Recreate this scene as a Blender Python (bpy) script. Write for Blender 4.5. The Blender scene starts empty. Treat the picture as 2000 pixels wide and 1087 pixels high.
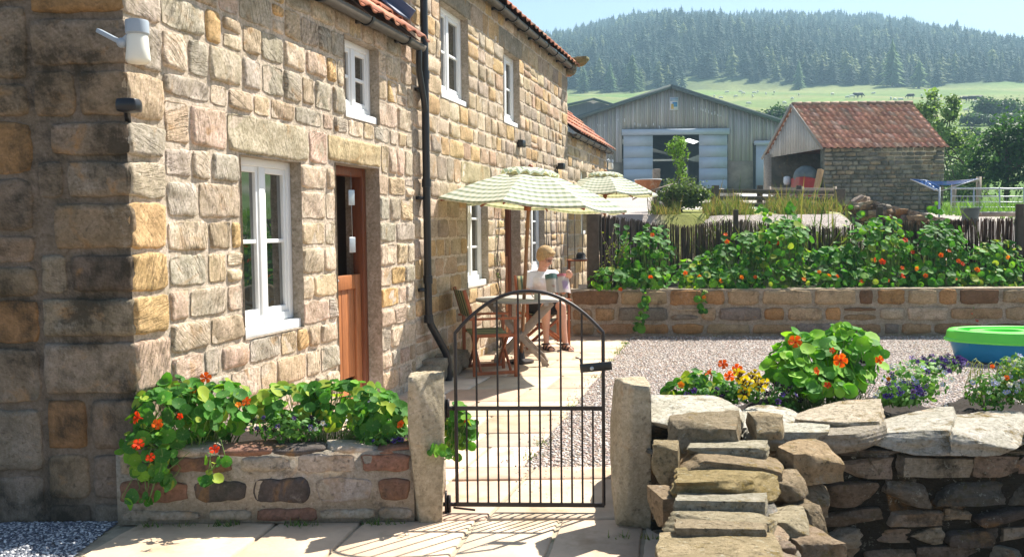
import bpy, math, random
import numpy as np
from mathutils import Vector, Matrix
RS = np.random.RandomState(11)
random.seed(5)
D2R = math.radians
scene = bpy.context.scene
COL = scene.collection

# ------------------------------------------------------------------ camera
F = 1740.0
PITCH = math.atan(98.5 / F)
ROLL = -0.010
CAMP = np.array([0.0, 0.0, 1.55])
CM = Matrix.Rotation(math.pi / 2 - PITCH, 3, 'X') @ Matrix.Rotation(ROLL, 3, 'Z')
cam_d = bpy.data.cameras.new('camera')
cam = bpy.data.objects.new('camera', cam_d)
COL.objects.link(cam)
cam.matrix_world = Matrix.Translation(Vector(CAMP)) @ CM.to_4x4()
cam_d.sensor_width = 36.0
cam_d.lens = 36.0 * F / 2000.0
cam_d.clip_end = 5000
cam_d.clip_start = 0.05
scene.camera = cam


def ray(px, py):
    v = CM @ Vector(((px - 1000) / F, -(py - 543.5) / F, -1.0))
    return np.array(v)


def at(px, py, Y):
    "world point seen at photo pixel (px, py) at the distance Y"
    r = ray(px, py)
    return CAMP + r * (Y / r[1])


def G(px, py, z=0.0):
    r = ray(px, py)
    return CAMP + r * ((z - CAMP[2]) / r[2])


# facade frame: corner C, direction FD, outward normal FN
C = np.array([-2.03, 4.75, 0.0])
r_ = ray(1480, 440)
FD = np.array([r_[0], r_[1], 0.0]); FD /= np.linalg.norm(FD)
FN = np.array([FD[1], -FD[0], 0.0])
UP = np.array([0.0, 0.0, 1.0])


def FS(px, py, t=0.0):
    "photo pixel -> (s, z) on the facade plane moved out by t"
    r = ray(px, py)
    k = (t + np.dot(C - CAMP, FN)) / np.dot(r, FN)
    p = CAMP + r * k
    return float(np.dot(p - C, FD)), float(p[2])


def FP(s, t, z):
    return C + FD * s + FN * t + UP * z


# ------------------------------------------------------------------ mesh builder
WORLD = {}


class MB:
    def __init__(self):
        self.V = []; self.L = []; self.S = []; self.C = []; self.Gv = []; self.n = 0; self.M = []

    def add(self, v, faces, col=(1, 1, 1), guv=None, mi=0):
        v = np.asarray(v, dtype=np.float64).reshape(-1, 3)
        m = len(v)
        if isinstance(faces, np.ndarray):
            fl = faces.reshape(-1) + self.n
            sz = np.full(len(faces), faces.shape[1], dtype=np.int32)
        else:
            sz = np.array([len(f) for f in faces], dtype=np.int32)
            fl = np.array([i for f in faces for i in f], dtype=np.int64) + self.n
        self.V.append(v); self.L.append(fl); self.S.append(sz)
        self.M.append(np.full(len(sz), mi, dtype=np.int32))
        c = np.asarray(col, dtype=np.float64)
        if c.ndim == 1: c = np.tile(c[:3], (m, 1))
        self.C.append(c[:, :3])
        if guv is None: guv = np.zeros((m, 3))
        else:
            guv = np.asarray(guv, dtype=np.float64)
            if guv.ndim == 1: guv = np.tile(guv, (m, 1))
        self.Gv.append(guv)
        self.n += m

    def build(self, name, mats, parent=None, smooth=False, bevel=0, shift=True, angle=None):
        if not isinstance(mats, (list, tuple)): mats = [mats]
        v = np.concatenate(self.V); l = np.concatenate(self.L).astype(np.int32)
        s = np.concatenate(self.S); c = np.concatenate(self.C); g = np.concatenate(self.Gv)
        mi = np.concatenate(self.M)
        org = np.zeros(3)
        if shift:
            lo = v.min(0); hi = v.max(0)
            org = np.array([(lo[0] + hi[0]) / 2, (lo[1] + hi[1]) / 2, lo[2]])
        me = bpy.data.meshes.new(name)
        me.vertices.add(len(v)); me.vertices.foreach_set('co', (v - org).astype(np.float32).ravel())
        me.loops.add(len(l)); me.loops.foreach_set('vertex_index', l)
        me.polygons.add(len(s))
        st = np.concatenate([[0], np.cumsum(s)[:-1]]).astype(np.int32)
        me.polygons.foreach_set('loop_start', st)
        me.polygons.foreach_set('material_index', mi)
        a = me.attributes.new('Col', 'FLOAT_COLOR', 'POINT')
        a.data.foreach_set('color', np.concatenate([c, np.ones((len(c), 1))], 1).astype(np.float32).ravel())
        a = me.attributes.new('guv', 'FLOAT_VECTOR', 'POINT')
        a.data.foreach_set('vector', g.astype(np.float32).ravel())
        for m in mats: me.materials.append(m)
        me.update(calc_edges=True)
        me.validate()
        if smooth:
            me.polygons.foreach_set('use_smooth', np.ones(len(me.polygons), dtype=bool))
            if angle is not None:
                try: me.set_sharp_from_angle(angle=D2R(angle))
                except Exception: pass
        o = bpy.data.objects.new(name, me)
        COL.objects.link(o)
        pw = WORLD.get(parent.name, np.zeros(3)) if parent else np.zeros(3)
        o.location = Vector(org - pw)
        if parent: o.parent = parent
        WORLD[o.name] = org
        if bevel:
            b = o.modifiers.new('Bevel', 'BEVEL'); b.width = bevel; b.segments = 2
            b.limit_method = 'ANGLE'; b.angle_limit = D2R(40)
        return o

    # -- primitives
    def box(self, c, size, R=None, col=(1, 1, 1), mi=0):
        "c centre, size full sizes, R 3x3 whose columns are the axes"
        h = np.array(size) / 2.0
        P = np.array([[x, y, z] for x in (-1, 1) for y in (-1, 1) for z in (-1, 1)]) * h
        g = P.copy()
        if R is not None: P = P @ np.asarray(R).T
        self.add(P + np.asarray(c), [(0, 1, 3, 2), (4, 6, 7, 5), (0, 4, 5, 1), (2, 3, 7, 6), (0, 2, 6, 4), (1, 5, 7, 3)], col, g, mi)

    def beam(self, a, b, w, h, up=(0, 0, 1), col=(1, 1, 1), mi=0):
        a = np.asarray(a, float); b = np.asarray(b, float)
        d = b - a; L = np.linalg.norm(d); d = d / L
        s = np.cross(d, up)
        if np.linalg.norm(s) < 1e-4: s = np.cross(d, (1, 0, 0))
        s /= np.linalg.norm(s); u = np.cross(s, d)
        self.box((a + b) / 2, (L, w, h), np.stack([d, s, u], 1), col, mi)

    def tube(self, pts, r, seg=8, col=(1, 1, 1), cap=True, mi=0):
        pts = np.asarray(pts, float); n = len(pts)
        r = np.full(n, r) if np.isscalar(r) else np.asarray(r)
        T = np.gradient(pts, axis=0); T /= np.linalg.norm(T, axis=1)[:, None] + 1e-12
        ref = np.array([0, 0, 1.0]) if abs(T[0][2]) < .9 else np.array([1.0, 0, 0])
        s = np.cross(T[0], ref); s /= np.linalg.norm(s)
        V = []
        an = np.linspace(0, 2 * math.pi, seg, endpoint=False)
        for i in range(n):
            s = s - T[i] * np.dot(s, T[i]); s /= np.linalg.norm(s)
            u = np.cross(T[i], s)
            V.append(pts[i] + r[i] * (np.cos(an)[:, None] * s + np.sin(an)[:, None] * u))
        V = np.concatenate(V)
        f = [(i * seg + j, i * seg + (j + 1) % seg, (i + 1) * seg + (j + 1) % seg, (i + 1) * seg + j) for i in range(n - 1) for j in range(seg)]
        if cap:
            f.append(tuple(range(seg))[::-1]); f.append(tuple((n - 1) * seg + j for j in range(seg)))
        self.add(V, f, col, None, mi)

    def lathe(self, prof, c=(0, 0, 0), seg=24, R=None, col=(1, 1, 1), mi=0, a0=0.0, a1=2 * math.pi):
        prof = np.asarray(prof, float)
        full = abs(a1 - a0 - 2 * math.pi) < 1e-6
        an = np.linspace(a0, a1, seg, endpoint=not full)
        V = np.stack([np.outer(prof[:, 0], np.cos(an)), np.outer(prof[:, 0], np.sin(an)), np.repeat(prof[:, 1][:, None], len(an), 1)], -1).reshape(-1, 3)
        if R is not None: V = V @ np.asarray(R).T
        k = len(an); f = []
        for i in range(len(prof) - 1):
            for j in range(k if full else k - 1):
                f.append((i * k + j, i * k + (j + 1) % k, (i + 1) * k + (j + 1) % k, (i + 1) * k + j))
        self.add(V + np.asarray(c), f, col, None, mi)

    def ell(self, c, r, R=None, seg=14, rings=9, col=(1, 1, 1), mi=0):
        th = np.linspace(0, math.pi, rings)
        an = np.linspace(0, 2 * math.pi, seg, endpoint=False)
        V = np.stack([np.outer(np.sin(th), np.cos(an)), np.outer(np.sin(th), np.sin(an)), np.repeat(np.cos(th)[:, None], seg, 1)], -1).reshape(-1, 3) * np.asarray(r)
        if R is not None: V = V @ np.asarray(R).T
        f = [(i * seg + j, (i + 1) * seg + j, (i + 1) * seg + (j + 1) % seg, i * seg + (j + 1) % seg) for i in range(rings - 1) for j in range(seg)]
        self.add(V + np.asarray(c), f, col, None, mi)

    def quad(self, a, b, c, d, col=(1, 1, 1), guv=None, mi=0):
        self.add([a, b, c, d], [(0, 1, 2, 3)], col, guv, mi)

    def prism(self, poly, a, b, col=(1, 1, 1), mi=0):
        "poly: list of 3D points (base) extruded by vector from a to b (offset vectors)"
        poly = np.asarray(poly, float); n = len(poly)
        V = np.concatenate([poly + np.asarray(a), poly + np.asarray(b)])
        f = [tuple(range(n))[::-1], tuple(range(n, 2 * n))] + [(i, (i + 1) % n, n + (i + 1) % n, n + i) for i in range(n)]
        self.add(V, f, col, None, mi)

    # -- rock: rounded noisy box, basis R columns
    def rock(self, c, size, R=None, col=(.4, .35, .25), n=9, rnd=.35, rough=.05, cuts=5, seed=None, groove=.3, flat=0.0):
        rs = np.random.RandomState(seed if seed is not None else RS.randint(1 << 30))
        F6 = ROCKF[n] if n in ROCKF else rockgrid(n)
        P, faces = F6
        Cb = P.copy()
        nr = Cb / np.linalg.norm(Cb, axis=1)[:, None]
        Q = Cb * (1 - rnd) + nr * rnd * 1.18
        for _ in range(cuts):
            d = rs.normal(size=3); d /= np.linalg.norm(d)
            off = rs.uniform(.72, 1.05)
            e = np.maximum(0, Q @ d - off)
            Q = Q - np.outer(e * .85, d)
        for k in range(5 if n < 14 else 9):
            w = rs.normal(size=3) * (1.6 * 1.6 ** k) * np.array([1, 1, 1.6]); ph = rs.uniform(0, 6.3)
            sn = np.sin(Q @ w + ph); sn = sn if k < 3 else np.sign(sn) * np.abs(sn) ** .6
            Q = Q + nr * (rough * .66 ** k * sn)[:, None]
        h = np.array(size) / 2.0
        W = Q * h
        ang = rs.uniform(0, math.pi)
        g = np.stack([W[:, 0] * math.cos(ang) + W[:, 2] * math.sin(ang) + rs.uniform(0, 9), W[:, 1] + W[:, 2] * .5 + rs.uniform(0, 9), np.full(len(W), groove)], 1)
        if R is not None: W = W @ np.asarray(R).T
        self.add(W + np.asarray(c), faces, col, g)


ROCKF = {}


def rockgrid(n):
    vs = {}; V = []; Fc = []
    def vid(p):
        k = tuple(np.round(p, 5))
        if k not in vs: vs[k] = len(V); V.append(p)
        return vs[k]
    t = np.linspace(-1, 1, n)
    t = np.sign(t) * (np.abs(t) ** .85)
    for ax in range(3):
        for sg in (-1, 1):
            for i in range(n - 1):
                for j in range(n - 1):
                    q = []
                    for (a, b) in ((t[i], t[j]), (t[i + 1], t[j]), (t[i + 1], t[j + 1]), (t[i], t[j + 1])):
                        p = [0, 0, 0]; p[ax] = sg; p[(ax + 1) % 3] = a; p[(ax + 2) % 3] = b
                        q.append(vid(p))
                    Fc.append(q if sg > 0 else q[::-1])
    ROCKF[n] = (np.array(V, float), np.array(Fc))
    return ROCKF[n]


def tag(o, label=None, cat=None, group=None, kind=None):
    if label: o['label'] = label
    if cat: o['category'] = cat
    if group: o['group'] = group
    if kind: o['kind'] = kind
    return o


def empty(name, loc, label, cat, group=None):
    o = bpy.data.objects.new(name, None); COL.objects.link(o)
    o.location = Vector(np.asarray(loc, float)); o.empty_display_size = .1
    WORLD[o.name] = np.asarray(loc, float)
    tag(o, label, cat, group)
    return o


def copy_tree(o, parent=None):
    c = o.copy(); COL.objects.link(c)
    if parent: c.parent = parent
    for ch in o.children: copy_tree(ch, c)
    return c


def rotz(a):
    return np.array([[math.cos(a), -math.sin(a), 0], [math.sin(a), math.cos(a), 0], [0, 0, 1]])


# ------------------------------------------------------------------ materials
class NT:
    def __init__(self, name):
        self.m = bpy.data.materials.new(name); self.m.use_nodes = True
        self.t = self.m.node_tree; self.t.nodes.clear()
        self.out = self.n('ShaderNodeOutputMaterial')

    def n(self, t, **kw):
        x = self.t.nodes.new(t)
        for k, v in kw.items():
            if k.startswith('_'): setattr(x, k[1:], v)
            else: x.inputs[k.replace('__', ' ')].default_value = v
        return x

    def l(self, a, b): self.t.links.new(a, b)

    def noise(self, vec, scale, detail=4, rough=.6, dist=0.0):
        x = self.n('ShaderNodeTexNoise'); x.inputs['Scale'].default_value = scale
        x.inputs['Detail'].default_value = detail; x.inputs['Roughness'].default_value = rough
        x.inputs['Distortion'].default_value = dist
        self.l(vec, x.inputs['Vector']); return x.outputs['Fac']

    def ramp(self, fac, a, b, ca=0.0, cb=1.0):
        x = self.n('ShaderNodeMapRange'); x.inputs['From Min'].default_value = a; x.inputs['From Max'].default_value = b
        x.inputs['To Min'].default_value = ca; x.inputs['To Max'].default_value = cb
        self.l(fac, x.inputs['Value']); return x.outputs['Result']

    def math(self, op, a, b=None, c=None):
        x = self.n('ShaderNodeMath', _operation=op)
        for i, v in enumerate((a, b, c)):
            if v is None: continue
            if isinstance(v, (int, float)): x.inputs[i].default_value = v
            else: self.l(v, x.inputs[i])
        return x.outputs[0]

    def mix(self, fac, a, b, bt='MIX'):
        x = self.n('ShaderNodeMix', _data_type='RGBA', _blend_type=bt)
        for i, v in ((0, fac), (6, a), (7, b)):
            if isinstance(v, (int, float)): x.inputs[i].default_value = v
            elif isinstance(v, (tuple, list)): x.inputs[i].default_value = (*v[:3], 1)
            else: self.l(v, x.inputs[i])
        return x.outputs[2]

    def attr(self, name):
        return self.n('ShaderNodeAttribute', _attribute_name=name)

    def bump(self, h, strength, dist, nrm=None):
        x = self.n('ShaderNodeBump'); x.inputs['Strength'].default_value = strength; x.inputs['Distance'].default_value = dist
        self.l(h, x.inputs['Height'])
        if nrm is not None: self.l(nrm, x.inputs['Normal'])
        return x.outputs[0]

    def principled(self, col, rough=.7, metal=0.0, spec=.4, nrm=None, transl=0.0, tcol=None):
        p = self.n('ShaderNodeBsdfPrincipled')
        for k, v in (('Base Color', col), ('Roughness', rough), ('Metallic', metal), ('Specular IOR Level', spec)):
            if isinstance(v, (int, float)): p.inputs[k].default_value = v
            elif isinstance(v, (tuple, list)): p.inputs[k].default_value = (*v[:3], 1)
            else: self.l(v, p.inputs[k])
        if nrm is not None: self.l(nrm, p.inputs['Normal'])
        o = p.outputs[0]
        if transl:
            t = self.n('ShaderNodeBsdfTranslucent')
            tc = tcol if tcol is not None else col
            if isinstance(tc, (tuple, list)): t.inputs['Color'].default_value = (*tc[:3], 1)
            else: self.l(tc, t.inputs['Color'])
            mx = self.n('ShaderNodeMixShader'); mx.inputs[0].default_value = transl
            self.l(o, mx.inputs[1]); self.l(t.outputs[0], mx.inputs[2]); o = mx.outputs[0]
        self.l(o, self.out.inputs['Surface'])
        return p


MATS = {}


def pmat(name, col=(.5, .5, .5), rough=.7, var=.15, scale=6.0, bump=.3, bscale=60.0, bdist=.003, attr=False, metal=0.0, spec=.35, transl=0.0, stain=None, stretch=None):
    if name in MATS: return MATS[name]
    T = NT(name)
    tc = T.n('ShaderNodeTexCoord').outputs['Object']
    if stretch:
        mp = T.n('ShaderNodeMapping'); mp.inputs['Scale'].default_value = stretch; T.l(tc, mp.inputs['Vector']); tc = mp.outputs[0]
    base = T.attr('Col').outputs['Color'] if attr else col
    n1 = T.noise(tc, scale, 5, .65)
    k = T.ramp(n1, .25, .75, 1 - var, 1 + var)
    cc = T.n('ShaderNodeCombineXYZ')
    for i in range(3): T.l(k, cc.inputs[i])
    c = T.mix(1.0, base, cc.outputs[0], 'MULTIPLY')
    if stain:
        n3 = T.noise(tc, stain[1], 6, .7)
        f = T.ramp(n3, stain[2], stain[2] + .12)
        c = T.mix(f, c, stain[0])
    nb = T.noise(tc, bscale, 4, .6)
    nr = T.bump(nb, bump, bdist) if bump else None
    T.principled(c, rough, metal, spec, nr, transl)
    MATS[name] = T.m
    return T.m


def stone_mat(name, groove=1.0, dark=None, moss=None, var=.3, bump=.7, gscale=55.0, bedding=0):
    T = NT(name)
    tc = T.n('ShaderNodeTexCoord').outputs['Object']
    base = T.attr('Col').outputs['Color']
    gv = T.attr('guv').outputs['Vector']
    sep = T.n('ShaderNodeSeparateXYZ'); T.l(gv, sep.inputs[0])
    n1 = T.noise(tc, 7.0, 6, .7)
    n2 = T.noise(tc, 45.0, 5, .7)
    k = T.math('MULTIPLY', T.ramp(n1, .25, .75, 1 - var, 1 + var), T.ramp(n2, .3, .7, 1 - var * .9, 1 + var * .9))
    cc = T.n('ShaderNodeCombineXYZ')
    T.l(k, cc.inputs[0]); T.l(k, cc.inputs[1]); T.l(T.math('POWER', k, 1.2), cc.inputs[2])
    c = T.mix(1.0, base, cc.outputs[0], 'MULTIPLY')
    # iron staining inside the stones
    n5 = T.noise(tc, 4.3, 4, .6, 1.0)
    st = T.math('MULTIPLY', T.ramp(n5, .58, .72), T.math('GREATER_THAN', sep.outputs[2], .05))
    c = T.mix(T.math('MULTIPLY', st, .55), c, (.42, .22, .07))
    nw = T.noise(tc, 3.1, 6, .75)
    c = T.mix(T.math('MULTIPLY', T.ramp(nw, .60, .70), .35), c, (.62, .57, .47))
    if dark:
        nd = T.noise(tc, dark[1], 7, .75)
        f = T.ramp(nd, dark[2], dark[2] + .13)
        c = T.mix(T.math('MULTIPLY', f, dark[3]), c, dark[0])
    if moss:
        nm = T.noise(tc, moss[1], 7, .8)
        geo = T.n('ShaderNodeNewGeometry'); sn = T.n('ShaderNodeSeparateXYZ'); T.l(geo.outputs['Normal'], sn.inputs[0])
        f = T.math('MULTIPLY', T.ramp(nm, moss[2], moss[2] + .1), T.ramp(sn.outputs[2], -.1, .6))
        c = T.mix(f, c, moss[0])
        # pale lichen spots
        nl = T.noise(tc, 22.0, 5, .8)
        c = T.mix(T.math('MULTIPLY', T.ramp(nl, .60, .66), .55), c, (.46, .46, .38))
        nk = T.noise(tc, 34.0, 6, .8)
        c = T.mix(T.math('MULTIPLY', T.ramp(nk, .60, .66), .75), c, (.045, .042, .035))
    # tooling marks: short slanting pick strokes, with grime sitting in them
    mp = T.n('ShaderNodeMapping'); mp.inputs['Scale'].default_value = (gscale, gscale * .14, 1); T.l(gv, mp.inputs['Vector'])
    w = T.noise(mp.outputs[0], 1.0, 3, .6, .6)
    zone = T.ramp(T.noise(tc, 3.5, 3, .5), .38, .58)
    cut = T.math('MULTIPLY', T.ramp(w, .50, .36), T.math('MULTIPLY', sep.outputs[2], zone))
    b1 = T.bump(T.math('MULTIPLY', cut, -1.0), groove, .014)
    c = T.mix(T.math('MULTIPLY', cut, .30 * groove), c, (.13, .105, .075))
    if bedding:
        mp2 = T.n('ShaderNodeMapping'); mp2.inputs['Scale'].default_value = (1, 1, bedding); mp2.inputs['Rotation'].default_value = (.12, .08, 0); T.l(tc, mp2.inputs['Vector'])
        bd = T.noise(mp2.outputs[0], 9.0, 8, .7, .4)
        b1 = T.bump(bd, .9, .022, b1)
    n3 = T.noise(tc, 26.0, 8, .8)
    b2 = T.bump(n3, bump, .012, b1)
    n4 = T.noise(tc, 130.0, 4, .75)
    n6 = T.noise(tc, 42.0, 5, .85); pit = T.ramp(n6, .34, .42)
    c = T.mix(T.math('MULTIPLY', T.ramp(n6, .43, .34), .55), c, (.12, .095, .065))
    b3 = T.bump(T.math('ADD', n4, T.math('MULTIPLY', pit, 1.6)), bump, .006, b2)
    T.principled(c, .92, 0, .15, b3)
    MATS[name] = T.m
    return T.m


def leaf_mat(name, transl=.35, rough=.45, veins=True, spec=.35):
    T = NT(name)
    base = T.attr('Col').outputs['Color']
    gv = T.attr('guv').outputs['Vector']
    c = base
    if veins:
        sep = T.n('ShaderNodeSeparateXYZ'); T.l(gv, sep.inputs[0])
        r = T.math('SQRT', T.math('ADD', T.math('POWER', sep.outputs[0], 2), T.math('POWER', sep.outputs[1], 2)))
        an = T.math('ARCTAN2', sep.outputs[1], sep.outputs[0])
        v = T.math('ABSOLUTE', T.math('SINE', T.math('MULTIPLY', an, 4.5)))
        f = T.math('MULTIPLY', T.ramp(v, .16, .0), .35)
        f = T.math('MAXIMUM', f, T.ramp(r, .16, .05, 0, .6))
        c = T.mix(f, base, (.32, .42, .16))
    tc = T.mix(1.0, c, (1.5, 1.6, .6), 'MULTIPLY')
    T.principled(c, rough, 0, spec, None, transl, tc)
    MATS[name] = T.m
    return T.m
M = {}
M['cottage'] = stone_mat('cottage_sandstone', 1.0, var=.38, dark=((.15, .13, .10), 5.5, .60, .5))
M['house2'] = stone_mat('coursed_sandstone', .35, var=.36, dark=((.16, .13, .09), 4.0, .58, .5), bump=.5)
M['shadewall'] = stone_mat('weathered_shade_toned_sandstone', .35, dark=((.035, .031, .022), 2.8, .47, .82), bump=.6)  # soot and weathering, strengthened to paint in the end wall's shade
M['bedwall'] = stone_mat('bed_wall_stone', .2, dark=((.07, .05, .035), 5.0, .56, .6))
M['planter'] = stone_mat('planter_stone', .35, dark=((.05, .05, .045), 5.0, .56, .75))
M['drystone'] = stone_mat('dry_stone', .25, dark=((.04, .038, .03), 4.5, .52, .8), moss=((.12, .10, .03), 8.0, .55), bump=1.0, bedding=5)
M['coping'] = stone_mat('coping_stone', .25, dark=((.08, .07, .055), 5.5, .56, .75), moss=((.19, .13, .03), 5.0, .53), bump=1.0, bedding=4)
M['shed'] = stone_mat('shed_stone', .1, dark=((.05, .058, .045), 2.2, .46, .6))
M['post'] = stone_mat('gatepost_stone', .35, dark=((.2, .13, .06), 4.0, .6, .5), bump=.6)
M['white'] = pmat('white_paint', (.80, .80, .78), .45, .05, 5, .15, 80, .001)
M['galv'] = pmat('galvanised_metal', (.45, .48, .5), .45, .15, 9, .1, 60, .001, metal=.6)
M['black'] = pmat('black_plastic', (.012, .012, .014), .35, .15, 9, .1, 60, .001, spec=.5)
M['blackiron'] = pmat('dark_iron', (.035, .028, .026), .45, .25, 15, .3, 120, .001, metal=.3, spec=.5)
M['teak'] = pmat('teak_wood', (.33, .10, .035), .5, .3, 14, .3, 90, .001, stretch=(1, 1, 1))
M['greywood'] = pmat('weathered_wood', (.33, .27, .21), .75, .3, 14, .5, 90, .002)
M['tabletop'] = pmat('table_top_wood', (.36, .33, .30), .7, .2, 18, .4, 60, .001)
M['doorwood'] = pmat('door_wood', (.36, .135, .05), .45, .3, 10, .3, 60, .001, stretch=(6, 6, .6))
M['doorframe'] = pmat('door_frame_wood', (.17, .055, .022), .45, .3, 10, .3, 60, .001, stretch=(6, 6, .6))
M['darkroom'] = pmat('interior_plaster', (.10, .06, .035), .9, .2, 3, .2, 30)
M['reveal'] = pmat('render_reveal', (.36, .30, .24), .9, .15, 5, .4, 60)
M['tile'] = pmat('pantile', (.50, .20, .11), .8, .35, 7, .4, 60, .003, attr=True)
M['slate'] = pmat('lead_flashing', (.10, .13, .20), .5, .25, 5, .2, 30)
M['gutter'] = pmat('cast_gutter', (.10, .085, .07), .55, .35, 9, .3, 50)
M['cream'] = pmat('cream_plastic', (.78, .76, .66), .35, .04, 5, .0)
M['greycap'] = pmat('grey_plastic', (.34, .39, .44), .4, .08, 5, .0)
M['flag'] = pmat('flagstone', (.5, .42, .3), .85, .24, 3.5, .6, 24, .005, attr=True, stain=((.38, .27, .17), 1.4, .55))
M['joint'] = pmat('paving_joint', (.38, .32, .23), .95, .3, 9, .5, 60, stain=((.12, .14, .06), 6, .58))
M['soil'] = pmat('soil', (.022, .015, .010), .98, .4, 12, 1.0, 40, .01)
M['leaf'] = leaf_mat('nasturtium_leaf', .36, .62, spec=.16)
M['leaf_small'] = leaf_mat('small_leaf', .35, .55, veins=False, spec=.2)
M['needle'] = leaf_mat('conifer_needle', .08, .8, veins=False, spec=.08)
M['petal'] = leaf_mat('petal', .3, .6, veins=False, spec=.15)
M['stem'] = pmat('plant_stem', (.16, .26, .06), .6, .2, 20, 0)
M['bark'] = pmat('bark', (.13, .10, .07), .95, .3, 12, .8, 30, .01)
M['oldwood'] = pmat('old_fence_wood', (.085, .068, .052), .9, .35, 12, .6, 60, .004)
M['palewood'] = pmat('raw_timber', (.40, .25, .12), .8, .25, 10, .4, 60)
M['brush'] = pmat('brushwood', (.12, .085, .06), .9, .3, 12, .4, 60, .003, attr=True)
M['barnboard'] = pmat('barn_board', (.3, .3, .27), .9, .25, 1.0, .3, 9, .01, attr=True, stretch=(3, 3, .25))
M['barndoor'] = pmat('barn_door_sheet', (.44, .50, .57), .7, .10, 1.0, .1, 5, .002)
M['barnroof'] = pmat('barn_roof_sheet', (.10, .13, .13), .8, .2, 1.0, .2, 5)
M['barnfloor'] = pmat('barn_floor', (.12, .10, .08), .9, .3, 1.0, .2, 5)
M['redmetal'] = pmat('red_machine_paint', (.35, .03, .02), .45, .2, 6, .1, 50)
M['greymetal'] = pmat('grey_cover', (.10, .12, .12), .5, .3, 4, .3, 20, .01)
M['rust'] = pmat('rusty_metal', (.42, .17, .08), .8, .35, 6, .4, 40, .003, stain=((.55, .42, .30), 5, .55))
M['blueplastic'] = pmat('blue_plastic', (.02, .24, .48), .35, .08, 3, .08, 6, .004, spec=.5)
M['greenplastic'] = pmat('green_plastic', (.15, .74, .07), .35, .08, 3, .08, 6, .004, spec=.5)
M['blueline'] = pmat('blue_line', (.03, .14, .45), .5, .1, 3, 0)
M['wool'] = pmat('wool', (.7, .68, .6), .95, .1, 3, 0)
M['cowhide'] = pmat('cow_hide', (.025, .02, .02), .7, .2, 3, 0)
M['skin'] = pmat('skin', (.60, .33, .235), .5, .10, 9, .1, 120, .001)
M['hair'] = pmat('blonde_hair', (.50, .34, .17), .75, .45, 28, 1.0, 60, .012, stretch=(3, 3, .8), spec=.2)
M['shirt'] = pmat('white_cotton', (.80, .80, .82), .85, .04, 6, .35, 25, .006)
M['shorts'] = pmat('black_cotton', (.016, .016, .02), .85, .2, 6, .3, 25, .004)
M['leather'] = pmat('brown_leather', (.06, .028, .022), .5, .2, 9, .2, 60)
M['lips'] = pmat('lips', (.42, .12, .10), .5, .05, 9, 0)
M['eyewhite'] = pmat('glasses_metal', (.05, .03, .03), .3, .05, 9, 0)
M['paper'] = pmat('magazine_paper', (.62, .56, .50), .55, .1, 20, 0, attr=True)
M['mug'] = pmat('mug_glaze', (.68, .66, .52), .25, .04, 9, 0)
M['tarmac'] = pmat('yard_surface', (.40, .35, .30), .95, .12, 1.2, .4, 20, .01)
M['straw'] = leaf_mat('dry_grass', .3, .8, veins=False, spec=.1)
M['paleboard'] = pmat('gable_board', (.32, .31, .28), .85, .12, 3, .3, 20, .003, attr=True)
M['whitestuff'] = pmat('white_sheet', (.65, .66, .66), .7, .1, 4, 0)

def sign_mat():
    T = NT('plain_sign'); base = T.attr('Col').outputs['Color']
    T.principled(base, .6); return T.m
M['sign'] = sign_mat()

def glass_mat(name, tint=(.012, .016, .014)):
    T = NT(name)
    tc = T.n('ShaderNodeTexCoord').outputs['Object']
    nb = T.noise(tc, 2.2, 2, .5)
    p = T.principled(tint, .02, 0, .9, T.bump(nb, .25, .02))
    p.inputs['IOR'].default_value = 2.2
    return T.m
M['glass'] = glass_mat('window_glass')

def gravel_mat(name, cols, scale, dark=1.0):
    T = NT(name)
    tc = T.n('ShaderNodeTexCoord').outputs['Object']
    mp = T.n('ShaderNodeMapping'); mp.inputs['Scale'].default_value = (1, .8, 1); T.l(tc, mp.inputs['Vector'])
    nd = T.n('ShaderNodeTexNoise'); nd.inputs['Scale'].default_value = 30; T.l(mp.outputs[0], nd.inputs['Vector'])
    vm = T.n('ShaderNodeVectorMath', _operation='MULTIPLY_ADD'); T.l(nd.outputs['Color'], vm.inputs[0]); vm.inputs[1].default_value = (.02,) * 3; T.l(mp.outputs[0], vm.inputs[2])
    v = T.n('ShaderNodeTexVoronoi', _feature='F1'); v.inputs['Scale'].default_value = scale; T.l(vm.outputs[0], v.inputs['Vector'])
    cr = T.n('ShaderNodeValToRGB'); el = cr.color_ramp
    el.interpolation = 'CONSTANT'
    while len(el.elements) < len(cols): el.elements.new(.5)
    for i, c in enumerate(cols):
        el.elements[i].position = i / len(cols); el.elements[i].color = (*c, 1)
    sp = T.n('ShaderNodeSeparateColor'); T.l(v.outputs['Color'], sp.inputs[0]); T.l(sp.outputs[0], cr.inputs[0])
    h = T.ramp(v.outputs['Distance'], 0, .75, 1, 0)
    c = T.mix(T.ramp(v.outputs['Distance'], .42, .62), cr.outputs[0], (.10 * dark, .085 * dark, .07 * dark))
    big = T.noise(tc, 1.1, 3, .6)
    cc = T.n('ShaderNodeCombineXYZ'); k = T.ramp(big, .3, .7, .85, 1.1)
    for i in range(3): T.l(k, cc.inputs[i])
    c = T.mix(1.0, c, cc.outputs[0], 'MULTIPLY')
    T.principled(c, .75, 0, .3, T.bump(h, 1.0, .012))
    return T.m
GCOLS = [(.36, .28, .23), (.52, .42, .36), (.27, .22, .20), (.60, .54, .48), (.44, .30, .25), (.34, .31, .30), (.66, .60, .55), (.38, .28, .20)]
M['gravel'] = gravel_mat('pea_gravel', GCOLS, 62)
M['slategravel'] = gravel_mat('slate_gravel', [(.12, .13, .16), (.22, .23, .27), (.40, .40, .42), (.08, .09, .11), (.17, .16, .17), (.27, .29, .34)], 48, .5)
M['pebble'] = pmat('pebble', (.5, .4, .3), .75, .12, 30, .2, 90, .002, attr=True)

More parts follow.
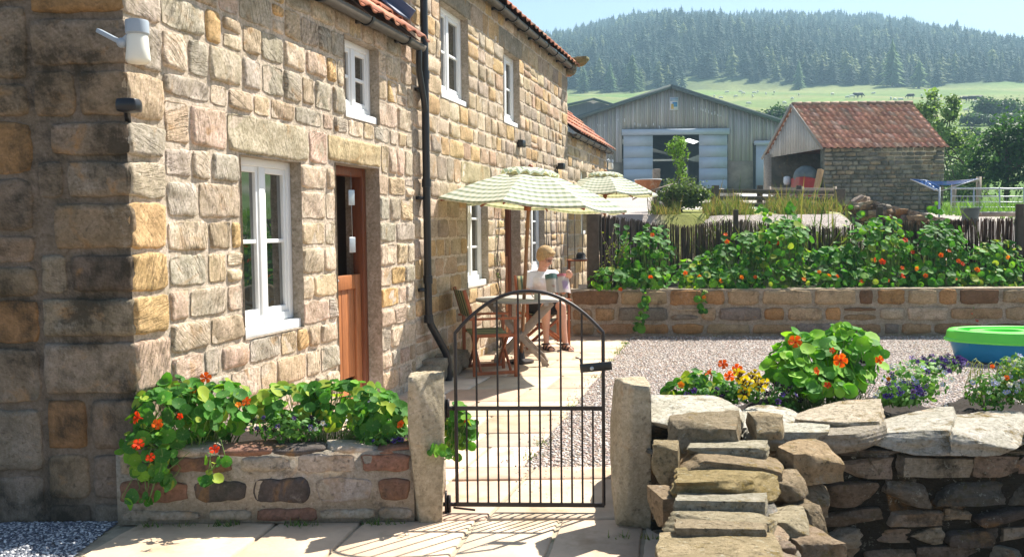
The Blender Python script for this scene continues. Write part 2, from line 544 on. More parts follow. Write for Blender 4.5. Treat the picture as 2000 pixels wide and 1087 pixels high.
def terrain_mat():
    T = NT('terrain')
    tc = T.n('ShaderNodeTexCoord').outputs['Object']
    base = T.attr('Col').outputs['Color']
    n1 = T.noise(tc, .03, 6, .7); n2 = T.noise(tc, .6, 6, .7)
    k = T.math('MULTIPLY', T.ramp(n1, .3, .7, .8, 1.2), T.ramp(n2, .3, .7, .75, 1.25))
    cc = T.n('ShaderNodeCombineXYZ')
    T.l(k, cc.inputs[0]); T.l(k, cc.inputs[1]); T.l(T.math('POWER', k, .8), cc.inputs[2])
    c = T.mix(1.0, base, cc.outputs[0], 'MULTIPLY')
    T.principled(c, .95, 0, .1, T.bump(T.noise(tc, 5.0, 6, .7), .5, .05))
    return T.m
M['terrain'] = terrain_mat()

def gingham_mat():
    T = NT('gingham_fabric')
    gv = T.attr('guv').outputs['Vector']
    sep = T.n('ShaderNodeSeparateXYZ'); T.l(gv, sep.inputs[0])
    def band(x, per):
        s = T.math('SINE', T.math('MULTIPLY', x, 2 * math.pi / per))
        return T.ramp(s, .0, .35)
    a = band(sep.outputs[0], .075); b = band(sep.outputs[1], .088)
    f = T.math('ADD', T.math('MULTIPLY', a, .20), T.math('MULTIPLY', b, .62))
    c = T.mix(f, (.80, .79, .66), (.13, .22, .13))
    tcn = T.noise(gv, 300.0, 2, .5)
    T.principled(c, .85, 0, .15, T.bump(tcn, .2, .002), .32, T.mix(f, (.74, .70, .38), (.28, .30, .12)))
    return T.m
M['gingham'] = gingham_mat()

def canvas_mat():
    T = NT('striped_canvas')
    gv = T.attr('guv').outputs['Vector']
    sep = T.n('ShaderNodeSeparateXYZ'); T.l(gv, sep.inputs[0])
    s = T.math('SINE', T.math('MULTIPLY', sep.outputs[0], 2 * math.pi / .07))
    s2 = T.math('SINE', T.math('MULTIPLY', sep.outputs[0], 2 * math.pi / .023))
    c = T.mix(T.ramp(s, -.2, .2), (.40, .36, .17), (.045, .10, .065))
    c = T.mix(T.math('MULTIPLY', T.ramp(s2, .6, .8), .5), c, (.5, .46, .3))
    T.principled(c, .85, 0, .15, None, .15)
    return T.m
M['canvas'] = canvas_mat()
# ------------------------------------------------------------------ stone walls
PAL_H1 = [((.53, .46, .34), 4), ((.57, .46, .30), 4), ((.58, .41, .20), 1.6), ((.46, .42, .33), 4), ((.54, .43, .32), 3), ((.63, .54, .39), 4), ((.48, .39, .27), 2.5)]
PAL_H2 = [((.46, .38, .25), 4), ((.42, .35, .25), 4), ((.49, .36, .19), 3), ((.37, .32, .24), 3), ((.44, .33, .22), 2), ((.53, .45, .32), 2)]
PAL_SH = [((.25, .20, .13), 4), ((.21, .18, .13), 4), ((.27, .175, .085), 2.2), ((.15, .125, .09), 2), ((.27, .235, .17), 3)]  # end wall tones: weathered stone, darkened further to paint in its shade
PAL_BED = [((.32, .22, .12), 4), ((.38, .29, .17), 3), ((.18, .11, .06), 3.5), ((.40, .34, .24), 2), ((.36, .21, .09), 2.5), ((.24, .21, .17), 2)]
PAL_PL = [((.36, .32, .25), 4), ((.22, .13, .09), 3), ((.40, .37, .31), 3), ((.10, .09, .08), 1.5)]
PAL_DRY = [((.42, .37, .28), 4), ((.34, .28, .20), 3), ((.30, .29, .24), 3), ((.38, .30, .20), 2), ((.26, .22, .18), 2)]
MORTAR = (.57, .47, .36)


def pick(pal, rs, v=.07):
    w = np.array([p[1] for p in pal], float); i = rs.choice(len(pal), p=w / w.sum())
    return np.array(pal[i][0]) * np.array([1.02, .955, .95]) * (1 + rs.uniform(-v, v, 3) * .35) * (1 + rs.uniform(-v, v) * 1.9)


def nodes(L, edge, step):
    k = max(2, int(round((L - 2 * edge) / step)))
    inner = np.linspace(-L / 2 + edge, L / 2 - edge, k + 1)
    return np.concatenate([[-L / 2, -L / 2 + edge * .35], inner, [L / 2 - edge * .35, L / 2]])


def stone(mb, cen, U, N, V, w, h, depth, col, rs, groove=1.0, step=.03, rough=.006, edge=.014, sharp=0.0):
    a = nodes(w, min(edge, w * .2), step); b = nodes(h, min(edge, h * .2), step)
    A, B = np.meshgrid(a, b, indexing='ij')
    na = A / (w / 2); nb = B / (h / 2)
    # irregular outline
    p = rs.uniform(0, 6.3, 8)
    wa = .006 * np.sin(B * 14 + p[0]) + .005 * np.sin(B * 37 + p[1]) + .003 * np.sin(B * 80 + p[6])
    wb = .006 * np.sin(A * 12 + p[2]) + .005 * np.sin(A * 31 + p[3]) + .003 * np.sin(A * 75 + p[7])
    wob = (1 - sharp)
    cr = .018 * wob
    A2 = A - cr * np.sign(na) * np.abs(na) ** 3 * np.abs(nb) ** 6 + wa * wob * np.sign(na) * np.abs(na) ** 5
    B2 = B - cr * np.sign(nb) * np.abs(nb) ** 3 * np.abs(na) ** 6 + wb * wob * np.sign(nb) * np.abs(nb) ** 5
    i = np.arange(len(a)); j = np.arange(len(b))
    ei = np.minimum(i, len(a) - 1 - i); ej = np.minimum(j, len(b) - 1 - j)
    E = np.minimum(ei[:, None], ej[None, :])
    H = np.where(E == 0, -.02, np.where(E == 1, depth * .55, depth))
    nz = np.zeros_like(A)
    for k in range(5):
        f = 9 * 1.9 ** k; th = rs.uniform(0, 3.14)
        nz += .62 ** k * np.sin(f * (A * math.cos(th) + B * math.sin(th)) + rs.uniform(0, 6.3))
    H = H + np.where(E >= 2, nz * rough + .004 * (1 - na ** 2) * (1 - nb ** 2), 0)
    P = np.asarray(cen) + A2[..., None] * U + B2[..., None] * V + H[..., None] * N
    ang = rs.uniform(-.9, .9) + (1.57 if rs.rand() < .3 else 0)
    off = rs.uniform(0, 20, 2)
    g = np.stack([A2 * math.cos(ang) + B2 * math.sin(ang) + off[0], -A2 * math.sin(ang) + B2 * math.cos(ang) + off[1], np.full_like(A, groove * rs.choice([.2, .6, 1, 1]))], -1).reshape(-1, 3)
    nb_ = len(b); na_ = len(a)
    idx = np.arange(na_ * nb_).reshape(na_, nb_)
    q = np.stack([idx[:-1, :-1], idx[1:, :-1], idx[1:, 1:], idx[:-1, 1:]], -1).reshape(-1, 4)
    if np.dot(np.cross(U, V), N) < 0: q = q[:, ::-1].copy()
    mb.add(P.reshape(-1, 3), q, col, g)


def courses(mb, PF, U, N, s0, s1, zb, openings, pal, rs, havg=.22, wr=(.2, .55), gap=.022, depth=.022, groove=1.0, step=.03, fixed=(), rough=.006, sharp=0.0, hj=.12):
    """PF(s, z) -> point. zb: break heights. openings/fixed: (s0, s1, z0, z1)"""
    block = list(openings) + [f[:4] for f in fixed]
    for za, zc in zip(zb[:-1], zb[1:]):
        n = max(1, int(round((zc - za) / havg)))
        zs = np.linspace(za, zc, n + 1); zs[1:-1] += rs.uniform(-hj, hj, n - 1) * havg
        for z0, z1 in zip(zs[:-1], zs[1:]):
            zm = (z0 + z1) / 2
            iv = [(s0, s1)]
            for (a, b, c, d) in block:
                if c - .01 < zm < d + .01:
                    nv = []
                    for (p, q) in iv:
                        if b <= p or a >= q: nv.append((p, q)); continue
                        if a > p: nv.append((p, a))
                        if b < q: nv.append((b, q))
                    iv = nv
            for (p, q) in iv:
                if q - p < .05: continue
                s = p
                while s < q - 1e-4:
                    w = rs.uniform(*wr) * (1.0 if z1 - z0 > havg * .8 else 1.1)
                    if q - (s + w) < wr[0] * .7: w = q - s
                    if w > wr[1] * 1.35: w = w / 2
                    parts = [(z0, z1)]
                    if z1 - z0 > .19 and rs.rand() < .10: zz = z0 + (z1 - z0) * rs.uniform(.4, .6); parts = [(z0, zz), (zz, z1)]
                    for (c0, c1) in parts:
                        stone(mb, PF(s + w / 2, (c0 + c1) / 2), U, N, UP, w - gap * rs.uniform(.6, 1.3), (c1 - c0) - gap * rs.uniform(.6, 1.3),
                              depth * rs.uniform(.6, 1.2), pick(pal, rs), rs, groove, step, rough, sharp=sharp)
                    s += w
    for f in fixed:
        stone(mb, PF((f[0] + f[1]) / 2, (f[2] + f[3]) / 2), U, N, UP, f[1] - f[0] - gap, f[3] - f[2] - gap * .8, depth, f[4], rs, groove * .6, step, rough, sharp=.5)


def backing(mb, PF, N, s0, s1, z0, z1, openings, thick, col=MORTAR, reveal=.2, step=.25):
    ss = sorted(set([s0, s1] + [v for o in openings for v in o[:2] if s0 < v < s1]))
    zs = sorted(set([z0, z1] + [v for o in openings for v in o[2:4] if z0 < v < z1]))
    for a, b in zip(ss[:-1], ss[1:]):
        for c, d in zip(zs[:-1], zs[1:]):
            if any(o[0] - 1e-6 <= a and b <= o[1] + 1e-6 and o[2] - 1e-6 <= c and d <= o[3] + 1e-6 for o in openings): continue
            mb.quad(PF(a, c), PF(b, c), PF(b, d), PF(a, d), col)
            mb.quad(PF(a, c) - N * thick, PF(a, d) - N * thick, PF(b, d) - N * thick, PF(b, c) - N * thick, col)
    rc = (.38, .32, .25)
    for (a, b, c, d) in openings:
        e = N * .012
        for (p, q) in (((a, c), (a, d)), ((b, d), (b, c)), ((a, d), (b, d)), ((b, c), (a, c))):
            A = PF(*p); B = PF(*q)
            mb.quad(A + e, B + e, B - N * thick, A - N * thick, rc)


def window(house, a, b, c, d, back=.08, rows=2, cols=2, sill=True, label=None):
    "white frame with mullions at facade rect, set back; casement ironwork; pane a sub-part"
    mb = MB()
    fw = .055; t0 = -back; th = .06
    def bar(s0, s1, z0, z1, t, thk, col=(1, 1, 1)):
        cen = FP((s0 + s1) / 2, t - thk / 2, (z0 + z1) / 2)
        mb.box(cen, (s1 - s0, thk, z1 - z0), np.stack([FD, FN, UP], 1), col)
    z0 = c + (.07 if sill else 0)
    bar(a, a + fw, z0, d, t0, th); bar(b - fw, b, z0, d, t0, th)
    bar(a + fw, b - fw, d - fw, d, t0, th); bar(a + fw, b - fw, z0, z0 + fw, t0, th)
    m = (a + b) / 2
    bar(m - .035, m + .035, z0 + fw, d - fw, t0 - .002, th)
    # casement stiles and glazing bars
    for (p, q) in ((a + fw, m - .035), (m + .035, b - fw)):
        bar(p, p + .03, z0 + fw, d - fw, t0 - .012, .04); bar(q - .03, q, z0 + fw, d - fw, t0 - .012, .04)
        bar(p + .03, q - .03, d - fw - .04, d - fw, t0 - .012, .04); bar(p + .03, q - .03, z0 + fw, z0 + fw + .045, t0 - .012, .04)
        for r in range(1, rows):
            zz = z0 + fw + (d - z0 - 2 * fw) * r / rows
            bar(p + .03, q - .03, zz - .014, zz + .014, t0 - .016, .03)
    w = mb.build('window_frame', M['white'], house, bevel=.004)
    w.name = 'window'
    WORLD[w.name] = WORLD.get(w.name, WORLD.get('window_frame', None)) if False else np.array(w.location) + WORLD[house.name]
    if label: w['label'] = label
    g = MB()
    for (p, q) in ((a + fw + .03, m - .065), (m + .065, b - fw - .03)):
        t = t0 - .035
        g.quad(FP(p, t, z0 + fw), FP(q, t, z0 + fw), FP(q, t + RS.uniform(-.004, .004), d - fw), FP(p, t, d - fw))
        g.quad(FP(p, t - .01, z0 + fw), FP(p, t - .01, d - fw), FP(q, t - .01, d - fw), FP(q, t - .01, z0 + fw))
    g.build('pane', M['glass'], w)
    if sill:
        s = MB(); cen = FP((a + b) / 2, (-.012 - back - .06) / 2, c + .033)
        s.box(cen, (b - a - .006, back + .048, .066), np.stack([FD, FN, UP], 1))
        s.build('sill', M['white'], w, bevel=.006)
    # panes are opaque; their dark base colour stands for the unlit room
    return w


def pantiles(mb, P0, P1, up, L, pitchdir_n, pal, rs, tw=.24, tl=.30, lift=.035):
    """roof slope from eave line P0->P1, up = unit vector up the slope, L its length; single undulating sheets per course"""
    P0 = np.asarray(P0, float); P1 = np.asarray(P1, float)
    D = P1 - P0; W = np.linalg.norm(D); D = D / W
    n = np.cross(D, up); n /= np.linalg.norm(n)
    if n[2] < 0: n = -n
    nt = max(1, int(round(W / tw))); nr = max(1, int(round(L / tl)))
    tw = W / nt; tl = L / nr
    prof_x = np.array([0, .12, .25, .4, .55, .68, .8, .92, 1.0]); prof_z = np.array([.35, .75, 1.0, .8, .4, .1, 0, .05, .3]) * lift
    for r in range(nr):
        for i in range(nt):
            base = P0 + D * (i * tw) + up * (r * tl) + D * rs.uniform(-.006, .006) + up * rs.uniform(-.008, .008)
            k = len(prof_x)
            tilt = rs.uniform(-.004, .004)
            V = []
            for (v, hh) in ((-.03, .032), (-.03, .018), (tl + .02, .0)):
                for x, z in zip(prof_x, prof_z):
                    V.append(base + D * (x * tw) + up * v + n * (z + hh + tilt * x))
            # bottom edge thickness first row lowered
            V = np.array(V); V[:k] , V[k:2 * k] = V[k:2 * k].copy(), V[:k].copy()
            f = [(a * k + j, a * k + j + 1, (a + 1) * k + j + 1, (a + 1) * k + j) for a in range(2) for j in range(k - 1)]
            mb.add(V, f, pick(pal, rs, .12))


PAL_TILE = [((.50, .19, .10), 5), ((.44, .17, .10), 3), ((.56, .27, .16), 3), ((.34, .15, .10), 1.5), ((.28, .20, .14), .8)]

# ------------------------------------------------------------------ cottage one (near)
LW = np.array([-1.0, .02, 0.0]); LW /= np.linalg.norm(LW)     # direction of the shaded left wall
LN = np.array([-.02, -1.0, 0.0]); LN /= np.linalg.norm(LN)
S2 = 4.06; S3 = 11.36; S4 = 15.5
E1 = 3.28; E2 = 4.30; E3 = 3.18
rs = np.random.RandomState(3)


def PF(s, z, t=0.0): return FP(s, t, z)
def PL(s, z, t=0.0): return C + LW * s + LN * t + UP * z

near = empty('stone_cottage', FP(2, 0, 0), 'tooled honey sandstone cottage nearest the camera with a shaded end wall and stable door', 'cottage')
W1 = (1.06, 1.84, .84, 2.04); DR1 = (2.40, 3.24, 0.0, 2.08); W1U = (2.60, 3.27, 2.46, 3.12)
op1 = [W1, DR1, W1U]
mb = MB()
lint = [(.92, 1.98, 2.04, 2.31, (.47, .40, .28)), (2.28, 3.30, 2.08, 2.30, (.55, .43, .25))]
courses(mb, PF, FD, FN, .30, S2, [-.1, .45, .84, 2.04, 2.31, 2.46, 3.12, E1 + .02], op1, PAL_H1, rs, havg=.200, wr=(.16, .42), gap=.022, depth=.011, groove=1.0, step=.018, fixed=lint, rough=.008, sharp=.38)
backing(mb, PF, FN, 0, S2, -.1, E1 + .05, op1, .32)
mbe = MB()
# quoins
z = -.1; k = 0
while z < 5.4:
    h = rs.uniform(.19, .31); a, b = ((.30, .62) if k % 2 else (.31, .34))
    sa = .30 if True else a
    cq = pick(PAL_H1, rs)
    sl = rs.choice([.26, .34, .42, .505])
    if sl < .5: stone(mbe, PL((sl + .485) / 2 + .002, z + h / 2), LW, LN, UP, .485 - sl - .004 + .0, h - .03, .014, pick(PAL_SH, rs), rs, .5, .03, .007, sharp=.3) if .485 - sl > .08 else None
    # facade face and end-wall face of the corner stone, the latter painted darker for shade and weathering
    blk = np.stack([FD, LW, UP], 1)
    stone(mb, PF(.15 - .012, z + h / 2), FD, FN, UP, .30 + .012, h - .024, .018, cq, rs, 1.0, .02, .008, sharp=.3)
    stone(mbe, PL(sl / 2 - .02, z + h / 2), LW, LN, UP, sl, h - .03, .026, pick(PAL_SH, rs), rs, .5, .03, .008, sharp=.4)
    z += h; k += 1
# the facade above the eaves never shows; end wall in big weathered blocks, shade painted into their tones
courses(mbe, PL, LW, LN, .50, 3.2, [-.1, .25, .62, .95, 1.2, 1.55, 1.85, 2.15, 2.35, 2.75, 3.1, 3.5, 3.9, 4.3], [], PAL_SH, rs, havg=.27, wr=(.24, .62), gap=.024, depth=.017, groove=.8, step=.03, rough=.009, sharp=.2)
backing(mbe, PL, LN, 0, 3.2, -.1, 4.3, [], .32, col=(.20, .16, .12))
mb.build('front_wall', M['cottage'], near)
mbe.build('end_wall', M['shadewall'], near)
RU1 = -FN * math.cos(D2R(40)) + UP * math.sin(D2R(40))
mb = MB()
pantiles(mb, FP(-.06, .16, E1 + .04), FP(S2 - .03, .16, E1 + .04), RU1, 3.0, None, PAL_TILE, rs)
mb.quad(FP(-.05, .14, E1 + .03), FP(S2 - .04, .14, E1 + .03), FP(S2 - .04, .14, E1 + .03) + RU1 * 3, FP(-.05, .14, E1 + .03) + RU1 * 3, (.2, .12, .08))
roof = mb.build('roof', M['tile'], near)
mb = MB()
RN1 = FN * math.sin(D2R(40)) + UP * math.cos(D2R(40)); ec = FP(S2 - .18, .15, E1 + .04) + RU1 * 1.30 + RN1 * .075
mb.box(ec, (.26, 2.1, .02), np.stack([FD, RU1, RN1], 1))
mb.box(ec + FD * .135 + RN1 * .05, (.02, 2.1, .11), np.stack([FD, RU1, RN1], 1))
mb.build('lead_flashing', M['slate'], near, bevel=.004)


def gutter(parent, s0, s1, zt, t=.115, nb=5, r=.055):
    mb = MB()
    # half-round trough with thickness
    an = np.linspace(math.pi, 2 * math.pi, 9)
    outr = [(math.cos(a) * r, math.sin(a) * r) for a in an]; inr = [(math.cos(a) * (r - .006), math.sin(a) * (r - .006)) for a in an[::-1]]
    prof = outr + inr; n = len(prof); V = []
    for s in (s0, s1):
        for (x, zz) in prof: V.append(FP(s, t + x, zt + zz))
    f = [(i, (i + 1) % n, n + (i + 1) % n, n + i) for i in range(n)] + [tuple(range(9)) , tuple(range(n, n + 9))]
    mb.add(V, f)
    g = mb.build('gutter', M['gutter'], parent, smooth=False)
    for k in range(nb):
        s = s0 + (s1 - s0) * (k + .5) / nb
        b = MB()
        V = []
        for ds in (-.02, .02):
            for (x, zz) in [(math.cos(a) * (r + .012), math.sin(a) * (r + .012)) for a in an]: V.append(FP(s + ds, t + x, zt + zz))
            for (x, zz) in [(math.cos(a) * (r + .001), math.sin(a) * (r + .001)) for a in an[::-1]]: V.append(FP(s + ds, t + x, zt + zz))
        f = [(i, (i + 1) % 18, 18 + (i + 1) % 18, 18 + i) for i in range(18)] + [tuple(range(18)), tuple(range(18, 36))]
        b.add(V, f)
        b.beam(FP(s, .0, zt - .03), FP(s, t - r, zt - .02), .035, .03)
        b.build('gutter_bracket', M['black'], g)
    return g


gutter(near, -.05, S2 - .02, E1 + .005, nb=5)
window(near, *W1, back=.075, rows=2)
window(near, *W1U, back=.075, rows=2)


def stable_door(house, op, back=.12, room=1.6, ajar=True):
    a, b, c, d = op
    mb = MB(); fw = .075
    R = np.stack([FD, FN, UP], 1)
    for (s0, s1, z0, z1) in ((a, a + fw, c, d), (b - fw, b, c, d), (a + fw, b - fw, d - fw, d)):
        mb.box(FP((s0 + s1) / 2, -back - .05, (z0 + z1) / 2), (s1 - s0, .10, z1 - z0), R)
    fr = mb.build('door_frame', M['doorframe'], house, bevel=.005)
    # lower leaf: stiles, rails, boards
    mb = MB(); zt = 1.16; s0 = a + fw + .003; s1 = b - fw - .003; t = -back - .03
    for (p, q, z0, z1, th) in ((s0, s0 + .1, .04, zt, .05), (s1 - .1, s1, .04, zt, .05), (s0 + .1, s1 - .1, zt - .12, zt, .05), (s0 + .1, s1 - .1, .04, .20, .05)):
        mb.box(FP((p + q) / 2, t - th / 2, (z0 + z1) / 2), (q - p, th, z1 - z0), R)
    nb = 4; w = (s1 - s0 - .2) / nb
    for i in range(nb):
        mb.box(FP(s0 + .1 + w * (i + .5), t - .035, .66), (w - .006, .03, .77), R)
    lf = mb.build('door', M['doorwood'], house, bevel=.005)
    h = MB(); h.tube([FP(s0 + .05, t + .0, zt - .03), FP(s0 + .05, t + .045, zt - .03), FP(s0 + .16, t + .045, zt - .03)], .008, 8)
    h.build('handle', M['galv'], lf, smooth=True)
    # upper leaf swung inwards
    mb = MB(); an = D2R(80)
    ax = FD * math.cos(an) - FN * math.sin(an); nn = np.cross(UP, ax)
    hinge = FP(a + fw + .02, t - .06, 0)
    mb.box(hinge + ax * .33 + UP * (1.19 + (d - fw - 1.2) / 2), (.66, .045, d - fw - 1.21), np.stack([ax, nn, UP], 1))
    mb.build('upper_door', M['doorwood'], house, bevel=.005)
    # room seen through the open top half
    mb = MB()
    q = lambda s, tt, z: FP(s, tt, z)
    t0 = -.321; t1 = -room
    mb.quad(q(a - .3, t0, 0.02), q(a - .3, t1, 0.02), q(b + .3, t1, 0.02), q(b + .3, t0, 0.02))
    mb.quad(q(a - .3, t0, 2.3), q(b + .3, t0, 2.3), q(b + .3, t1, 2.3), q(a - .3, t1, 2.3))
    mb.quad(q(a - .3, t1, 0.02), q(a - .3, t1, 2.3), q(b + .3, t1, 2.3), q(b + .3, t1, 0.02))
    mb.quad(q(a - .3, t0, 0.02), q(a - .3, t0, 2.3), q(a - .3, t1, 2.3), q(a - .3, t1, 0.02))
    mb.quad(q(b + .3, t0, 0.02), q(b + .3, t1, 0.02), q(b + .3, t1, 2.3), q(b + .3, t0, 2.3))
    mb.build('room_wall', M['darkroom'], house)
    mb = MB(); mb.box(FP((a + b) / 2, -.10, -.02), (b - a - .01, .44, .09), R)
    mb.build('doorstep', M['post'], house, bevel=.01)
    return lf


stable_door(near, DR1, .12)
# hanging chimes in the doorway
ch = empty('door_chime', FP(2.93, -.10, 1.36), 'string of two small silver plaques hanging in the open stable doorway', 'ornament')
mb = MB(); mb.tube([FP(2.90, -.10, 2.03), FP(2.90, -.10, 1.70), FP(2.91, -.10, 1.42)], .002, 5); mb.build('string', M['galv'], ch)
for z in (1.82, 1.42):
    mb = MB(); mb.box(FP(2.90, -.10, z), (.075, .012, .13), np.stack([FD, FN, UP], 1) @ rotz(.3)); mb.build('plaque', M['galv'], ch, bevel=.004)

# ------------------------------------------------------------------ cottage two (taller)
tall = empty('stone_cottage', FP(7.5, 0, 0), 'taller coursed sandstone cottage in the middle of the row behind the parasols', 'cottage')
U1 = (4.88, 5.80, 2.93, 3.93); U2 = (7.28, 8.08, 2.93, 3.88); GA = (5.68, 6.50, .86, 2.06); DR2 = (7.27, 8.05, 0, 2.05); GB = (8.66, 9.52, .86, 2.03)
op2 = [U1, U2, GA, DR2, GB]
mb = MB()
fx = [(5.50, 6.62, 2.06, 2.32, (.40, .33, .20)), (7.1, 8.2, 2.05, 2.32, (.42, .34, .2)), (8.5, 9.7, 2.03, 2.32, (.40, .31, .19)),
      (4.75, 5.95, 3.93, 4.16, (.27, .23, .17)), (7.1, 8.25, 3.88, 4.16, (.28, .24, .18))]
courses(mb, PF, FD, FN, S2 + .01, S3, [-.1, .3, .86, 2.05, 2.32, 2.93, 3.9, 4.16, E2 + .03], op2, PAL_H2, rs, havg=.195, wr=(.20, .46), gap=.017, depth=.009, groove=.5, step=.04, fixed=fx, rough=.006, sharp=.45, hj=.06)
backing(mb, PF, FN, S2 + .01, S3, -.1, E2 + .05, op2, .32)
# gable side of the taller house above the near roof, and the far side
def PG(s, z, t=0.0): return FP(S2 + .01, -s, z) - FD * t
courses(mb, PG, -FN, -FD, 0, 3.0, [E1 - .1, E2, 5.0, 5.8], [], PAL_H2, rs, havg=.23, wr=(.25, .5), gap=.02, depth=.02, groove=.2, step=.06, sharp=.4)
backing(mb, PG, -FD, 0, 3.0, E1 - .2, 5.8, [], .3)
mb.quad(FP(S3, 0, -.1), FP(S3, -4, -.1), FP(S3, -4, 5.5), FP(S3, 0, E2 + .05), (.36, .30, .2))
# rough footing stones by the downpipe
for k in range(7):
    s = S2 + .1 + k * .16; mb.rock(FP(s, .07 + .03 * math.sin(k * 3), .09 + .05 * (k % 2)), (.26, .26, .22), np.stack([FD, FN, UP], 1), (.26, .22, .16), 7, .4, .05)
mb.build('wall', M['house2'], tall)
mb = MB()
pantiles(mb, FP(S2 - .06, .16, E2 + .04), FP(S3 + .1, .16, E2 + .04), RU1, 2.6, None, PAL_TILE, rs)
mb.quad(FP(S2 - .05, .14, E2 + .03), FP(S3 + .05, .14, E2 + .03), FP(S3 + .05, .14, E2 + .03) + RU1 * 2.6, FP(S2 - .05, .14, E2 + .03) + RU1 * 2.6, (.2, .12, .08))
mb.build('roof', M['tile'], tall)
gutter(tall, S2 - .02, S3 + .02, E2 + .005, nb=12)
mb = MB()
mb.rock(FP(S3 + .12, .14, E2 + .14), (.42, .46, .11), np.stack([FD, FN, UP], 1), (.28, .26, .14), 9, .3, .04, seed=4)
mb.rock(FP(S3 + .05, .02, E2 - .02), (.28, .26, .2), np.stack([FD, FN, UP], 1), (.36, .3, .2), 9, .3, .04, seed=5)
mb.build('kneeler_stone', M['drystone'], tall, smooth=True)
for o_ in (U1, U2): window(tall, *o_, back=.075, rows=2)
window(tall, *GA, back=.075, rows=3); window(tall, *GB, back=.075, rows=3)
stable_door(tall, DR2, .12)

# downpipe (fixed to the taller house)
mb = MB(); sp = S2 + .17
mb.tube([FP(sp, .075, E2 - .05), FP(sp, .075, .72), FP(sp + .03, .085, .60), FP(sp + .22, .17, .30), FP(sp + .25, .185, .20), FP(sp + .25, .185, -.02)], .038, 14)
mb.tube([FP(sp, .115, E2 - .04), FP(sp, .10, E2 - .10), FP(sp, .075, E2 - .18)], .036, 14)
for z in (3.05, 2.0, 1.05, .66): mb.tube([FP(sp, .075, z - .04), FP(sp, .075, z + .04)], .047, 14)
mb.tube([FP(S2 - .08, .115, E1 - .03), FP(S2 - .08, .112, E1 - .12), FP(S2 - .05, .10, E1 - .22), FP(sp - .05, .08, E1 - .48), FP(sp, .075, E1 - .62)], .030, 12)
dp = mb.build('downpipe', M['black'], tall, smooth=True, angle=50)
for z in (2.9, 1.85, .95):
    mb = MB(); mb.box(FP(sp - .03, .03, z), (.16, .05, .03), np.stack([FD, FN, UP], 1)); mb.build('pipe_clip', M['black'], dp)

# ------------------------------------------------------------------ cottage three (low, far)
low = empty('stone_cottage', FP(13.4, 0, .1), 'low far cottage at the end of the row with a red pantile roof', 'cottage')
mb = MB(); W3 = (12.5, 13.1, 1.42, 2.62)
courses(mb, PF, FD, FN, S3 + .01, S4, [-.1, .7, 1.42, 2.62, 3.0, E3 + .04], [W3], PAL_H2, rs, havg=.23, wr=(.28, .6), gap=.024, depth=.014, groove=.2, step=.08, sharp=.45)
backing(mb, PF, FN, S3 + .01, S4, -.1, E3 + .05, [W3], .32)
e0 = FP(S4, 0, 0); 
def PE(s, z, t=0.0): return FP(S4, -s, z) + FD * t
backing(mb, PE, FD, 0, 4, -.1, E3 + .05, [], .3)
mb.build('wall', M['house2'], low)
mb = MB()
pantiles(mb, FP(S3 + .02, .16, E3 + .04), FP(S4 + .12, .16, E3 + .04), RU1, 2.8, None, PAL_TILE, rs)
mb.quad(FP(S3 + .03, .14, E3 + .03), FP(S4 + .08, .14, E3 + .03), FP(S4 + .08, .14, E3 + .03) + RU1 * 2.8, FP(S3 + .03, .14, E3 + .03) + RU1 * 2.8, (.2, .12, .08))
mb.build('roof', M['tile'], low)
gutter(low, S3 + .05, S4 + .05, E3 + .005, nb=6)
window(low, *W3, back=.075, rows=3)

# ------------------------------------------------------------------ wall lamps and small fixtures
def wall_lamp(base, plate_n, joint, head, label, s=1.0):
    base = np.asarray(base); head = np.asarray(head)
    L_ = empty('wall_lamp', base, label, 'lamp')
    mb = MB(); mb.beam(base, joint, .035 * s, .022 * s); mb.beam(joint, head + UP * .0, .03 * s, .03 * s); mb.ell(joint, (.026 * s,) * 3)
    mb.build('arm', M['greycap'], L_, bevel=.004)
    mb = MB(); mb.lathe([(0, .045), (.055, .045), (.058, .035), (.058, -.02), (.05, -.028), (0, -.028)], head, 24); mb.build('cap', M['greycap'], L_, smooth=True, angle=40)
    mb = MB(); mb.lathe([(.048, -.028), (.052, -.04), (.056, -.10), (.061, -.15), (.052, -.168), (0, -.172)], head, 24); mb.build('shade', M['cream'], L_, smooth=True, angle=60)
    return L_

cz = at(268, 58, 4.60)
wall_lamp(at(192, 60, 4.62), LN, at(238, 84, 4.58), cz, 'white jar wall lamp on a grey bracket at the near cottage corner')
sl = empty('floodlight', PL(0, 2.16, 0), 'small black floodlight fixed to the near cottage corner below the jar lamp', 'floodlight')
cz = at(252, 206, 4.62)
mb = MB(); mb.rock(cz, (.11, .10, .07), None, (1, 1, 1), 9, .5, .0, 0, seed=1); mb.build('housing', M['black'], sl, smooth=True)
mb = MB(); mb.beam(cz + np.array([-.02, .02, 0]), PL(.0, 2.14, -.02), .03, .03); mb.build('bracket', M['black'], sl)
cz = FP(S4 + .35, .05, 2.98)
wall_lamp(FP(S4, .0, 3.02), FN, FP(S4 + .15, .02, 3.03), FP(S4 + .32, .05, 3.0), 'white jar wall lamp at the far end of the low cottage', 1.0)
for (px, py, t, lab) in ((1012, 281, .04, 'small black wall bracket under the upper window of the taller cottage'), (1085, 325, .10, 'small black lantern on a bracket above the parasols')):
    s_, z_ = FS(px, py)
    mb = MB(); mb.box(FP(s_, t, z_), (.16, .10, .10), np.stack([FD, FN, UP], 1)); mb.beam(FP(s_, 0, z_ - .03), FP(s_, t, z_ - .03), .03, .03)
    if t > .05: mb.tube([FP(s_, .03, z_), FP(s_, .03, z_ - .35)], .012, 6)
    tag(mb.build('wall_bracket' if t < .05 else 'lantern', M['black'], None, bevel=.008), lab, 'bracket' if t < .05 else 'lantern')
# ------------------------------------------------------------------ terrain
def sm(x, a, b):
    t = np.clip((x - a) / (b - a), 0, 1); return t * t * (3 - 2 * t)

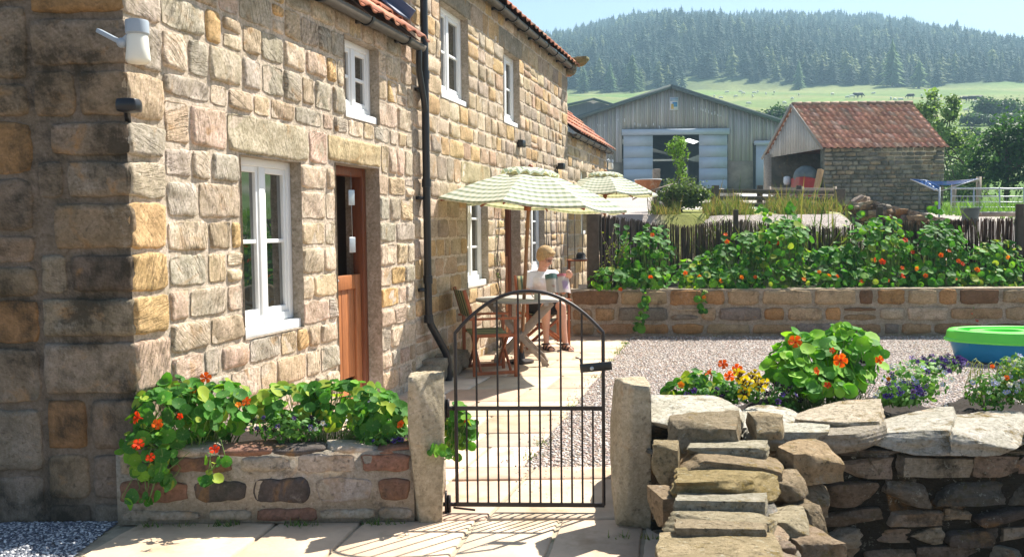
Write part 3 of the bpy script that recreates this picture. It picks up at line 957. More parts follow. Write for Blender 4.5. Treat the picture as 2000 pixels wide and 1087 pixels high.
def wob(x, y, sc, seed):
    r = np.random.RandomState(seed); v = 0
    for k in range(5):
        a = r.uniform(0, 6.3); f = 2 * math.pi / sc * 1.8 ** k
        v = v + .55 ** k * np.sin(f * (x * math.cos(a) + y * math.sin(a)) + r.uniform(0, 6.3))
    return v

def ridge(x):
    pts = [(-400, 95), (-150, 125), (13, 137), (55, 143), (100, 149), (142, 153), (185, 152), (230, 149), (262, 146), (300, 140), (340, 133), (372, 124), (450, 100), (600, 70), (900, 40)]
    return np.interp(x, [p[0] for p in pts], [p[1] for p in pts]) - 7

def H(x, y):
    x = np.asarray(x, float); y = np.asarray(y, float)
    xf = C[0] + (y - C[1]) * FD[0] / FD[1]           # facade x at this y
    prof = np.interp(y, [0, 13.0, 14.0, 18, 24, 27, 32, 45, 65, 120, 300, 420, 650, 720, 1100],
                     [0, 0, 1.0, 1.62, 1.95, 2.05, 2.2, 2.9, 4.05, 14.2, 46.5, 84, 140, 135, 60])
    # the ridge follows the skyline
    rf = np.where(y > 300, 46.5 + (prof - 46.5) * (ridge(x * 650 / np.maximum(y, 1)) + 3.5 - 46.5) / (140 - 46.5), prof)
    z = rf
    # low passage beside the cottages
    pas = np.clip((y - 13) * .07, 0, 1.2)
    k = sm(x - xf, 1.5, 2.3)
    z = np.where((y > 13) & (y < 22), pas * (1 - k) + z * k, z)
    # right hand garden slightly lower
    z = z - .25 * sm(x, 8, 10) * sm(y, 16, 20) * (1 - sm(y, 34, 44))
    u = x / np.maximum(y, 1)
    z = z - .75 * sm(u, .365, .41) * sm(y, 13.8, 15) * (1 - sm(y, 21.5, 24))
    # flat barn platform
    b = sm(x, -2, 3) * (1 - sm(x, 26, 32)) * sm(y, 55, 64) * (1 - sm(y, 98, 112))
    z = z * (1 - b) + 4.05 * b
    # lower ground outside the dry stone wall
    l = sm(x, .95, 1.05) * (1 - sm(y, 4.5, 4.55))
    z = z - .45 * l
    z = z + wob(x, y, 60, 3) * .5 * sm(y, 110, 160) + wob(x, y, 160, 9) * 2.0 * sm(y, 300, 360)
    return z

def axis(segs):
    out = []
    for a, b, st in segs: out += list(np.arange(a, b, st))
    out.append(segs[-1][1]); return np.array(out)

xs = axis([(-600, -80, 26), (-80, -10, 5), (-10, .9, .35), (.9, 1.1, .05), (1.1, 18, .35), (18, 60, 3), (60, 700, 16)])
ys = axis([(-40, 1, 2), (1, 4.45, .35), (4.45, 4.6, .05), (4.6, 13, .35), (13, 15, .1), (15, 36, .4), (36, 130, 2.5), (130, 760, 9), (760, 1100, 60)])
X, Y = np.meshgrid(xs, ys, indexing='ij'); Z = H(X, Y)
near_flat = (Y < 13.2)
Z = np.where(near_flat, Z - .06, Z - .0)
def tcol(x, y):
    c = np.zeros(x.shape + (3,))
    dirt = np.array([.26, .21, .16]); grass = np.array([.12, .19, .05]); dry = np.array([.20, .22, .08]); conc = np.array([.38, .33, .30]); floor = np.array([.03, .05, .02]); green = np.array([.09, .16, .035])
    c[:] = dirt
    def put(mask, col):
        m = np.clip(mask, 0, 1)[..., None]; c[:] = c * (1 - m) + col * m
    put(sm(y, 14, 17), np.array([.36, .32, .28]))
    u = x / np.maximum(y, 1)
    put(sm(y, 20.5, 21.2) * (1 - sm(y, 26, 27)) * sm(x, 3.1, 3.5) * (1 - sm(x, 8, 8.5)), np.array([.24, .25, .08]))
    put(sm(y, 26.5, 28) * (1 - sm(y, 62, 68)), np.array([.38, .34, .29]))
    put((1 - sm(u, .158, .168)) * sm(y, 15, 16) * (1 - sm(y, 50, 55)), conc)
    put(sm(y, 22, 26) * sm(x, 15, 16.5) * (1 - sm(y, 70, 80)), green)
    put(sm(y, 68, 90), grass)
    put(sm(y, 100, 150) * np.clip(.5 + .4 * wob(x, y, 70, 5), 0, 1), dry)
    put(sm(y + 8 * wob(x, y, 50, 12), 300, 315), floor)
    return c
mb = MB()
nx, ny = X.shape
idx = np.arange(nx * ny).reshape(nx, ny)
q = np.stack([idx[:-1, :-1], idx[1:, :-1], idx[1:, 1:], idx[:-1, 1:]], -1).reshape(-1, 4)
mb.add(np.stack([X, Y, Z], -1).reshape(-1, 3), q, tcol(X, Y).reshape(-1, 3))
tag(mb.build('ground', M['terrain'], None, smooth=True, shift=False), kind='structure')

# ------------------------------------------------------------------ paving and gravel near
EDGE0 = G(1020, 912); EDGE_K = FD[0] / FD[1]
def xedge(y): return EDGE0[0] + (y - EDGE0[1]) * EDGE_K * .86
def xfac(y): return C[0] + (y - C[1]) * EDGE_K
mb = MB()
mb.quad((-2.3, 1.0, -.012), (1.0, 1.0, -.012), (1.0, EDGE0[1], -.012), (-2.2, EDGE0[1], -.012))
ye = 12.7
mb.quad((xfac(EDGE0[1]) - .3, EDGE0[1], -.012), (EDGE0[0], EDGE0[1], -.012), (xedge(ye), ye, -.012), (xfac(ye) - .3, ye, -.012))
y2 = 19.5
mb.quad((xfac(ye) - .3, ye, -.012), (xfac(ye) + 1.0, ye, -.012), (xfac(y2) + 1.2, y2, .45), (xfac(y2) - .3, y2, .45))
tag(mb.build('paving_bed', M['joint'], None), kind='structure')
rs = np.random.RandomState(21)
PAL_FLAG = [((.54, .43, .30), 4), ((.58, .48, .35), 4), ((.50, .39, .28), 3), ((.46, .40, .31), 2), ((.60, .51, .40), 2), ((.38, .30, .22), 1.4)]
mb = MB()
y = 2.2; row = 0
def flag(x0, x1, y0, y1, lean, z):
    g = .011
    sh = lambda yy: (yy - y0) * lean
    P = np.array([(x0 + g, y0 + g), (x1 - g, y0 + g), (x1 - g + sh(y1), y1 - g), (x0 + g + sh(y1), y1 - g)])
    c = P.mean(0); n = 9
    A = []
    for i in range(4):
        a = P[i]; b = P[(i + 1) % 4]
        for t in np.linspace(0, 1, n, endpoint=False): A.append(a + (b - a) * t)
    A = np.array(A); r = rs.uniform(0, 6.3, 4)
    d = A - c
    wv = 1 + .006 * np.sin(np.arange(len(A)) * 1.3 + r[0]) + .005 * np.sin(np.arange(len(A)) * 2.9 + r[1]) + rs.uniform(-.004, .004, len(A))
    A = c + d * wv[:, None]
    inn = c + (A - c) * .965
    V = np.concatenate([np.c_[A, np.full(len(A), -.02)], np.c_[A, np.full(len(A), z - .006)], np.c_[inn, np.full(len(A), z)], [[c[0], c[1], z + .001]]])
    m = len(A)
    f = [(i, (i + 1) % m, m + (i + 1) % m, m + i) for i in range(m)] + [(m + i, m + (i + 1) % m, 2 * m + (i + 1) % m, 2 * m + i) for i in range(m)]
    f2 = [(2 * m + i, 2 * m + (i + 1) % m, 3 * m) for i in range(m)]
    mb.add(V, f + f2, pick(PAL_FLAG, rs, .06))
while y < ye - .05:
    h = rs.choice([.42, .55, .62, .75])
    if y < EDGE0[1] and y + h > EDGE0[1] - .25: h = EDGE0[1] - y
    if y + h > ye - .3: h = ye - y
    front = y < EDGE0[1] - .01
    xa = -2.14 if y < 4.6 else xfac(y) - .05
    xb = (1.0 if y < 4.45 else .75) if front else xedge(y)
    x = xa
    lean = EDGE_K if not (y < 4.6) else .18
    while x < xb - .02:
        w = rs.choice([.45, .6, .75, .9]) 
        if xb - (x + w) < .3: w = xb - x
        z = rs.uniform(0, .006)
        flag(x, x + w, y, y + h, lean if front or True else lean, z)
        x += w
    y += h; row += 1
tag(mb.build('patio_paving', M['flag'], None), kind='structure')

mb = MB()
poly = [(EDGE0[0] + .0, EDGE0[1] + .01), (9.5, EDGE0[1] - .9), (9.5, 13.0), (xedge(12.9), 13.0)]
mb.add([(a, b, -.006) for a, b in poly], [(0, 1, 2, 3)])
tag(mb.build('gravel', M['gravel'], None, shift=False), kind='structure')
mb = MB()
mb.add([(-6, 1.0, -.008), (-2.14, 1.0, -.008), (-2.14, 4.7, -.008), (-6, 4.9, -.008)], [(0, 1, 2, 3)])
tag(mb.build('slate_gravel', M['slategravel'], None, shift=False), kind='structure')

# loose pebbles lying on top
def pebbles(n, fx, pal, name, smin, smax, zb=-.006):
    g = np.array([[0, 0, 1], [1, 0, 0], [0, 1, 0], [-1, 0, 0], [0, -1, 0], [.6, .6, .75], [-.6, .6, .75], [-.6, -.6, .75], [.6, -.6, .75]], float)
    Fc = np.array([(0, 5, 6), (0, 6, 7), (0, 7, 8), (0, 8, 5), (1, 2, 5), (2, 6, 5), (2, 3, 6), (3, 7, 6), (3, 4, 7), (4, 8, 7), (4, 1, 8), (1, 5, 8)])
    P = fx(n); n = len(P)
    r2 = np.random.RandomState(5)
    s = r2.uniform(smin, smax, (n, 3)) * np.array([1, .8, .55]); a = r2.uniform(0, 6.3, n)
    V = g[None] * s[:, None, :]
    V = V * (1 + r2.uniform(-.2, .2, V.shape))
    ca, sa = np.cos(a)[:, None], np.sin(a)[:, None]
    X_ = V[..., 0] * ca - V[..., 1] * sa; Y_ = V[..., 0] * sa + V[..., 1] * ca
    V = np.stack([X_ + P[:, 0:1], Y_ + P[:, 1:2], V[..., 2] + zb], -1)
    ci = r2.randint(0, len(pal), n); c = np.array(pal)[ci] * r2.uniform(.8, 1.2, (n, 1))
    m = MB(); m.add(V.reshape(-1, 3), (Fc[None] + (np.arange(n) * 9)[:, None, None]).reshape(-1, 3), np.repeat(c, 9, 0))
    tag(m.build(name, M['pebble'], None), kind='stuff')
def fa(n):
    y = 5.6 + 7.2 * RS.rand(n) ** 1.5; x = RS.uniform(0, 7.5, n)
    k = (x > np.where(y > EDGE0[1], xedge(y) + .01, .9)) & (x < y * .60)
    return np.stack([x[k], y[k]], 1)
pebbles(52000, fa, [tuple(np.array(c) * 1.05) for c in GCOLS], 'loose_pebbles', .008, .017)
def fb(n):
    x = RS.uniform(-2.75, -2.13, n); y = RS.uniform(3.9, 4.72, n); return np.stack([x, y], 1)
pebbles(5000, fb, [(.09, .10, .13), (.16, .17, .2), (.40, .41, .43), (.6, .6, .6), (.11, .12, .14)], 'slate_chippings', .006, .013)
def fc(n):
    y = RS.uniform(5.3, 12.4, n); x = xedge(y) - np.abs(RS.normal(size=n)) * .10
    y = np.where(RS.rand(n) < .2, RS.uniform(4.9, 5.7, n), y); x = np.where(y < 5.7, RS.uniform(.0, .5, n), x)
    return np.stack([x, y], 1)
pebbles(420, fc, GCOLS, 'stray_pebbles', .005, .010, zb=.004)
# moss and weeds growing in the joints and at the foot of the walls
def joint_tufts():
    r2 = np.random.RandomState(14); P = []
    for _ in range(60):
        k = r2.randint(4)
        if k == 0: c = np.array([r2.uniform(-2.0, -.6), 4.60, 0])
        elif k == 1: s_ = r2.uniform(1.3, 8); c = FP(s_, .04, 0)
        elif k == 2: y_ = r2.uniform(5.8, 12); c = np.array([xedge(y_), y_, 0])
        else: c = np.array([r2.uniform(1.2, 7.5), 12.5 - .077 * 1, 0]) if r2.rand() < .6 else np.array([r2.uniform(.5, .75), r2.uniform(4.3, 4.45), 0])
        m = r2.randint(6, 22); P.append(c + r2.normal(size=(m, 3)) * np.array([.03, .012, 0]))
    P = np.concatenate(P); n = len(P); V = np.array([[-.003, 0, 0], [.003, 0, 0], [0, 0, 1.0]])
    h = r2.uniform(.012, .05, n); ln = r2.normal(size=(n, 2)) * .5; a = r2.uniform(0, 6.3, n)
    W_ = np.zeros((n, 3, 3)); W_[:, 0] = P + np.stack([np.cos(a) * .004, np.sin(a) * .004, h * 0], 1); W_[:, 1] = P - np.stack([np.cos(a) * .004, np.sin(a) * .004, h * 0], 1); W_[:, 2] = P + np.stack([ln[:, 0] * h, ln[:, 1] * h, h], 1)
    m = MB(); c = np.array([(.12, .22, .05), (.20, .24, .07), (.08, .14, .04)])[r2.randint(0, 3, n)]
    m.add(W_.reshape(-1, 3), np.arange(n * 3).reshape(n, 3), np.repeat(c, 3, 0)); tag(m.build('joint_weeds', M['leaf_small'], None), kind='stuff')
joint_tufts()
# gravel parking strip seen over the fence
mb = MB()
a = [at(1285, 432, 16.2), at(1640, 440, 16.2), at(1660, 424, 20.4), at(1560, 424, 20.6), at(1380, 425, 20.6)]
xs_ = np.linspace(2.8, 8.6, 30); ys_ = np.linspace(15.2, 20.8, 26)
Xg, Yg = np.meshgrid(xs_, ys_, indexing='ij'); Xg = Xg + (Yg - 15) * .14 - .0
Zg = H(Xg, Yg) + .03
ii = np.arange(Xg.size).reshape(Xg.shape)
mb.add(np.stack([Xg, Yg, Zg], -1).reshape(-1, 3), np.stack([ii[:-1, :-1], ii[1:, :-1], ii[1:, 1:], ii[:-1, 1:]], -1).reshape(-1, 4))
tag(mb.build('gravel_drive', M['gravel'], None, smooth=True, shift=False), kind='structure')
RS = np.random.RandomState(77)
# ------------------------------------------------------------------ leaves, flowers
def basis(N, rs, up=(0, 0, 1)):
    N = N / (np.linalg.norm(N, axis=1)[:, None] + 1e-9)
    r = rs.normal(size=N.shape); A = np.cross(N, r); A /= np.linalg.norm(A, axis=1)[:, None] + 1e-9
    return A, np.cross(N, A), N

def round_leaf(k=9, cup=.22):
    an = np.linspace(0, 2 * math.pi, k, endpoint=False)
    V = [[0, 0, -cup]]
    for a in an: V.append([math.cos(a) * .55, math.sin(a) * .55, -cup * .35])
    for i, a in enumerate(an):
        rr = 1 + .05 * math.cos(a * 3); V.append([math.cos(a) * rr, math.sin(a) * rr, .04 * math.cos(a * 4)])
    F_ = [(0, 1 + i, 1 + (i + 1) % k, 1 + (i + 1) % k) for i in range(k)]
    tri = [(0, 1 + i, 1 + (i + 1) % k) for i in range(k)]
    quad = [(1 + i, 1 + k + i, 1 + k + (i + 1) % k, 1 + (i + 1) % k) for i in range(k)]
    return np.array(V), tri, quad

RL = round_leaf()

def put_leaves(mb, P, N, S, Cc, rs, tmpl=RL):
    V, tri, quad = tmpl
    A, B, N = basis(N, rs)
    n = len(P); m = len(V)
    bend = rs.uniform(-.25, .25, n)
    L_ = np.broadcast_to(V, (n, m, 3)).copy()
    L_[..., 2] += bend[:, None] * L_[..., 0] ** 2 + rs.uniform(-.15, .15, n)[:, None] * L_[..., 1] ** 2
    W = P[:, None] + (L_[..., 0:1] * A[:, None] + L_[..., 1:2] * B[:, None] + L_[..., 2:3] * N[:, None]) * S[:, None, None]
    g = np.broadcast_to(V, (n, m, 3)).reshape(-1, 3)
    off = (np.arange(n) * m)[:, None, None]
    Cf = np.repeat(Cc, m, 0)
    base = mb.n
    mb.add(W.reshape(-1, 3), (np.array(tri)[None] + off).reshape(-1, 3), Cf, g)
    if quad:
        # quads refer to the same vertices just added
        fl = (np.array(quad)[None] + off).reshape(-1, 4)
        mb.L.append(fl.reshape(-1) + base); mb.S.append(np.full(len(fl), 4, dtype=np.int32)); mb.M.append(np.zeros(len(fl), dtype=np.int32))

SML = (np.array([[0, -1, 0], [.5, -.2, .08], [.42, .5, .05], [0, 1, -.1], [-.42, .5, .05], [-.5, -.2, .08]]), [(0, 1, 5), (1, 2, 4), (2, 3, 4), (1, 4, 5)], [])
BLADE = (np.array([[-.06, 0, 0], [.06, 0, 0], [.045, .6, .06], [-.045, .6, .06], [0, 1.0, .2]]), [(0, 1, 2), (0, 2, 3), (3, 2, 4)], [])

GREENS = [(.060, .20, .022), (.085, .27, .03), (.045, .15, .025), (.17, .36, .035), (.08, .22, .045), (.06, .19, .03), (.30, .38, .05)]
def leafcols(n, rs, pal=GREENS, v=.2):
    c = np.array(pal)[rs.randint(0, len(pal), n)]
    return c * rs.uniform(1 - v, 1 + v, (n, 1))

def petal_flower(mb, c, N, size, col, eye, rs, npet=5, ruffle=.25):
    A, B, N = basis(np.array([N], float), rs); A, B, N = A[0], B[0], N[0]
    for k in range(npet):
        a = 2 * math.pi * k / npet + rs.uniform(-.1, .1)
        d = A * math.cos(a) + B * math.sin(a); e = np.cross(N, d)
        V = [c + N * 0, ]
        pts = [(.0, 0, -.1), (.45, -.22, .12), (.45, .22, .12), (.85, -.42, .12), (1.0, 0, .22), (.85, .42, .12)]
        V = np.array([c + size * (x * d + y * e + (z + rs.uniform(-ruffle, ruffle) * .25) * N) for x, y, z in pts])
        e2 = eye if (k < npet * .55 and eye[0] < .05) else col
        cc = np.array([eye, e2, e2, col, col, col]) * rs.uniform(.85, 1.1)
        mb.add(V, [(0, 1, 2), (1, 3, 4), (1, 4, 2), (2, 4, 5)], cc)
    # throat tube
    mb.tube([c - N * size * .9, c - N * size * .05], [size * .08, size * .2], 6, eye)

FLOWER = {}
def flower_proto(kind):
    if kind in FLOWER: return FLOWER[kind]
    rs = np.random.RandomState(hash(kind) % 1000 if False else len(FLOWER) + 40)
    spec = {'orange': ((.80, .13, .008), (.55, .06, .005)), 'red': ((.72, .055, .006), (.45, .02, .004)), 'amber': ((.80, .24, .01), (.6, .1, .01)),
            'yellow': ((.85, .58, .01), (.03, .01, .01)), 'purple': ((.09, .045, .30), (.03, .01, .08)), 'lilac': ((.38, .40, .70), (.6, .5, .2)), 'dark': ((.02, .008, .03), (.01, .005, .01)), 'white': ((.6, .6, .62), (.5, .4, .1))}[kind]
    mb = MB(); petal_flower(mb, np.zeros(3), np.array([0, 0, 1.0]), 1.0, spec[0], spec[1], rs, ruffle=.5)
    if kind in ('orange', 'red', 'amber'): petal_flower(mb, np.array([0, 0, .05]), np.array([0.1, 0, 1.0]), .8, spec[0], spec[1], rs, ruffle=.6)
    o = mb.build('flower', M['petal'], None, shift=False)
    me = o.data; bpy.data.objects.remove(o)
    FLOWER[kind] = me
    return me

def add_flower(parent, p, N, size, kind, rs):
    o = bpy.data.objects.new('flower', flower_proto(kind)); COL.objects.link(o)
    o.parent = parent
    o.location = Vector(np.asarray(p) - WORLD[parent.name]); o.scale = (size,) * 3
    q = Vector(N).to_track_quat('Z', 'Y'); o.rotation_mode = 'QUATERNION'
    from mathutils import Quaternion
    o.rotation_quaternion = q @ Quaternion((0, 0, 1), rs.uniform(0, 6.28))
    return o

VIEW = np.array([-.1, -1.0, .1])
def nasturtium(base, blobs, n, flowers, label, seed, lsize=(.027, .043), group=None, name='nasturtium', kinds=('orange', 'red', 'orange', 'amber'), pal=GREENS, cat='plant', fsize=(.024, .032), trail=()):
    """blobs: list of (centre, radii). flowers: list of (px, py, Y) or an int"""
    rs = np.random.RandomState(seed)
    root = empty(name, base, label, cat, group)
    vol = np.array([b[1][0] * b[1][2] for b in blobs]); vol = vol / vol.sum(); n = int(n * 1.75)
    P = []; N = []
    for (c, r), v in zip(blobs, vol):
        k = int(n * v) + 1
        d = rs.normal(size=(k, 3)); d /= np.linalg.norm(d, axis=1)[:, None]
        rad = rs.uniform(.55, 1.05, k) ** .6
        p = np.asarray(c) + d * rad[:, None] * np.asarray(r)
        P.append(p); N.append(d * .7 + np.array([.15, -.42, .6]) + rs.normal(size=(k, 3)) * .38)
    for (a, b, w, k) in trail:
        t = rs.rand(k)[:, None]; a = np.asarray(a, float); b = np.asarray(b, float)
        p = a + (b - a) * t + rs.normal(size=(k, 3)) * w
        P.append(p); N.append(np.array([.1, -.8, .45]) + rs.normal(size=(k, 3)) * .4)
    P = np.concatenate(P); N = np.concatenate(N)
    S = rs.uniform(lsize[0], lsize[1], len(P)) * rs.choice([.45, .7, .9, 1, 1.15], len(P))
    mb = MB(); put_leaves(mb, P, N, S, leafcols(len(P), rs, pal), rs)
    mb.build('foliage', M['leaf'], root, smooth=True)
    mb = MB(); base = np.asarray(base, float)
    for i in rs.permutation(len(P))[:int(len(P) * .45)]:
        p = P[i]; b0 = base + np.array([(p[0] - base[0]) * .6, (p[1] - base[1]) * .5, 0]) + rs.normal(size=3) * np.array([.03, .03, 0])
        if p[2] < base[2]: b0 = p + np.array([0, .05, .12])
        mid = (p + b0) / 2 + rs.normal(size=3) * .03
        mb.tube([b0, mid, p - N[i] / np.linalg.norm(N[i]) * S[i] * .2], .0022, 4, cap=False)
    mb.build('stem', M['stem'], root)
    if isinstance(flowers, int):
        for _ in range(flowers):
            c, r = blobs[rs.randint(len(blobs))]
            d = rs.normal(size=3); d[1] = -abs(d[1]) - .3; d[2] = abs(d[2]) * .8; d /= np.linalg.norm(d)
            add_flower(root, np.asarray(c) + d * np.asarray(r) * 1.05, VIEW + rs.normal(size=3) * .5 + np.array([0, 0, .3]), rs.uniform(*fsize), kinds[rs.randint(len(kinds))], rs)
    else:
        for f in flowers:
            add_flower(root, at(f[0], f[1], f[2]), VIEW + rs.normal(size=3) * .35 + np.array([0, 0, .3]), rs.uniform(*fsize) * (f[4] if len(f) > 4 else 1), f[3] if len(f) > 3 and f[3] else kinds[rs.randint(len(kinds))], rs)
    return root

def blob(px, py, Y, wpx, hpx, dy=.15):
    c = at(px, py, Y); return (c, (wpx / 2 / F * Y, dy, hpx / 2 / F * Y))

# ------------------------------------------------------------------ left planter and gate posts
rs = np.random.RandomState(8)
pl = empty('stone_planter', (-1.3, 4.7, 0), 'low mortared stone planter wall between the cottage corner and the left gatepost', 'planter')
mb = MB()
XA, XB, YP, HP = -2.10, -.53, 4.64, .385
def PP(s, z, t=0.0): return np.array([XA + s, YP - t, z])
courses(mb, PP, np.array([1.0, 0, 0]), np.array([0, -1.0, 0]), 0, XB - XA, [0, .10, .26, .385], [], PAL_PL, rs, havg=.14, wr=(.16, .46), gap=.034, depth=.012, groove=.5, step=.02, rough=.008)
mb.box(((XA + XB) / 2, YP + .10, HP / 2), (XB - XA, .20, HP - .004), None, (.42, .36, .28))
# right return
mb.box((XB + .05, 4.98, HP / 2 - .01), (.14, .62, HP - .02), None, (.40, .34, .26))
for k in range(6): mb.rock((XA + .14 + k * .27, YP + .09, HP), (.29, .19, .05), None, pick(PAL_PL, rs) * 1.25, 7, .4, .05)
mb.build('wall', M['planter'], pl)
mb = MB(); mb.add([(-2.05, 4.82, .36), (-.48, 4.82, .36), (-.48, 5.25, .36), (-1.9, 5.25, .36), (-.95, 5.2, .37)], [(0, 1, 2, 3)])
mb.quad((-.48, 5.25, .36), (-.48, 5.25, 0), (-1.9, 5.25, 0), (-1.9, 5.25, .36))
mb.build('soil', M['soil'], pl)

def gatepost(cx, cy, sx, sy, h, label, seed, name='stone_gatepost'):
    mb = MB()
    mb.rock((cx, cy, h / 2 - .03), (sx, sy, h + .06), rotz(.03), (.42, .35, .24), 17, .10, .022, 5, seed=seed)
    return tag(mb.build(name, M['post'], None, smooth=True), label, 'gatepost', 'stone gateposts either side of the iron gate')
zt = at(830, 728, 4.66)[2]
gatepost(-.455, 4.70, .20, .17, zt, 'rough stone gatepost at the hinge side of the iron gate, beside the planter', 12)
gatepost(.605, 4.60, .195, .22, at(1230, 740, 4.6)[2], 'rough stone gatepost at the latch side of the iron gate, beside the dry stone wall', 31)

# ------------------------------------------------------------------ gate
A0 = np.array([-.312, 4.80, 0]); B0 = np.array([.486, 4.76, 0]); gd = (B0 - A0); GW = np.linalg.norm(gd); gd /= GW; gn = np.array([gd[1], -gd[0], 0])
gate = empty('iron_gate', A0, 'arched dark wrought iron garden gate with slender bars, closed between two stone posts', 'gate')
def GP(u, z, t=0): return A0 + gd * u + gn * t + UP * z
def archz(u):
    x = (u / GW) * 2 - 1
    return .985 + .225 * (1 - abs(x) ** 2.1)
mb = MB(); r = .0085
mb.tube([GP(0, .045), GP(0, .975), *[GP(u, archz(u)) for u in np.linspace(0, GW, 25)], GP(GW, .975), GP(GW, .045)], r * 1.15, 8)
for z in (.045, .575): mb.beam(GP(-.02 if z > .1 else 0, z), GP(GW + .004, z), .012, .022)
mb.build('frame', M['blackiron'], gate, smooth=True, angle=50)
for k in range(1, 14):
    u = GW * k / 14
    top = archz(u) - .004 if k % 2 == 0 else .58
    mb = MB(); mb.tube([GP(u, .045), GP(u, top)], r * .72, 6); mb.build('bar', M['blackiron'], gate, smooth=True, angle=50)
for z in (.575, .045):
    mb = MB()
    mb.beam(GP(-.09, z), GP(.0, z), .012, .02); mb.tube([GP(-.045, z - .05), GP(-.045, z + .05)], .011, 8)
    mb.box(GP(-.062, z), (.012, .05, .14))
    mb.build('hinge', M['blackiron'], gate)
mb = MB(); mb.tube([GP(-.02, .03, .01), GP(.10, .02, .02)], .006, 6); mb.build('drop_bolt', M['blackiron'], gate)
mb = MB(); mb.beam(GP(GW - .125, .795, .02), GP(GW + .045, .81, .02), .022, .045); mb.tube([GP(GW - .12, .82, .03), GP(GW - .125, .85, .03), GP(GW - .15, .855, .03)], .005, 6)
lt = mb.build('latch', M['black'], gate, bevel=.004)
mb = MB(); mb.ell(GP(GW - .062, .797, .034), (.011, .006, .011)); mb.build('bolt', M['galv'], lt, smooth=True)

# ------------------------------------------------------------------ dry stone walls
rs = np.random.RandomState(15)
dw = empty('dry_stone_wall', (2.2, 4.6, -.45), 'dry stone wall with rough coping below the flower bed on the right', 'wall')
mb = MB()
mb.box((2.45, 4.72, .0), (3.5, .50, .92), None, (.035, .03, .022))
def wallbody(mb, org, U, N, L, z0, z1, rs, hr=(.09, .16), wr=(.14, .40), dep=.22):
    z = z0
    while z < z1 - .03:
        h = min(rs.uniform(*hr), z1 - z); s = rs.uniform(-.1, 0)
        while s < L:
            w = rs.uniform(*wr)
            hh = h * rs.uniform(.85, 1.08)
            R = np.stack([U, N, UP], 1) @ np.array(Matrix.Rotation(rs.uniform(-.06, .06), 3, 'Y')) @ np.array(Matrix.Rotation(rs.uniform(-.08, .08), 3, 'Z'))
            mb.rock(org + U * (s + w / 2) - N * (dep / 2 - rs.uniform(-.02, .035)) + UP * (z + h / 2), (w * .97, dep, hh * .97), R, pick(PAL_DRY, rs) * rs.choice([.45, .7, .8, .9]), 11, .22, .055, 7, seed=rs.randint(1 << 30), groove=.3)  # stone colours scaled down, putting the wall faces' shade into them
            s += w
        z += h
wallbody(mb, np.array([.72, 4.44, 0]), np.array([1.0, 0, 0]), np.array([0, -1.0, 0]), 3.4, -.5, .42, rs)
mb.build('walling', M['drystone'], dw, smooth=True, angle=45)

def coping(parent, px0, px1, yt, yb, Y0, Y1, th, tilt=0.0, col=(.46, .42, .34), seed=0, rnd=.18, yaw=0.0, roll=0.0, name='coping_stone', bright=1.0):
    "stone whose top shows between photo rows yt (at far edge Y1) and yb (near edge Y0)"
    Pb = at((px0 + px1) / 2, yt, Y1); Pf = at((px0 + px1) / 2, yb, Y0)
    w = (px1 - px0) / F * (Y0 + Y1) / 2
    d = Pf - Pb; L = np.linalg.norm(d); d /= L
    u = np.array([1.0, 0, 0]); n = np.cross(u, -d); 
    if n[2] < 0: n = -n
    R = np.stack([u, -d, n], 1) @ np.array(Matrix.Rotation(yaw, 3, 'Z')) @ np.array(Matrix.Rotation(roll, 3, 'Y'))
    mb = MB(); c = (Pb + Pf) / 2 - n * th / 2
    mb.rock(c, (w * 1.06, L * 1.1, th), R, np.array(col) * bright, 21, rnd - .04, .042, 4, seed=seed, groove=.25)
    return mb.build(name, M['coping'], parent, smooth=True, angle=45)

cp = [(1268, 1442, 772, 812, 4.46, 4.86, .13, (.56, .52, .42)), (1452, 1580, 790, 830, 4.52, 4.90, .10, (.58, .54, .45)), (1462, 1618, 824, 842, 4.34, 4.54, .11, (.50, .47, .38)),
      (1560, 1720, 780, 822, 4.50, 4.92, .10, (.50, .42, .31)), (1604, 1730, 824, 846, 4.34, 4.54, .11, (.36, .31, .24)), (1700, 1858, 795, 842, 4.40, 4.92, .13, (.48, .44, .36)),
      (1856, 2010, 798, 846, 4.36, 4.92, .12, (.50, .46, .38)), (2005, 2160, 800, 850, 4.36, 4.92, .13, (.46, .42, .34)), (2155, 2320, 800, 850, 4.36, 4.92, .13, (.46, .42, .34))]
for i, (a, b, c_, d, y0, y1, th, cl) in enumerate(cp): coping(dw, a, b, c_, d, y0, y1, th, col=cl, seed=60 + i, roll=rs.uniform(-.06, .06), yaw=rs.uniform(-.08, .08))

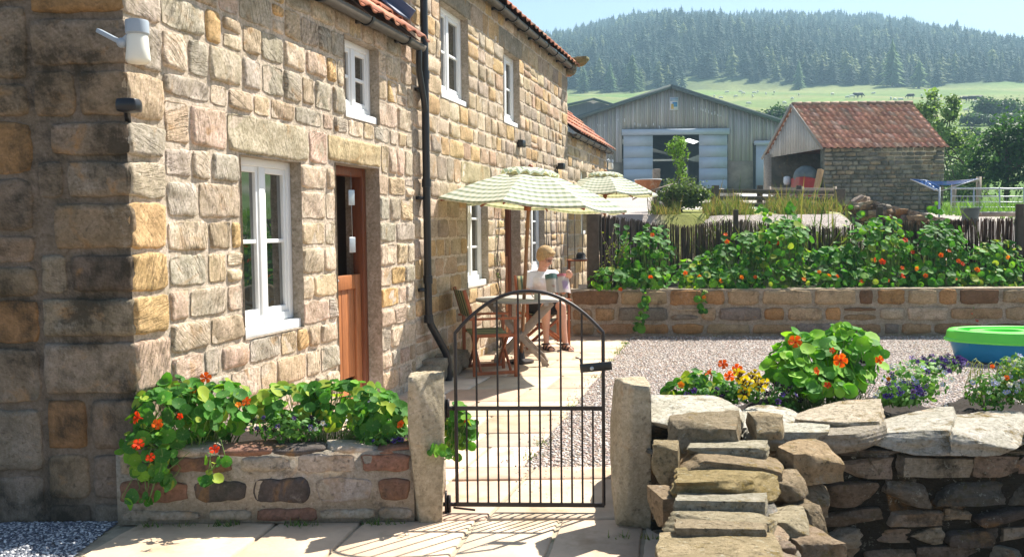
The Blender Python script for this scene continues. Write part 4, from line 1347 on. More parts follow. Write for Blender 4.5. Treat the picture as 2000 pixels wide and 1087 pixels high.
db = empty('dry_stone_wall', (.9, 3.5, 0), 'short dry stone wall of stepped slabs running towards the camera from the latch gatepost', 'wall')
mb = MB()
P1 = at(1395, 1000, 4.45) * np.array([1, 1, 0]); P2 = np.array([.66, 2.2, 0]); ub = (P2 - P1); LB = np.linalg.norm(ub); ub /= LB; nb_ = np.array([ub[1], -ub[0], 0])
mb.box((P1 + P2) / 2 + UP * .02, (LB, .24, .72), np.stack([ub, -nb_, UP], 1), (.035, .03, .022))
if nb_[0] > 0: nb_ = -nb_
wallbody(mb, P1 + nb_ * .19, ub, nb_, LB, -.02, .42, rs, hr=(.09, .15), wr=(.12, .30), dep=.17)
wallbody(mb, P1 - nb_ * .20, ub, -nb_, LB, -.5, .42, rs, hr=(.09, .15), wr=(.12, .30), dep=.17)
mb.build('walling', M['drystone'], db, smooth=True, angle=45)
bp = [(1308, 1442, 800, 834, 4.12, 4.42, .20, (.36, .31, .23), 0), (1348, 1498, 852, 872, 3.98, 4.22, .12, (.50, .48, .40), 0), (1332, 1522, 880, 898, 3.80, 4.05, .11, (.38, .31, .22), .03),
      (1322, 1512, 908, 936, 3.58, 3.86, .11, (.40, .33, .18), -.04), (1320, 1496, 956, 976, 3.42, 3.66, .09, (.48, .47, .41), .02), (1310, 1505, 984, 1012, 3.22, 3.5, .12, (.45, .41, .31), -.02),
      (1322, 1488, 1006, 1030, 3.08, 3.3, .10, (.42, .36, .27), .03), (1288, 1518, 1040, 1098, 2.75, 3.12, .15, (.48, .41, .28), .02), (1250, 1520, 1110, 1180, 2.3, 2.75, .15, (.45, .4, .3), 0)]
for i, (a, b, c_, d, y0, y1, th, cl, rl) in enumerate(bp): coping(db, a, b, c_, d, y0, y1, th, col=np.array(cl) * np.array([.74, .68, .58]), seed=90 + i, roll=rl, yaw=rs.uniform(-.07, .07))
for i, (px, py, Y, w, h, d, cl) in enumerate([(1572, 900, 4.12, .27, .15, .26, (.42, .33, .22)), (1532, 955, 3.86, .16, .14, .22, (.34, .28, .2)), (1580, 970, 4.05, .17, .13, .2, (.36, .30, .22)), (1538, 1030, 3.5, .15, .12, .24, (.42, .38, .28)), (1565, 1020, 3.75, .14, .16, .2, (.3, .25, .18)),
                                              (1500, 830, 4.25, .16, .10, .2, (.40, .34, .24)), (1575, 1075, 3.4, .18, .13, .25, (.34, .27, .2)), (1300, 900, 4.0, .12, .16, .2, (.35, .30, .2)), (1305, 990, 3.7, .12, .14, .2, (.35, .28, .2))]):
    mb = MB(); mb.rock(at(px, py, Y), (w, d, h), rotz(rs.uniform(-.3, .3)), np.array(cl) * np.array([.85, .78, .68]), 17, .16, .045, 4, seed=200 + i); mb.build('coping_stone', M['coping'], db, smooth=True, angle=45)

# raised bed behind the right wall
mb = MB()
xa, xb = .72, 4.2
gx, gy = np.meshgrid(np.linspace(xa, xb, 60), np.linspace(4.88, 5.75, 16), indexing='ij')
gz_ = .46 + .03 * wob(gx, gy, .5, 6) - .5 * sm(gy, 5.45, 5.75)
ii = np.arange(gx.size).reshape(gx.shape)
mb.add(np.stack([gx, gy, gz_], -1).reshape(-1, 3), np.stack([ii[:-1, :-1], ii[1:, :-1], ii[1:, 1:], ii[:-1, 1:]], -1).reshape(-1, 4))
tag(mb.build('soil', M['soil'], None, smooth=True), kind='structure')
# ------------------------------------------------------------------ near plants
nasturtium((-1.75, 4.9, .36), [blob(345, 810, 4.70, 190, 120, .16), blob(420, 800, 4.85, 180, 120, .15), blob(290, 880, 4.60, 110, 120, .10), blob(345, 760, 4.95, 110, 60, .1)], 250,
           [(268, 815, 4.50, 'red', 1.2), (308, 828, 4.5, 'orange'), (270, 868, 4.46, 'red', 1.3), (294, 893, 4.46, 'red'), (402, 737, 4.85, 'orange', 1.1), (380, 760, 4.8, 'orange'), (482, 784, 4.7, 'orange', 1.1), (419, 877, 4.48, 'red'), (352, 812, 4.5, 'red', .7), (465, 790, 4.7, 'amber', .7)],
           'lush nasturtium with orange flowers spilling over the planter end by the cottage corner', 101, group='nasturtiums', trail=[(at(300, 900, 4.55), at(330, 955, 4.52), .03, 22), (at(250, 970, 4.54), at(310, 980, 4.54), .02, 8), (at(400, 900, 4.55), at(440, 900, 4.54), .02, 8), (at(395, 940, 4.55), at(420, 930, 4.54), .015, 6)])
nasturtium((-1.1, 5.0, .36), [blob(570, 790, 4.95, 170, 90, .14), blob(680, 790, 4.95, 200, 100, .15), blob(745, 820, 4.8, 110, 100, .12)], 230,
           [(783, 828, 4.65, 'orange', .8)], 'leafy green nasturtium filling the planter beside the left gatepost', 102, group='nasturtiums')
nasturtium((-.36, 5.0, .30), [blob(890, 815, 5.0, 60, 60, .06)], 22, [(911, 818, 4.95, 'red', .7)], 'small trailing nasturtium hanging behind the left gatepost', 103, group='nasturtiums', trail=[(at(905, 800, 5.0), at(890, 900, 5.0), .03, 22), (at(920, 810, 5.0), at(915, 870, 5.0), .02, 10), (at(835, 885, 4.6), at(875, 880, 4.62), .012, 8)])

def pansy(base, blobs, n, flowers, label, seed, name='pansy', kinds=('yellow',), group=None, lsz=(.010, .022), fs=(.018, .026), nf=0, pal=((.06, .16, .03), (.10, .24, .05), (.13, .28, .06))):
    rs = np.random.RandomState(seed); root = empty(name, base, label, 'plant', group)
    P = []; N = []
    for c, r in blobs:
        k = n // len(blobs); d = rs.normal(size=(k, 3)); d /= np.linalg.norm(d, axis=1)[:, None]
        P.append(np.asarray(c) + d * (rs.rand(k)[:, None] ** .4) * np.asarray(r)); N.append(d + np.array([0, -.3, .5]) + rs.normal(size=(k, 3)) * .5)
    P = np.concatenate(P); N = np.concatenate(N)
    mb = MB(); put_leaves(mb, P, N, rs.uniform(lsz[0], lsz[1], len(P)), leafcols(len(P), rs, pal), rs, SML); mb.build('foliage', M['leaf_small'], root)
    for f in flowers: add_flower(root, at(*f[:3]), VIEW + rs.normal(size=3) * .3 + np.array([0, 0, .2]), rs.uniform(*fs) * (f[4] if len(f) > 4 else 1), f[3], rs)
    for _ in range(nf):
        c, r = blobs[rs.randint(len(blobs))]; d = rs.normal(size=3); d[1] = -abs(d[1]); d[2] = abs(d[2]) * .8; d /= np.linalg.norm(d)
        add_flower(root, np.asarray(c) + d * np.asarray(r) * 1.06, VIEW + rs.normal(size=3) * .5 + np.array([0, 0, .4]), rs.uniform(*fs), kinds[rs.randint(len(kinds))], rs)
    return root

pansy((-1.25, 4.8, .38), [blob(560, 835, 4.76, 150, 60, .08)], 420, [], 'low clump of dark purple and white violas under the nasturtium leaves in the left planter', 111, 'viola', ('dark', 'white', 'purple'), 'violas', nf=26, fs=(.010, .016))
pansy((-.75, 4.8, .38), [blob(750, 858, 4.74, 120, 30, .06)], 200, [], 'dark viola clump at the foot of the left gatepost in the planter', 112, 'viola', ('dark', 'purple'), 'violas', nf=10, fs=(.010, .015))
nasturtium((1.05, 5.2, .44), [blob(1320, 762, 5.1, 60, 30, .07), blob(1370, 745, 5.15, 100, 50, .10), blob(1400, 765, 5.05, 90, 50, .1)], 85,
           [(1412, 711, 5.05, 'orange', 1.1), (1385, 727, 5.0, 'orange', 1.1), (1425, 733, 4.98, 'orange', 1.25), (1440, 720, 5.1, 'orange'), (1330, 751, 5.0, 'amber', .7)], 'small nasturtium with bright orange flowers left of the yellow pansies', 104, group='nasturtiums', lsize=(.022, .038))
pansy((1.35, 5.05, .44), [blob(1440, 765, 5.0, 110, 50, .08)], 420,
      [(1447, 735, 4.9, 'yellow', 1.2), (1468, 738, 4.9, 'yellow', 1.2), (1452, 745, 4.88, 'yellow'), (1480, 742, 4.9, 'yellow'), (1486, 754, 4.88, 'yellow', 1.1), (1462, 752, 4.88, 'yellow'), (1453, 769, 4.84, 'yellow', 1.2), (1440, 728, 4.93, 'yellow'), (1474, 731, 4.95, 'yellow'), (1494, 748, 4.9, 'yellow', .9)], 'cluster of yellow pansies with black centres on the stone wall', 113, fs=(.030, .036))
pansy((1.2, 5.05, .44), [blob(1385, 772, 4.98, 90, 30, .06), blob(1520, 780, 5.0, 80, 60, .08)], 300, [], 'dark purple pansies between the two orange nasturtiums', 114, kinds=('dark', 'dark', 'purple'), nf=22, fs=(.014, .02))
BR = [(.12, .34, .03), (.20, .44, .04), (.09, .26, .04), (.27, .50, .05)]
nasturtium((1.85, 5.2, .44), [blob(1600, 700, 5.3, 190, 100, .24), blob(1660, 690, 5.3, 130, 110, .2), blob(1545, 720, 5.2, 100, 80, .15), blob(1610, 745, 5.1, 190, 60, .18), blob(1640, 650, 5.35, 50, 40, .08), blob(1560, 665, 5.3, 60, 40, .08)], 330,
           [(1553, 667, 5.1, 'orange', 1.3), (1642, 703, 5.0, 'orange', 1.5), (1594, 724, 5.0, 'orange', 1.0), (1717, 702, 5.1, 'orange', .9), (1625, 684, 5.05, 'red', .7), (1616, 752, 4.92, 'red', .7), (1684, 709, 5.05, 'dark', .8), (1735, 740, 5.1, 'amber', .6)],
           'large rounded nasturtium with big bright leaves above the dry stone wall', 105, group='nasturtiums', lsize=(.030, .050), pal=BR)
pansy((2.35, 5.15, .44), [blob(1790, 745, 5.1, 130, 90, .13), blob(1755, 770, 5.0, 90, 50, .1)], 900, [(1783, 738, 4.97, 'lilac'), (1790, 745, 4.97, 'lilac'), (1775, 742, 4.97, 'white'), (1840, 750, 4.99, 'lilac'), (1848, 792, 4.97, 'lilac', .7)],
      'bushy clump of violet and pale lilac violas left of the paddling pool', 115, 'viola', ('purple', 'purple', 'lilac', 'purple'), 'violas', nf=46, fs=(.013, .019), pal=((.10, .24, .04), (.15, .32, .06), (.20, .36, .09)), lsz=(.012, .026))
pansy((2.42, 5.3, .44), [blob(1835, 712, 5.35, 100, 40, .1)], 260, [], 'upright deep violet flower spikes in front of the sandpit shadow', 116, 'viola', ('purple',), 'violas', nf=44, fs=(.013, .019), pal=((.10, .22, .06), (.12, .2, .08)))
pansy((2.95, 5.15, .44), [blob(1935, 765, 5.05, 100, 80, .12), blob(1985, 740, 5.1, 70, 100, .12)], 800, [(1938, 715, 5.0, 'orange', 1.1), (1966, 737, 4.98, 'orange', 1.0)],
      'pale blue violas at the right edge of the stone wall', 117, 'viola', ('lilac', 'lilac', 'white'), 'violas', nf=44, fs=(.011, .017))
root = empty('seeding_plant', (2.95, 5.2, .44), 'tall yellow green plant with curling seed heads above the pale blue violas', 'plant')
rs = np.random.RandomState(9); mb = MB()
for k in range(34):
    px = rs.uniform(1895, 2010); p0 = at(px + rs.uniform(-12, 12), 790, 5.1); p1 = at(px, rs.uniform(700, 745), 5.1 + rs.uniform(-.1, .1))
    bend = rs.uniform(-.05, .05)
    mb.tube([p0, (p0 + p1) / 2 + np.array([bend, 0, 0]), p1, p1 + np.array([.02 * np.sign(bend), 0, .012]), p1 + np.array([.035 * np.sign(bend), 0, -.012])], .0025, 5)
mb.build('stem', pmat('seed_stem', (.42, .46, .12), .7, .2, 20, 0), root)
mb = MB(); n = 240; P = np.array([at(rs.uniform(1955, 2010), rs.uniform(700, 780), 5.1 + rs.uniform(-.08, .08)) for _ in range(n)])
put_leaves(mb, P, rs.normal(size=(n, 3)) + np.array([0, -.6, .2]), rs.uniform(.008, .018, n), leafcols(n, rs, [(.32, .42, .06), (.22, .36, .05)]), rs, SML); mb.build('foliage', M['leaf_small'], root)

# ------------------------------------------------------------------ far raised bed
WA = np.array([.84, 12.68, 0]); WB = np.array([8.6, 12.08, 0]); uw = (WB - WA); LWB = np.linalg.norm(uw); uw /= LWB; nw = np.array([uw[1], -uw[0], 0])
HB = float(at(1500, 563, 12.45)[2])
rs = np.random.RandomState(33)
bed = empty('raised_bed', WA, 'long mortared sandstone raised bed wall across the back of the gravel garden', 'planter')
mb = MB()
def PB(s, z, t=0.0): return WA + uw * s + nw * t + UP * z
courses(mb, PB, uw, nw, 0, LWB, [0, .20, .42, HB], [], PAL_BED, rs, havg=.19, wr=(.22, .75), gap=.05, depth=.03, groove=.1, step=.05, rough=.008)
backing(mb, PB, nw, 0, LWB, -.05, HB - .01, [], .3, col=(.38, .31, .23))
mb.quad(PB(0, HB - .01), PB(LWB, HB - .01), PB(LWB, HB - .01, -.3), PB(0, HB - .01, -.3), (.40, .33, .24))
# left return towards the fence
def PR(s, z, t=0.0): return WA - nw * s - uw * t + UP * z
courses(mb, PR, -nw, -uw, 0, 1.4, [0, .20, .42, HB], [], PAL_BED, rs, havg=.19, wr=(.22, .6), gap=.04, depth=.02, groove=.1, step=.06)
backing(mb, PR, -uw, 0, 1.4, -.05, HB - .01, [], .25, col=(.38, .31, .23))
mb.build('wall', M['bedwall'], bed)
mb = MB(); mb.quad(PB(.1, HB - .04, -.25), PB(LWB, HB - .04, -.25), PB(LWB, HB - .04, -2.1), PB(.1, HB - .04, -1.7)); mb.build('soil', M['soil'], bed)

# brushwood fence
fence = empty('brushwood_fence', at(1150, 500, 13.0) * np.array([1, 1, 0]) + UP * .6, 'dark brushwood screen fence behind the raised bed of nasturtiums', 'fence')
pts = [(1152, 416, 13.0), (1262, 434, 14.0), (1300, 438, 14.1), (1340, 441, 14.1), (1437, 428, 14.1), (1500, 436, 14.05), (1640, 445, 14.0), (1718, 424, 13.9), (1800, 434, 13.8), (1880, 428, 13.7), (1990, 426, 13.6), (2150, 424, 13.5)]
P3 = [at(*p) for p in pts]
rs = np.random.RandomState(44)
def twigs(mb, a, b, dens, col, topj=.022, lean=.022, zb=.55):
    L_ = np.linalg.norm((b - a)[:2]); n = int(L_ * dens)
    d = (b - a) / max(L_, 1e-6); nn = np.array([-d[1], d[0], 0])
    for k in range(n):
        t = rs.rand(); p = a + (b - a) * t; top = p[2] + rs.uniform(-topj * 2, topj)
        off = nn * rs.uniform(-.03, .03)
        c = np.array(col) * rs.uniform(.45, 1.7) * np.array([1, rs.uniform(.85, 1.05), rs.uniform(.8, 1.1)])
        x0 = np.array([p[0], p[1], zb]) + off; x1 = np.array([p[0], p[1], top]) + off + d * rs.normal() * lean
        m = (x0 + x1) / 2 + d * rs.normal() * .012
        w = rs.uniform(.004, .009)
        mb.tube([x0, m, x1], [w, w, w * .8], 4, c, cap=False)
for i in range(len(P3) - 1):
    mb = MB(); dark = i == 0
    twigs(mb, P3[i], P3[i + 1], 190, (.060, .048, .04) if dark else ((.11, .088, .06) if i < 8 else (.09, .05, .035)))
    for z in (.85, 1.25): mb.beam(P3[i] * np.array([1, 1, 0]) + UP * z, P3[i + 1] * np.array([1, 1, 0]) + UP * z, .01, .01, col=(.1, .09, .08))
    mb.build('brush_panel', M['brush'], fence)
for (px, py, Y, w) in ((1158, 418, 12.98, .16), (1437, 409, 14.03, .07), (1718, 404, 13.83, .08), (1992, 398, 13.5, .09)):
    t = at(px, py, Y); mb = MB(); mb.box((t[0], t[1], (t[2] + .55) / 2), (w, w, t[2] - .55)); mb.build('post', M['oldwood'], fence, bevel=.008)

DG = [(.045, .16, .02), (.06, .21, .03), (.035, .12, .022), (.12, .28, .03)]
spec = [(1190, 540, 90, 40, 60, 'low nasturtium patch at the left end of the raised bed below the dark fence', []),
        (1262, 505, 120, 110, 170, 'tall nasturtium climbing the dark fence and hanging over the raised bed wall', [(1274, 459), (1339, 533), (1271, 541), (1212, 565)]),
        (1368, 530, 120, 60, 120, 'nasturtium with few flowers left of the middle fence post', [(1366, 540), (1409, 548), (1375, 580, 'amber')]),
        (1440, 505, 120, 90, 160, 'nasturtium growing up around the middle fence post', [(1417, 458), (1420, 472), (1449, 541), (1475, 541, 'orange')]),
        (1525, 490, 130, 110, 190, 'nasturtium reaching the fence top with a pair of orange flowers', [(1506, 472, 'orange', 1.2), (1518, 475, 'orange', 1.2), (1570, 545)]),
        (1625, 520, 120, 80, 140, 'nasturtium with one amber flower right of the pair of orange flowers', [(1618, 539, 'amber', 1.1), (1600, 531), (1634, 540)]),
        (1712, 490, 140, 120, 210, 'most floriferous nasturtium with red and orange blooms below the right fence post', [(1708, 507, 'orange', 1.4), (1723, 511, 'red', 1.5), (1722, 509), (1768, 469, 'red', 1.4), (1762, 523), (1763, 539, 'red', 1.4), (1782, 492), (1683, 549, 'orange', 1.1), (1735, 547), (1790, 524)]),
        (1825, 500, 140, 120, 220, 'tall nasturtium with round pale leaves right of the red blooms', [(1838, 498), (1854, 490, 'orange'), (1837, 538, 'orange', 1.1), (1872, 510), (1908, 526, 'amber'), (1808, 538), (1866, 545)]),
        (1935, 520, 140, 90, 190, 'nasturtium at the right end of the raised bed', [(1968, 502), (1910, 527, 'red'), (1880, 515)])]
for i, (px, py, w, h, n, lab, fl) in enumerate(spec):
    tr = []
    if i == 1: tr = [(at(1262, 570, 12.4), at(1250, 640, 12.38), .05, 34), (at(1228, 470, 13.2), at(1205, 430, 13.2), .06, 12)]
    if i == 2: tr = [(at(1376, 565, 12.45), at(1372, 610, 12.42), .03, 12)]
    if i == 4: tr = [(at(1500, 430, 13.7), at(1480, 405, 13.9), .05, 12), (at(1540, 430, 13.7), at(1545, 395, 13.9), .05, 12), (at(1520, 440, 13.6), at(1560, 440, 13.6), .1, 22)]
    if i == 6: tr = [(at(1675, 450, 13.4), at(1665, 420, 13.6), .08, 20)]
    if i == 7: tr = [(at(1810, 430, 13.6), at(1835, 405, 13.7), .06, 14)]
    if i == 8: tr = [(at(1895, 575, 12.3), at(1905, 640, 12.28), .03, 10)]
    fl2 = [(f[0], f[1], 12.55 if f[1] > 500 else 12.9, f[2] if len(f) > 2 else None, (f[3] if len(f) > 3 else 1)) for f in fl]
    if i == 8: fl2 += [(1898, 610, 12.25, 'red', .8), (1908, 625, 12.25, 'red', .9)]
    if i == 2: fl2[-1] = (1375, 580, 12.35, 'amber', .8)
    c1 = blob(px, py, 13.1, w, h, .35); c2 = blob(px, 545, 12.75, w * 1.1, 45, .3); c3 = blob(px + 15, py - h * .3, 13.4, w * .6, h * .6, .2)
    nasturtium(at(px, 560, 12.9) * np.array([1, 1, 0]) + UP * (HB - .04), [c1, c2, c3], int(n * 1.25), fl2, lab, 300 + i, lsize=(.036, .060), group='nasturtiums', pal=DG if i % 2 else GREENS, fsize=(.030, .038), trail=tr)
# sparse yellow twiggy climber
root = empty('twiggy_climber', at(1175, 560, 12.9) * np.array([1, 1, 0]) + UP * .62, 'sparse yellowish twiggy climber against the dark left end of the fence', 'plant')
rs = np.random.RandomState(71); mb = MB(); mbl = MB(); P = []
for k in range(9):
    a = at(rs.uniform(1160, 1210), 545, 12.85); b = at(rs.uniform(1155, 1230), rs.uniform(430, 500), 12.85)
    m = (a + b) / 2 + rs.normal(size=3) * .06; mb.tube([a, m, b], .004, 5)
    for t in rs.rand(14): P.append((a * (1 - t) ** 2 + 2 * m * t * (1 - t) + b * t * t) + rs.normal(size=3) * .03)
P = np.array(P); put_leaves(mbl, P, rs.normal(size=P.shape) + np.array([0, -.7, .3]), rs.uniform(.014, .024, len(P)), leafcols(len(P), rs, [(.24, .27, .05), (.14, .2, .04)]), rs, SML)
mb.build('stem', M['bark'], root); mbl.build('foliage', M['leaf_small'], root)
# thin climber on the cottage wall beside the second window
root = empty('wall_climber', FP(6.95, .05, 0), 'thin almost leafless climber on the wall left of the far stable door', 'plant')
mb = MB(); mbl = MB(); P = []
for k in range(4):
    q = [FP(6.9 + rs.uniform(-.12, .12), .03, z) for z in np.linspace(.0, 1.75 - .2 * k, 7)]; mb.tube(q, .005, 5)
    P += [q[rs.randint(3, 7)] + rs.normal(size=3) * .03 for _ in range(7)]
P = np.array(P); put_leaves(mbl, P, rs.normal(size=P.shape) + FN, rs.uniform(.015, .025, len(P)), leafcols(len(P), rs, [(.10, .14, .05)]), rs, SML)
mb.build('stem', M['bark'], root); mbl.build('foliage', M['leaf_small'], root)
# ------------------------------------------------------------------ umbrellas
def umbrella(base, top, R_, label, a0, canopy_z, tilt_axis, tilt, seed):
    """base: pole foot on the ground; canopy centre hub at 'top' (brim height reference), tilt about axis"""
    rs = np.random.RandomState(seed)
    base = np.asarray(base, float); top = np.asarray(top, float)
    root = empty('parasol', base, label, 'parasol', 'green gingham parasols')
    Rm = np.array(Matrix.Rotation(tilt, 3, Vector(tilt_axis)))
    hub = top
    def T(p): return hub + Rm @ np.asarray(p, float)
    n = 8; hgt = .37
    ang = [D2R(a0 + 45 * k) for k in range(n)]
    mb = MB()
    for k in range(n):
        a, b = ang[k], ang[(k + 1) % n]
        nu, nv = 12, 12; V = []; g = []
        A = np.array([math.cos(a), math.sin(a)]); B = np.array([math.cos(b), math.sin(b)])
        for i in range(nu + 1):
            t = i / nu                         # 0 at top, 1 at hem
            rr = .05 + (R_ - .05) * t
            zz = hgt * (1 - t ** 1.35)
            for j in range(nv + 1):
                v = j / nv; p = (A * (1 - v) + B * v) * rr
                sag = math.sin(math.pi * v)
                p = p * (1 - .045 * sag * t)
                z = zz - (.030 * sag * t) + .004 * rs.normal() * sag * .3
                V.append(T((p[0], p[1], z)))
                L_ = np.linalg.norm(A - B) * rr
                g.append(((v - .5) * L_, rr * .9, 0))
        # hem valance
        ids = len(V)
        for j in range(nv + 1):
            v = j / nv; p = (A * (1 - v) + B * v) * R_ * (1 - .045 * math.sin(math.pi * v)) * 1.002
            V.append(T((p[0], p[1], -.030 * math.sin(math.pi * v) - .022))); g.append(((v - .5) * np.linalg.norm(A - B) * R_, R_ * .9 + .045, 0))
        f = [(i * (nv + 1) + j, i * (nv + 1) + j + 1, (i + 1) * (nv + 1) + j + 1, (i + 1) * (nv + 1) + j) for i in range(nu + 1) for j in range(nv)]
        mb.add(V, f, (1, 1, 1), g)
    cn = mb.build('canopy', M['gingham'], root, smooth=True, angle=25)
    # ruffled vent cap
    mb = MB(); V = []; g = []; m = 48
    for i, (r, z) in enumerate(((.0, hgt + .035), (.12, hgt + .03), (.23, hgt + .005), (.31, hgt - .04))):
        for j in range(m):
            a = 2 * math.pi * j / m
            sc = (1 + .05 * math.cos(6 * a)) ; ruf = .026 * math.sin(a * 17) * (i / 3) ** 2 + .008 * math.sin(a * 11 + 1) * i / 3
            V.append(T((r * sc * math.cos(a), r * sc * math.sin(a), z + ruf))); g.append((a * .2, r, 0))
    f = [(i * m + j, i * m + (j + 1) % m, (i + 1) * m + (j + 1) % m, (i + 1) * m + j) for i in range(3) for j in range(m)]
    mb.add(V, f, (1, 1, 1), g); mb.build('vent', M['gingham'], cn, smooth=True)
    mb = MB(); mb.lathe([(0, .03), (.02, .025), (.03, 0), (.022, -.03), (0, -.035)], T((0, 0, hgt + .04)), 14); mb.build('finial', M['teak'], root, smooth=True)
    # pole leaning to the hub, ribs and struts
    mb = MB(); mb.tube([base + UP * .02, T((0, 0, hgt + .03))], .021, 12); mb.build('pole', M['greywood'] if False else M['teakpole'], root, smooth=True)
    hb = T((0, 0, -.02)); mb = MB()
    ax = T((0, 0, 1)) - hub
    mb.tube([hb - ax * .05, hb + ax * .04], .04, 12); mb.build('hub', M['teak'], root, smooth=True, angle=40)
    for a in ang:
        mb = MB(); d = np.array([math.cos(a), math.sin(a), 0])
        mb.beam(T(d * .04 + UP * (hgt - .10)), T(d * (R_ - .02) + UP * (-.035)), .014, .022); rb = mb.build('rib', M['teak'], root)
        mb = MB(); mb.beam(T(d * .04 + UP * -.02), T(d * .52 * R_ + UP * (hgt * .44 - .04)), .014, .02); mb.build('strut', M['teak'], rb)
    mb = MB(); mb.lathe([(0, 0), (.15, 0), (.15, .03), (.05, .05), (.03, .16), (0, .16)], base, 20); mb.build('base', M['blackiron'], root, smooth=True, angle=40)
    return root
M['teakpole'] = pmat('parasol_pole_wood', (.30, .15, .07), .5, .25, 14, .3, 90, .001)

YT = 10.2
tcen = at(1017, 640, YT) * np.array([1, 1, 0])
u1_hub = at(1031, 399, 9.84)
umbrella(tcen, u1_hub, 1.09, 'green and cream gingham parasol standing through the weathered table', 31, 0, (0, 1, 0), D2R(4.5), 3)
b2 = at(1178, 500, 16.6) * np.array([1, 1, 0]) + UP * .26
u2_hub = at(1182, 378, 16.6)
umbrella(b2, u2_hub, 1.0, 'smaller looking green gingham parasol further away behind the brushwood fence', 6, 0, (0, 1, 0), D2R(1.5), 4)

# ------------------------------------------------------------------ table
table = empty('garden_table', tcen, 'round weathered slatted folding table with crossed legs on the patio', 'table')
TH = .745; TR = .515
mb = MB(); nsl = 9; wsl = 2 * TR / nsl
for k in range(nsl):
    y0 = -TR + k * wsl; yc = y0 + wsl / 2
    half = math.sqrt(max(TR ** 2 - (abs(yc)) ** 2, .02))
    if abs(yc) > TR * .75: half = min(half, TR * .62)
    y0a, y1a = y0 + .004, y0 + wsl - .004
    ha = math.sqrt(max(TR ** 2 - y0a ** 2, .01)); hb_ = math.sqrt(max(TR ** 2 - y1a ** 2, .01)); hc = min(half * 1.06, TR)
    poly = [(-ha, y0a, 0), (ha, y0a, 0), (max(half, ha if abs(y0a) < abs(y1a) else hb_) if False else half, yc, 0), (hb_, y1a, 0), (-hb_, y1a, 0), (-half, yc, 0)]
    mb.prism([tcen + np.array(p) for p in poly], UP * (TH - .024), UP * TH)
for x in (-.28, .28): mb.box(tcen + np.array([x, 0, TH - .04]), (.05, .86, .03))
mb.build('tabletop', M['tabletop'], table, bevel=.003)
for sy in (-.26, .26):
    for sx in (-1, 1):
        mb = MB(); yy = sy + (.015 if sx > 0 else -.015)
        mb.beam(tcen + np.array([sx * .36, yy, TH - .04]), tcen + np.array([-sx * .30, yy, 0.0]), .025, .05)
        mb.build('leg', M['greywood'], table, bevel=.003)
for x, z in ((-.29, .06), (.29, .06), (.0, .36)):
    mb = MB(); mb.beam(tcen + np.array([x, -.28, z]), tcen + np.array([x, .28, z]), .03, .03); mb.build('stretcher', M['greywood'], table)

# ------------------------------------------------------------------ director's chairs (built at the origin facing +X)
def director_chair(label):
    root = empty('director_chair', (0, 0, 0), label, 'chair', "wooden director's chairs")
    W, Dp = .56, .44
    for y in (-W / 2, W / 2):
        mb = MB(); mb.box((-Dp / 2, y, .33), (.035, .03, .62)); mb.build('leg', M['teak'], root, bevel=.003)
        mb = MB(); mb.box((Dp / 2, y, .30), (.035, .03, .60)); mb.build('leg', M['teak'], root, bevel=.003)
        mb = MB(); mb.box((0, y, .615), (Dp + .12, .05, .022)); mb.build('armrest', M['teak'], root, bevel=.004)
        mb = MB(); mb.beam((-Dp / 2 - .015, y, .62), (-Dp / 2 - .10, y, .92), .026, .034); mb.build('back_post', M['teak'], root, bevel=.003)
        for zr in (.05, .44):
            mb = MB(); mb.box((0, y, zr), (Dp - .03, .022, .035)); mb.build('rail', M['teak'], root, bevel=.002)
    for x in (-Dp / 2 + .06, Dp / 2 - .06):
        for s in (-1, 1):
            mb = MB(); mb.beam((x + s * .013, -s * (W / 2 - .03), .06), (x + s * .013, s * (W / 2 - .03), .44), .022, .034); mb.build('cross_brace', M['teak'], root)
    # canvas seat sagging between the rails
    mb = MB(); V = []; g = []
    for i in range(7):
        for j in range(11):
            x = -Dp / 2 + .02 + (Dp - .04) * i / 6; v = j / 10; y = -W / 2 + W * v
            V.append((x, y, .455 - .035 * math.sin(math.pi * v))); g.append((x, y, 0))
    f = [(i * 11 + j, i * 11 + j + 1, (i + 1) * 11 + j + 1, (i + 1) * 11 + j) for i in range(6) for j in range(10)]
    mb.add(V, f, (1, 1, 1), [(b, a, 0) for a, b, c in g]); o = mb.build('seat', M['canvas'], root, smooth=True)
    sld = o.modifiers.new('Solidify', 'SOLIDIFY'); sld.thickness = .006
    mb = MB(); V = []; g = []
    for i in range(6):
        for j in range(11):
            t = i / 5; z = .64 + .27 * t; x = -Dp / 2 - .015 - .085 * (z - .62) / .30; v = j / 10; y = -W / 2 + W * v
            V.append((x - .04 * math.sin(math.pi * v), y, z)); g.append((y, z, 0))
    f = [(i * 11 + j, i * 11 + j + 1, (i + 1) * 11 + j + 1, (i + 1) * 11 + j) for i in range(5) for j in range(10)]
    mb.add(V, f, (1, 1, 1), g); o = mb.build('backrest', M['canvas'], root, smooth=True)
    sld = o.modifiers.new('Solidify', 'SOLIDIFY'); sld.thickness = .006
    return root
ch1 = director_chair('empty director\'s chair with striped canvas pushed up to the left of the table')
ch2 = copy_tree(ch1); ch2['label'] = "director's chair in which the person with the magazine sits"
ch1.location = (-.25, 9.46, 0.0); ch1.rotation_euler = (0, 0, D2R(14))
for pch in list(ch2.children): pass
PC = np.array([.40, 11.62, 0.0]); PA = D2R(-74)
ch2.location = (PC[0], PC[1], 0); ch2.rotation_euler = (0, 0, PA)
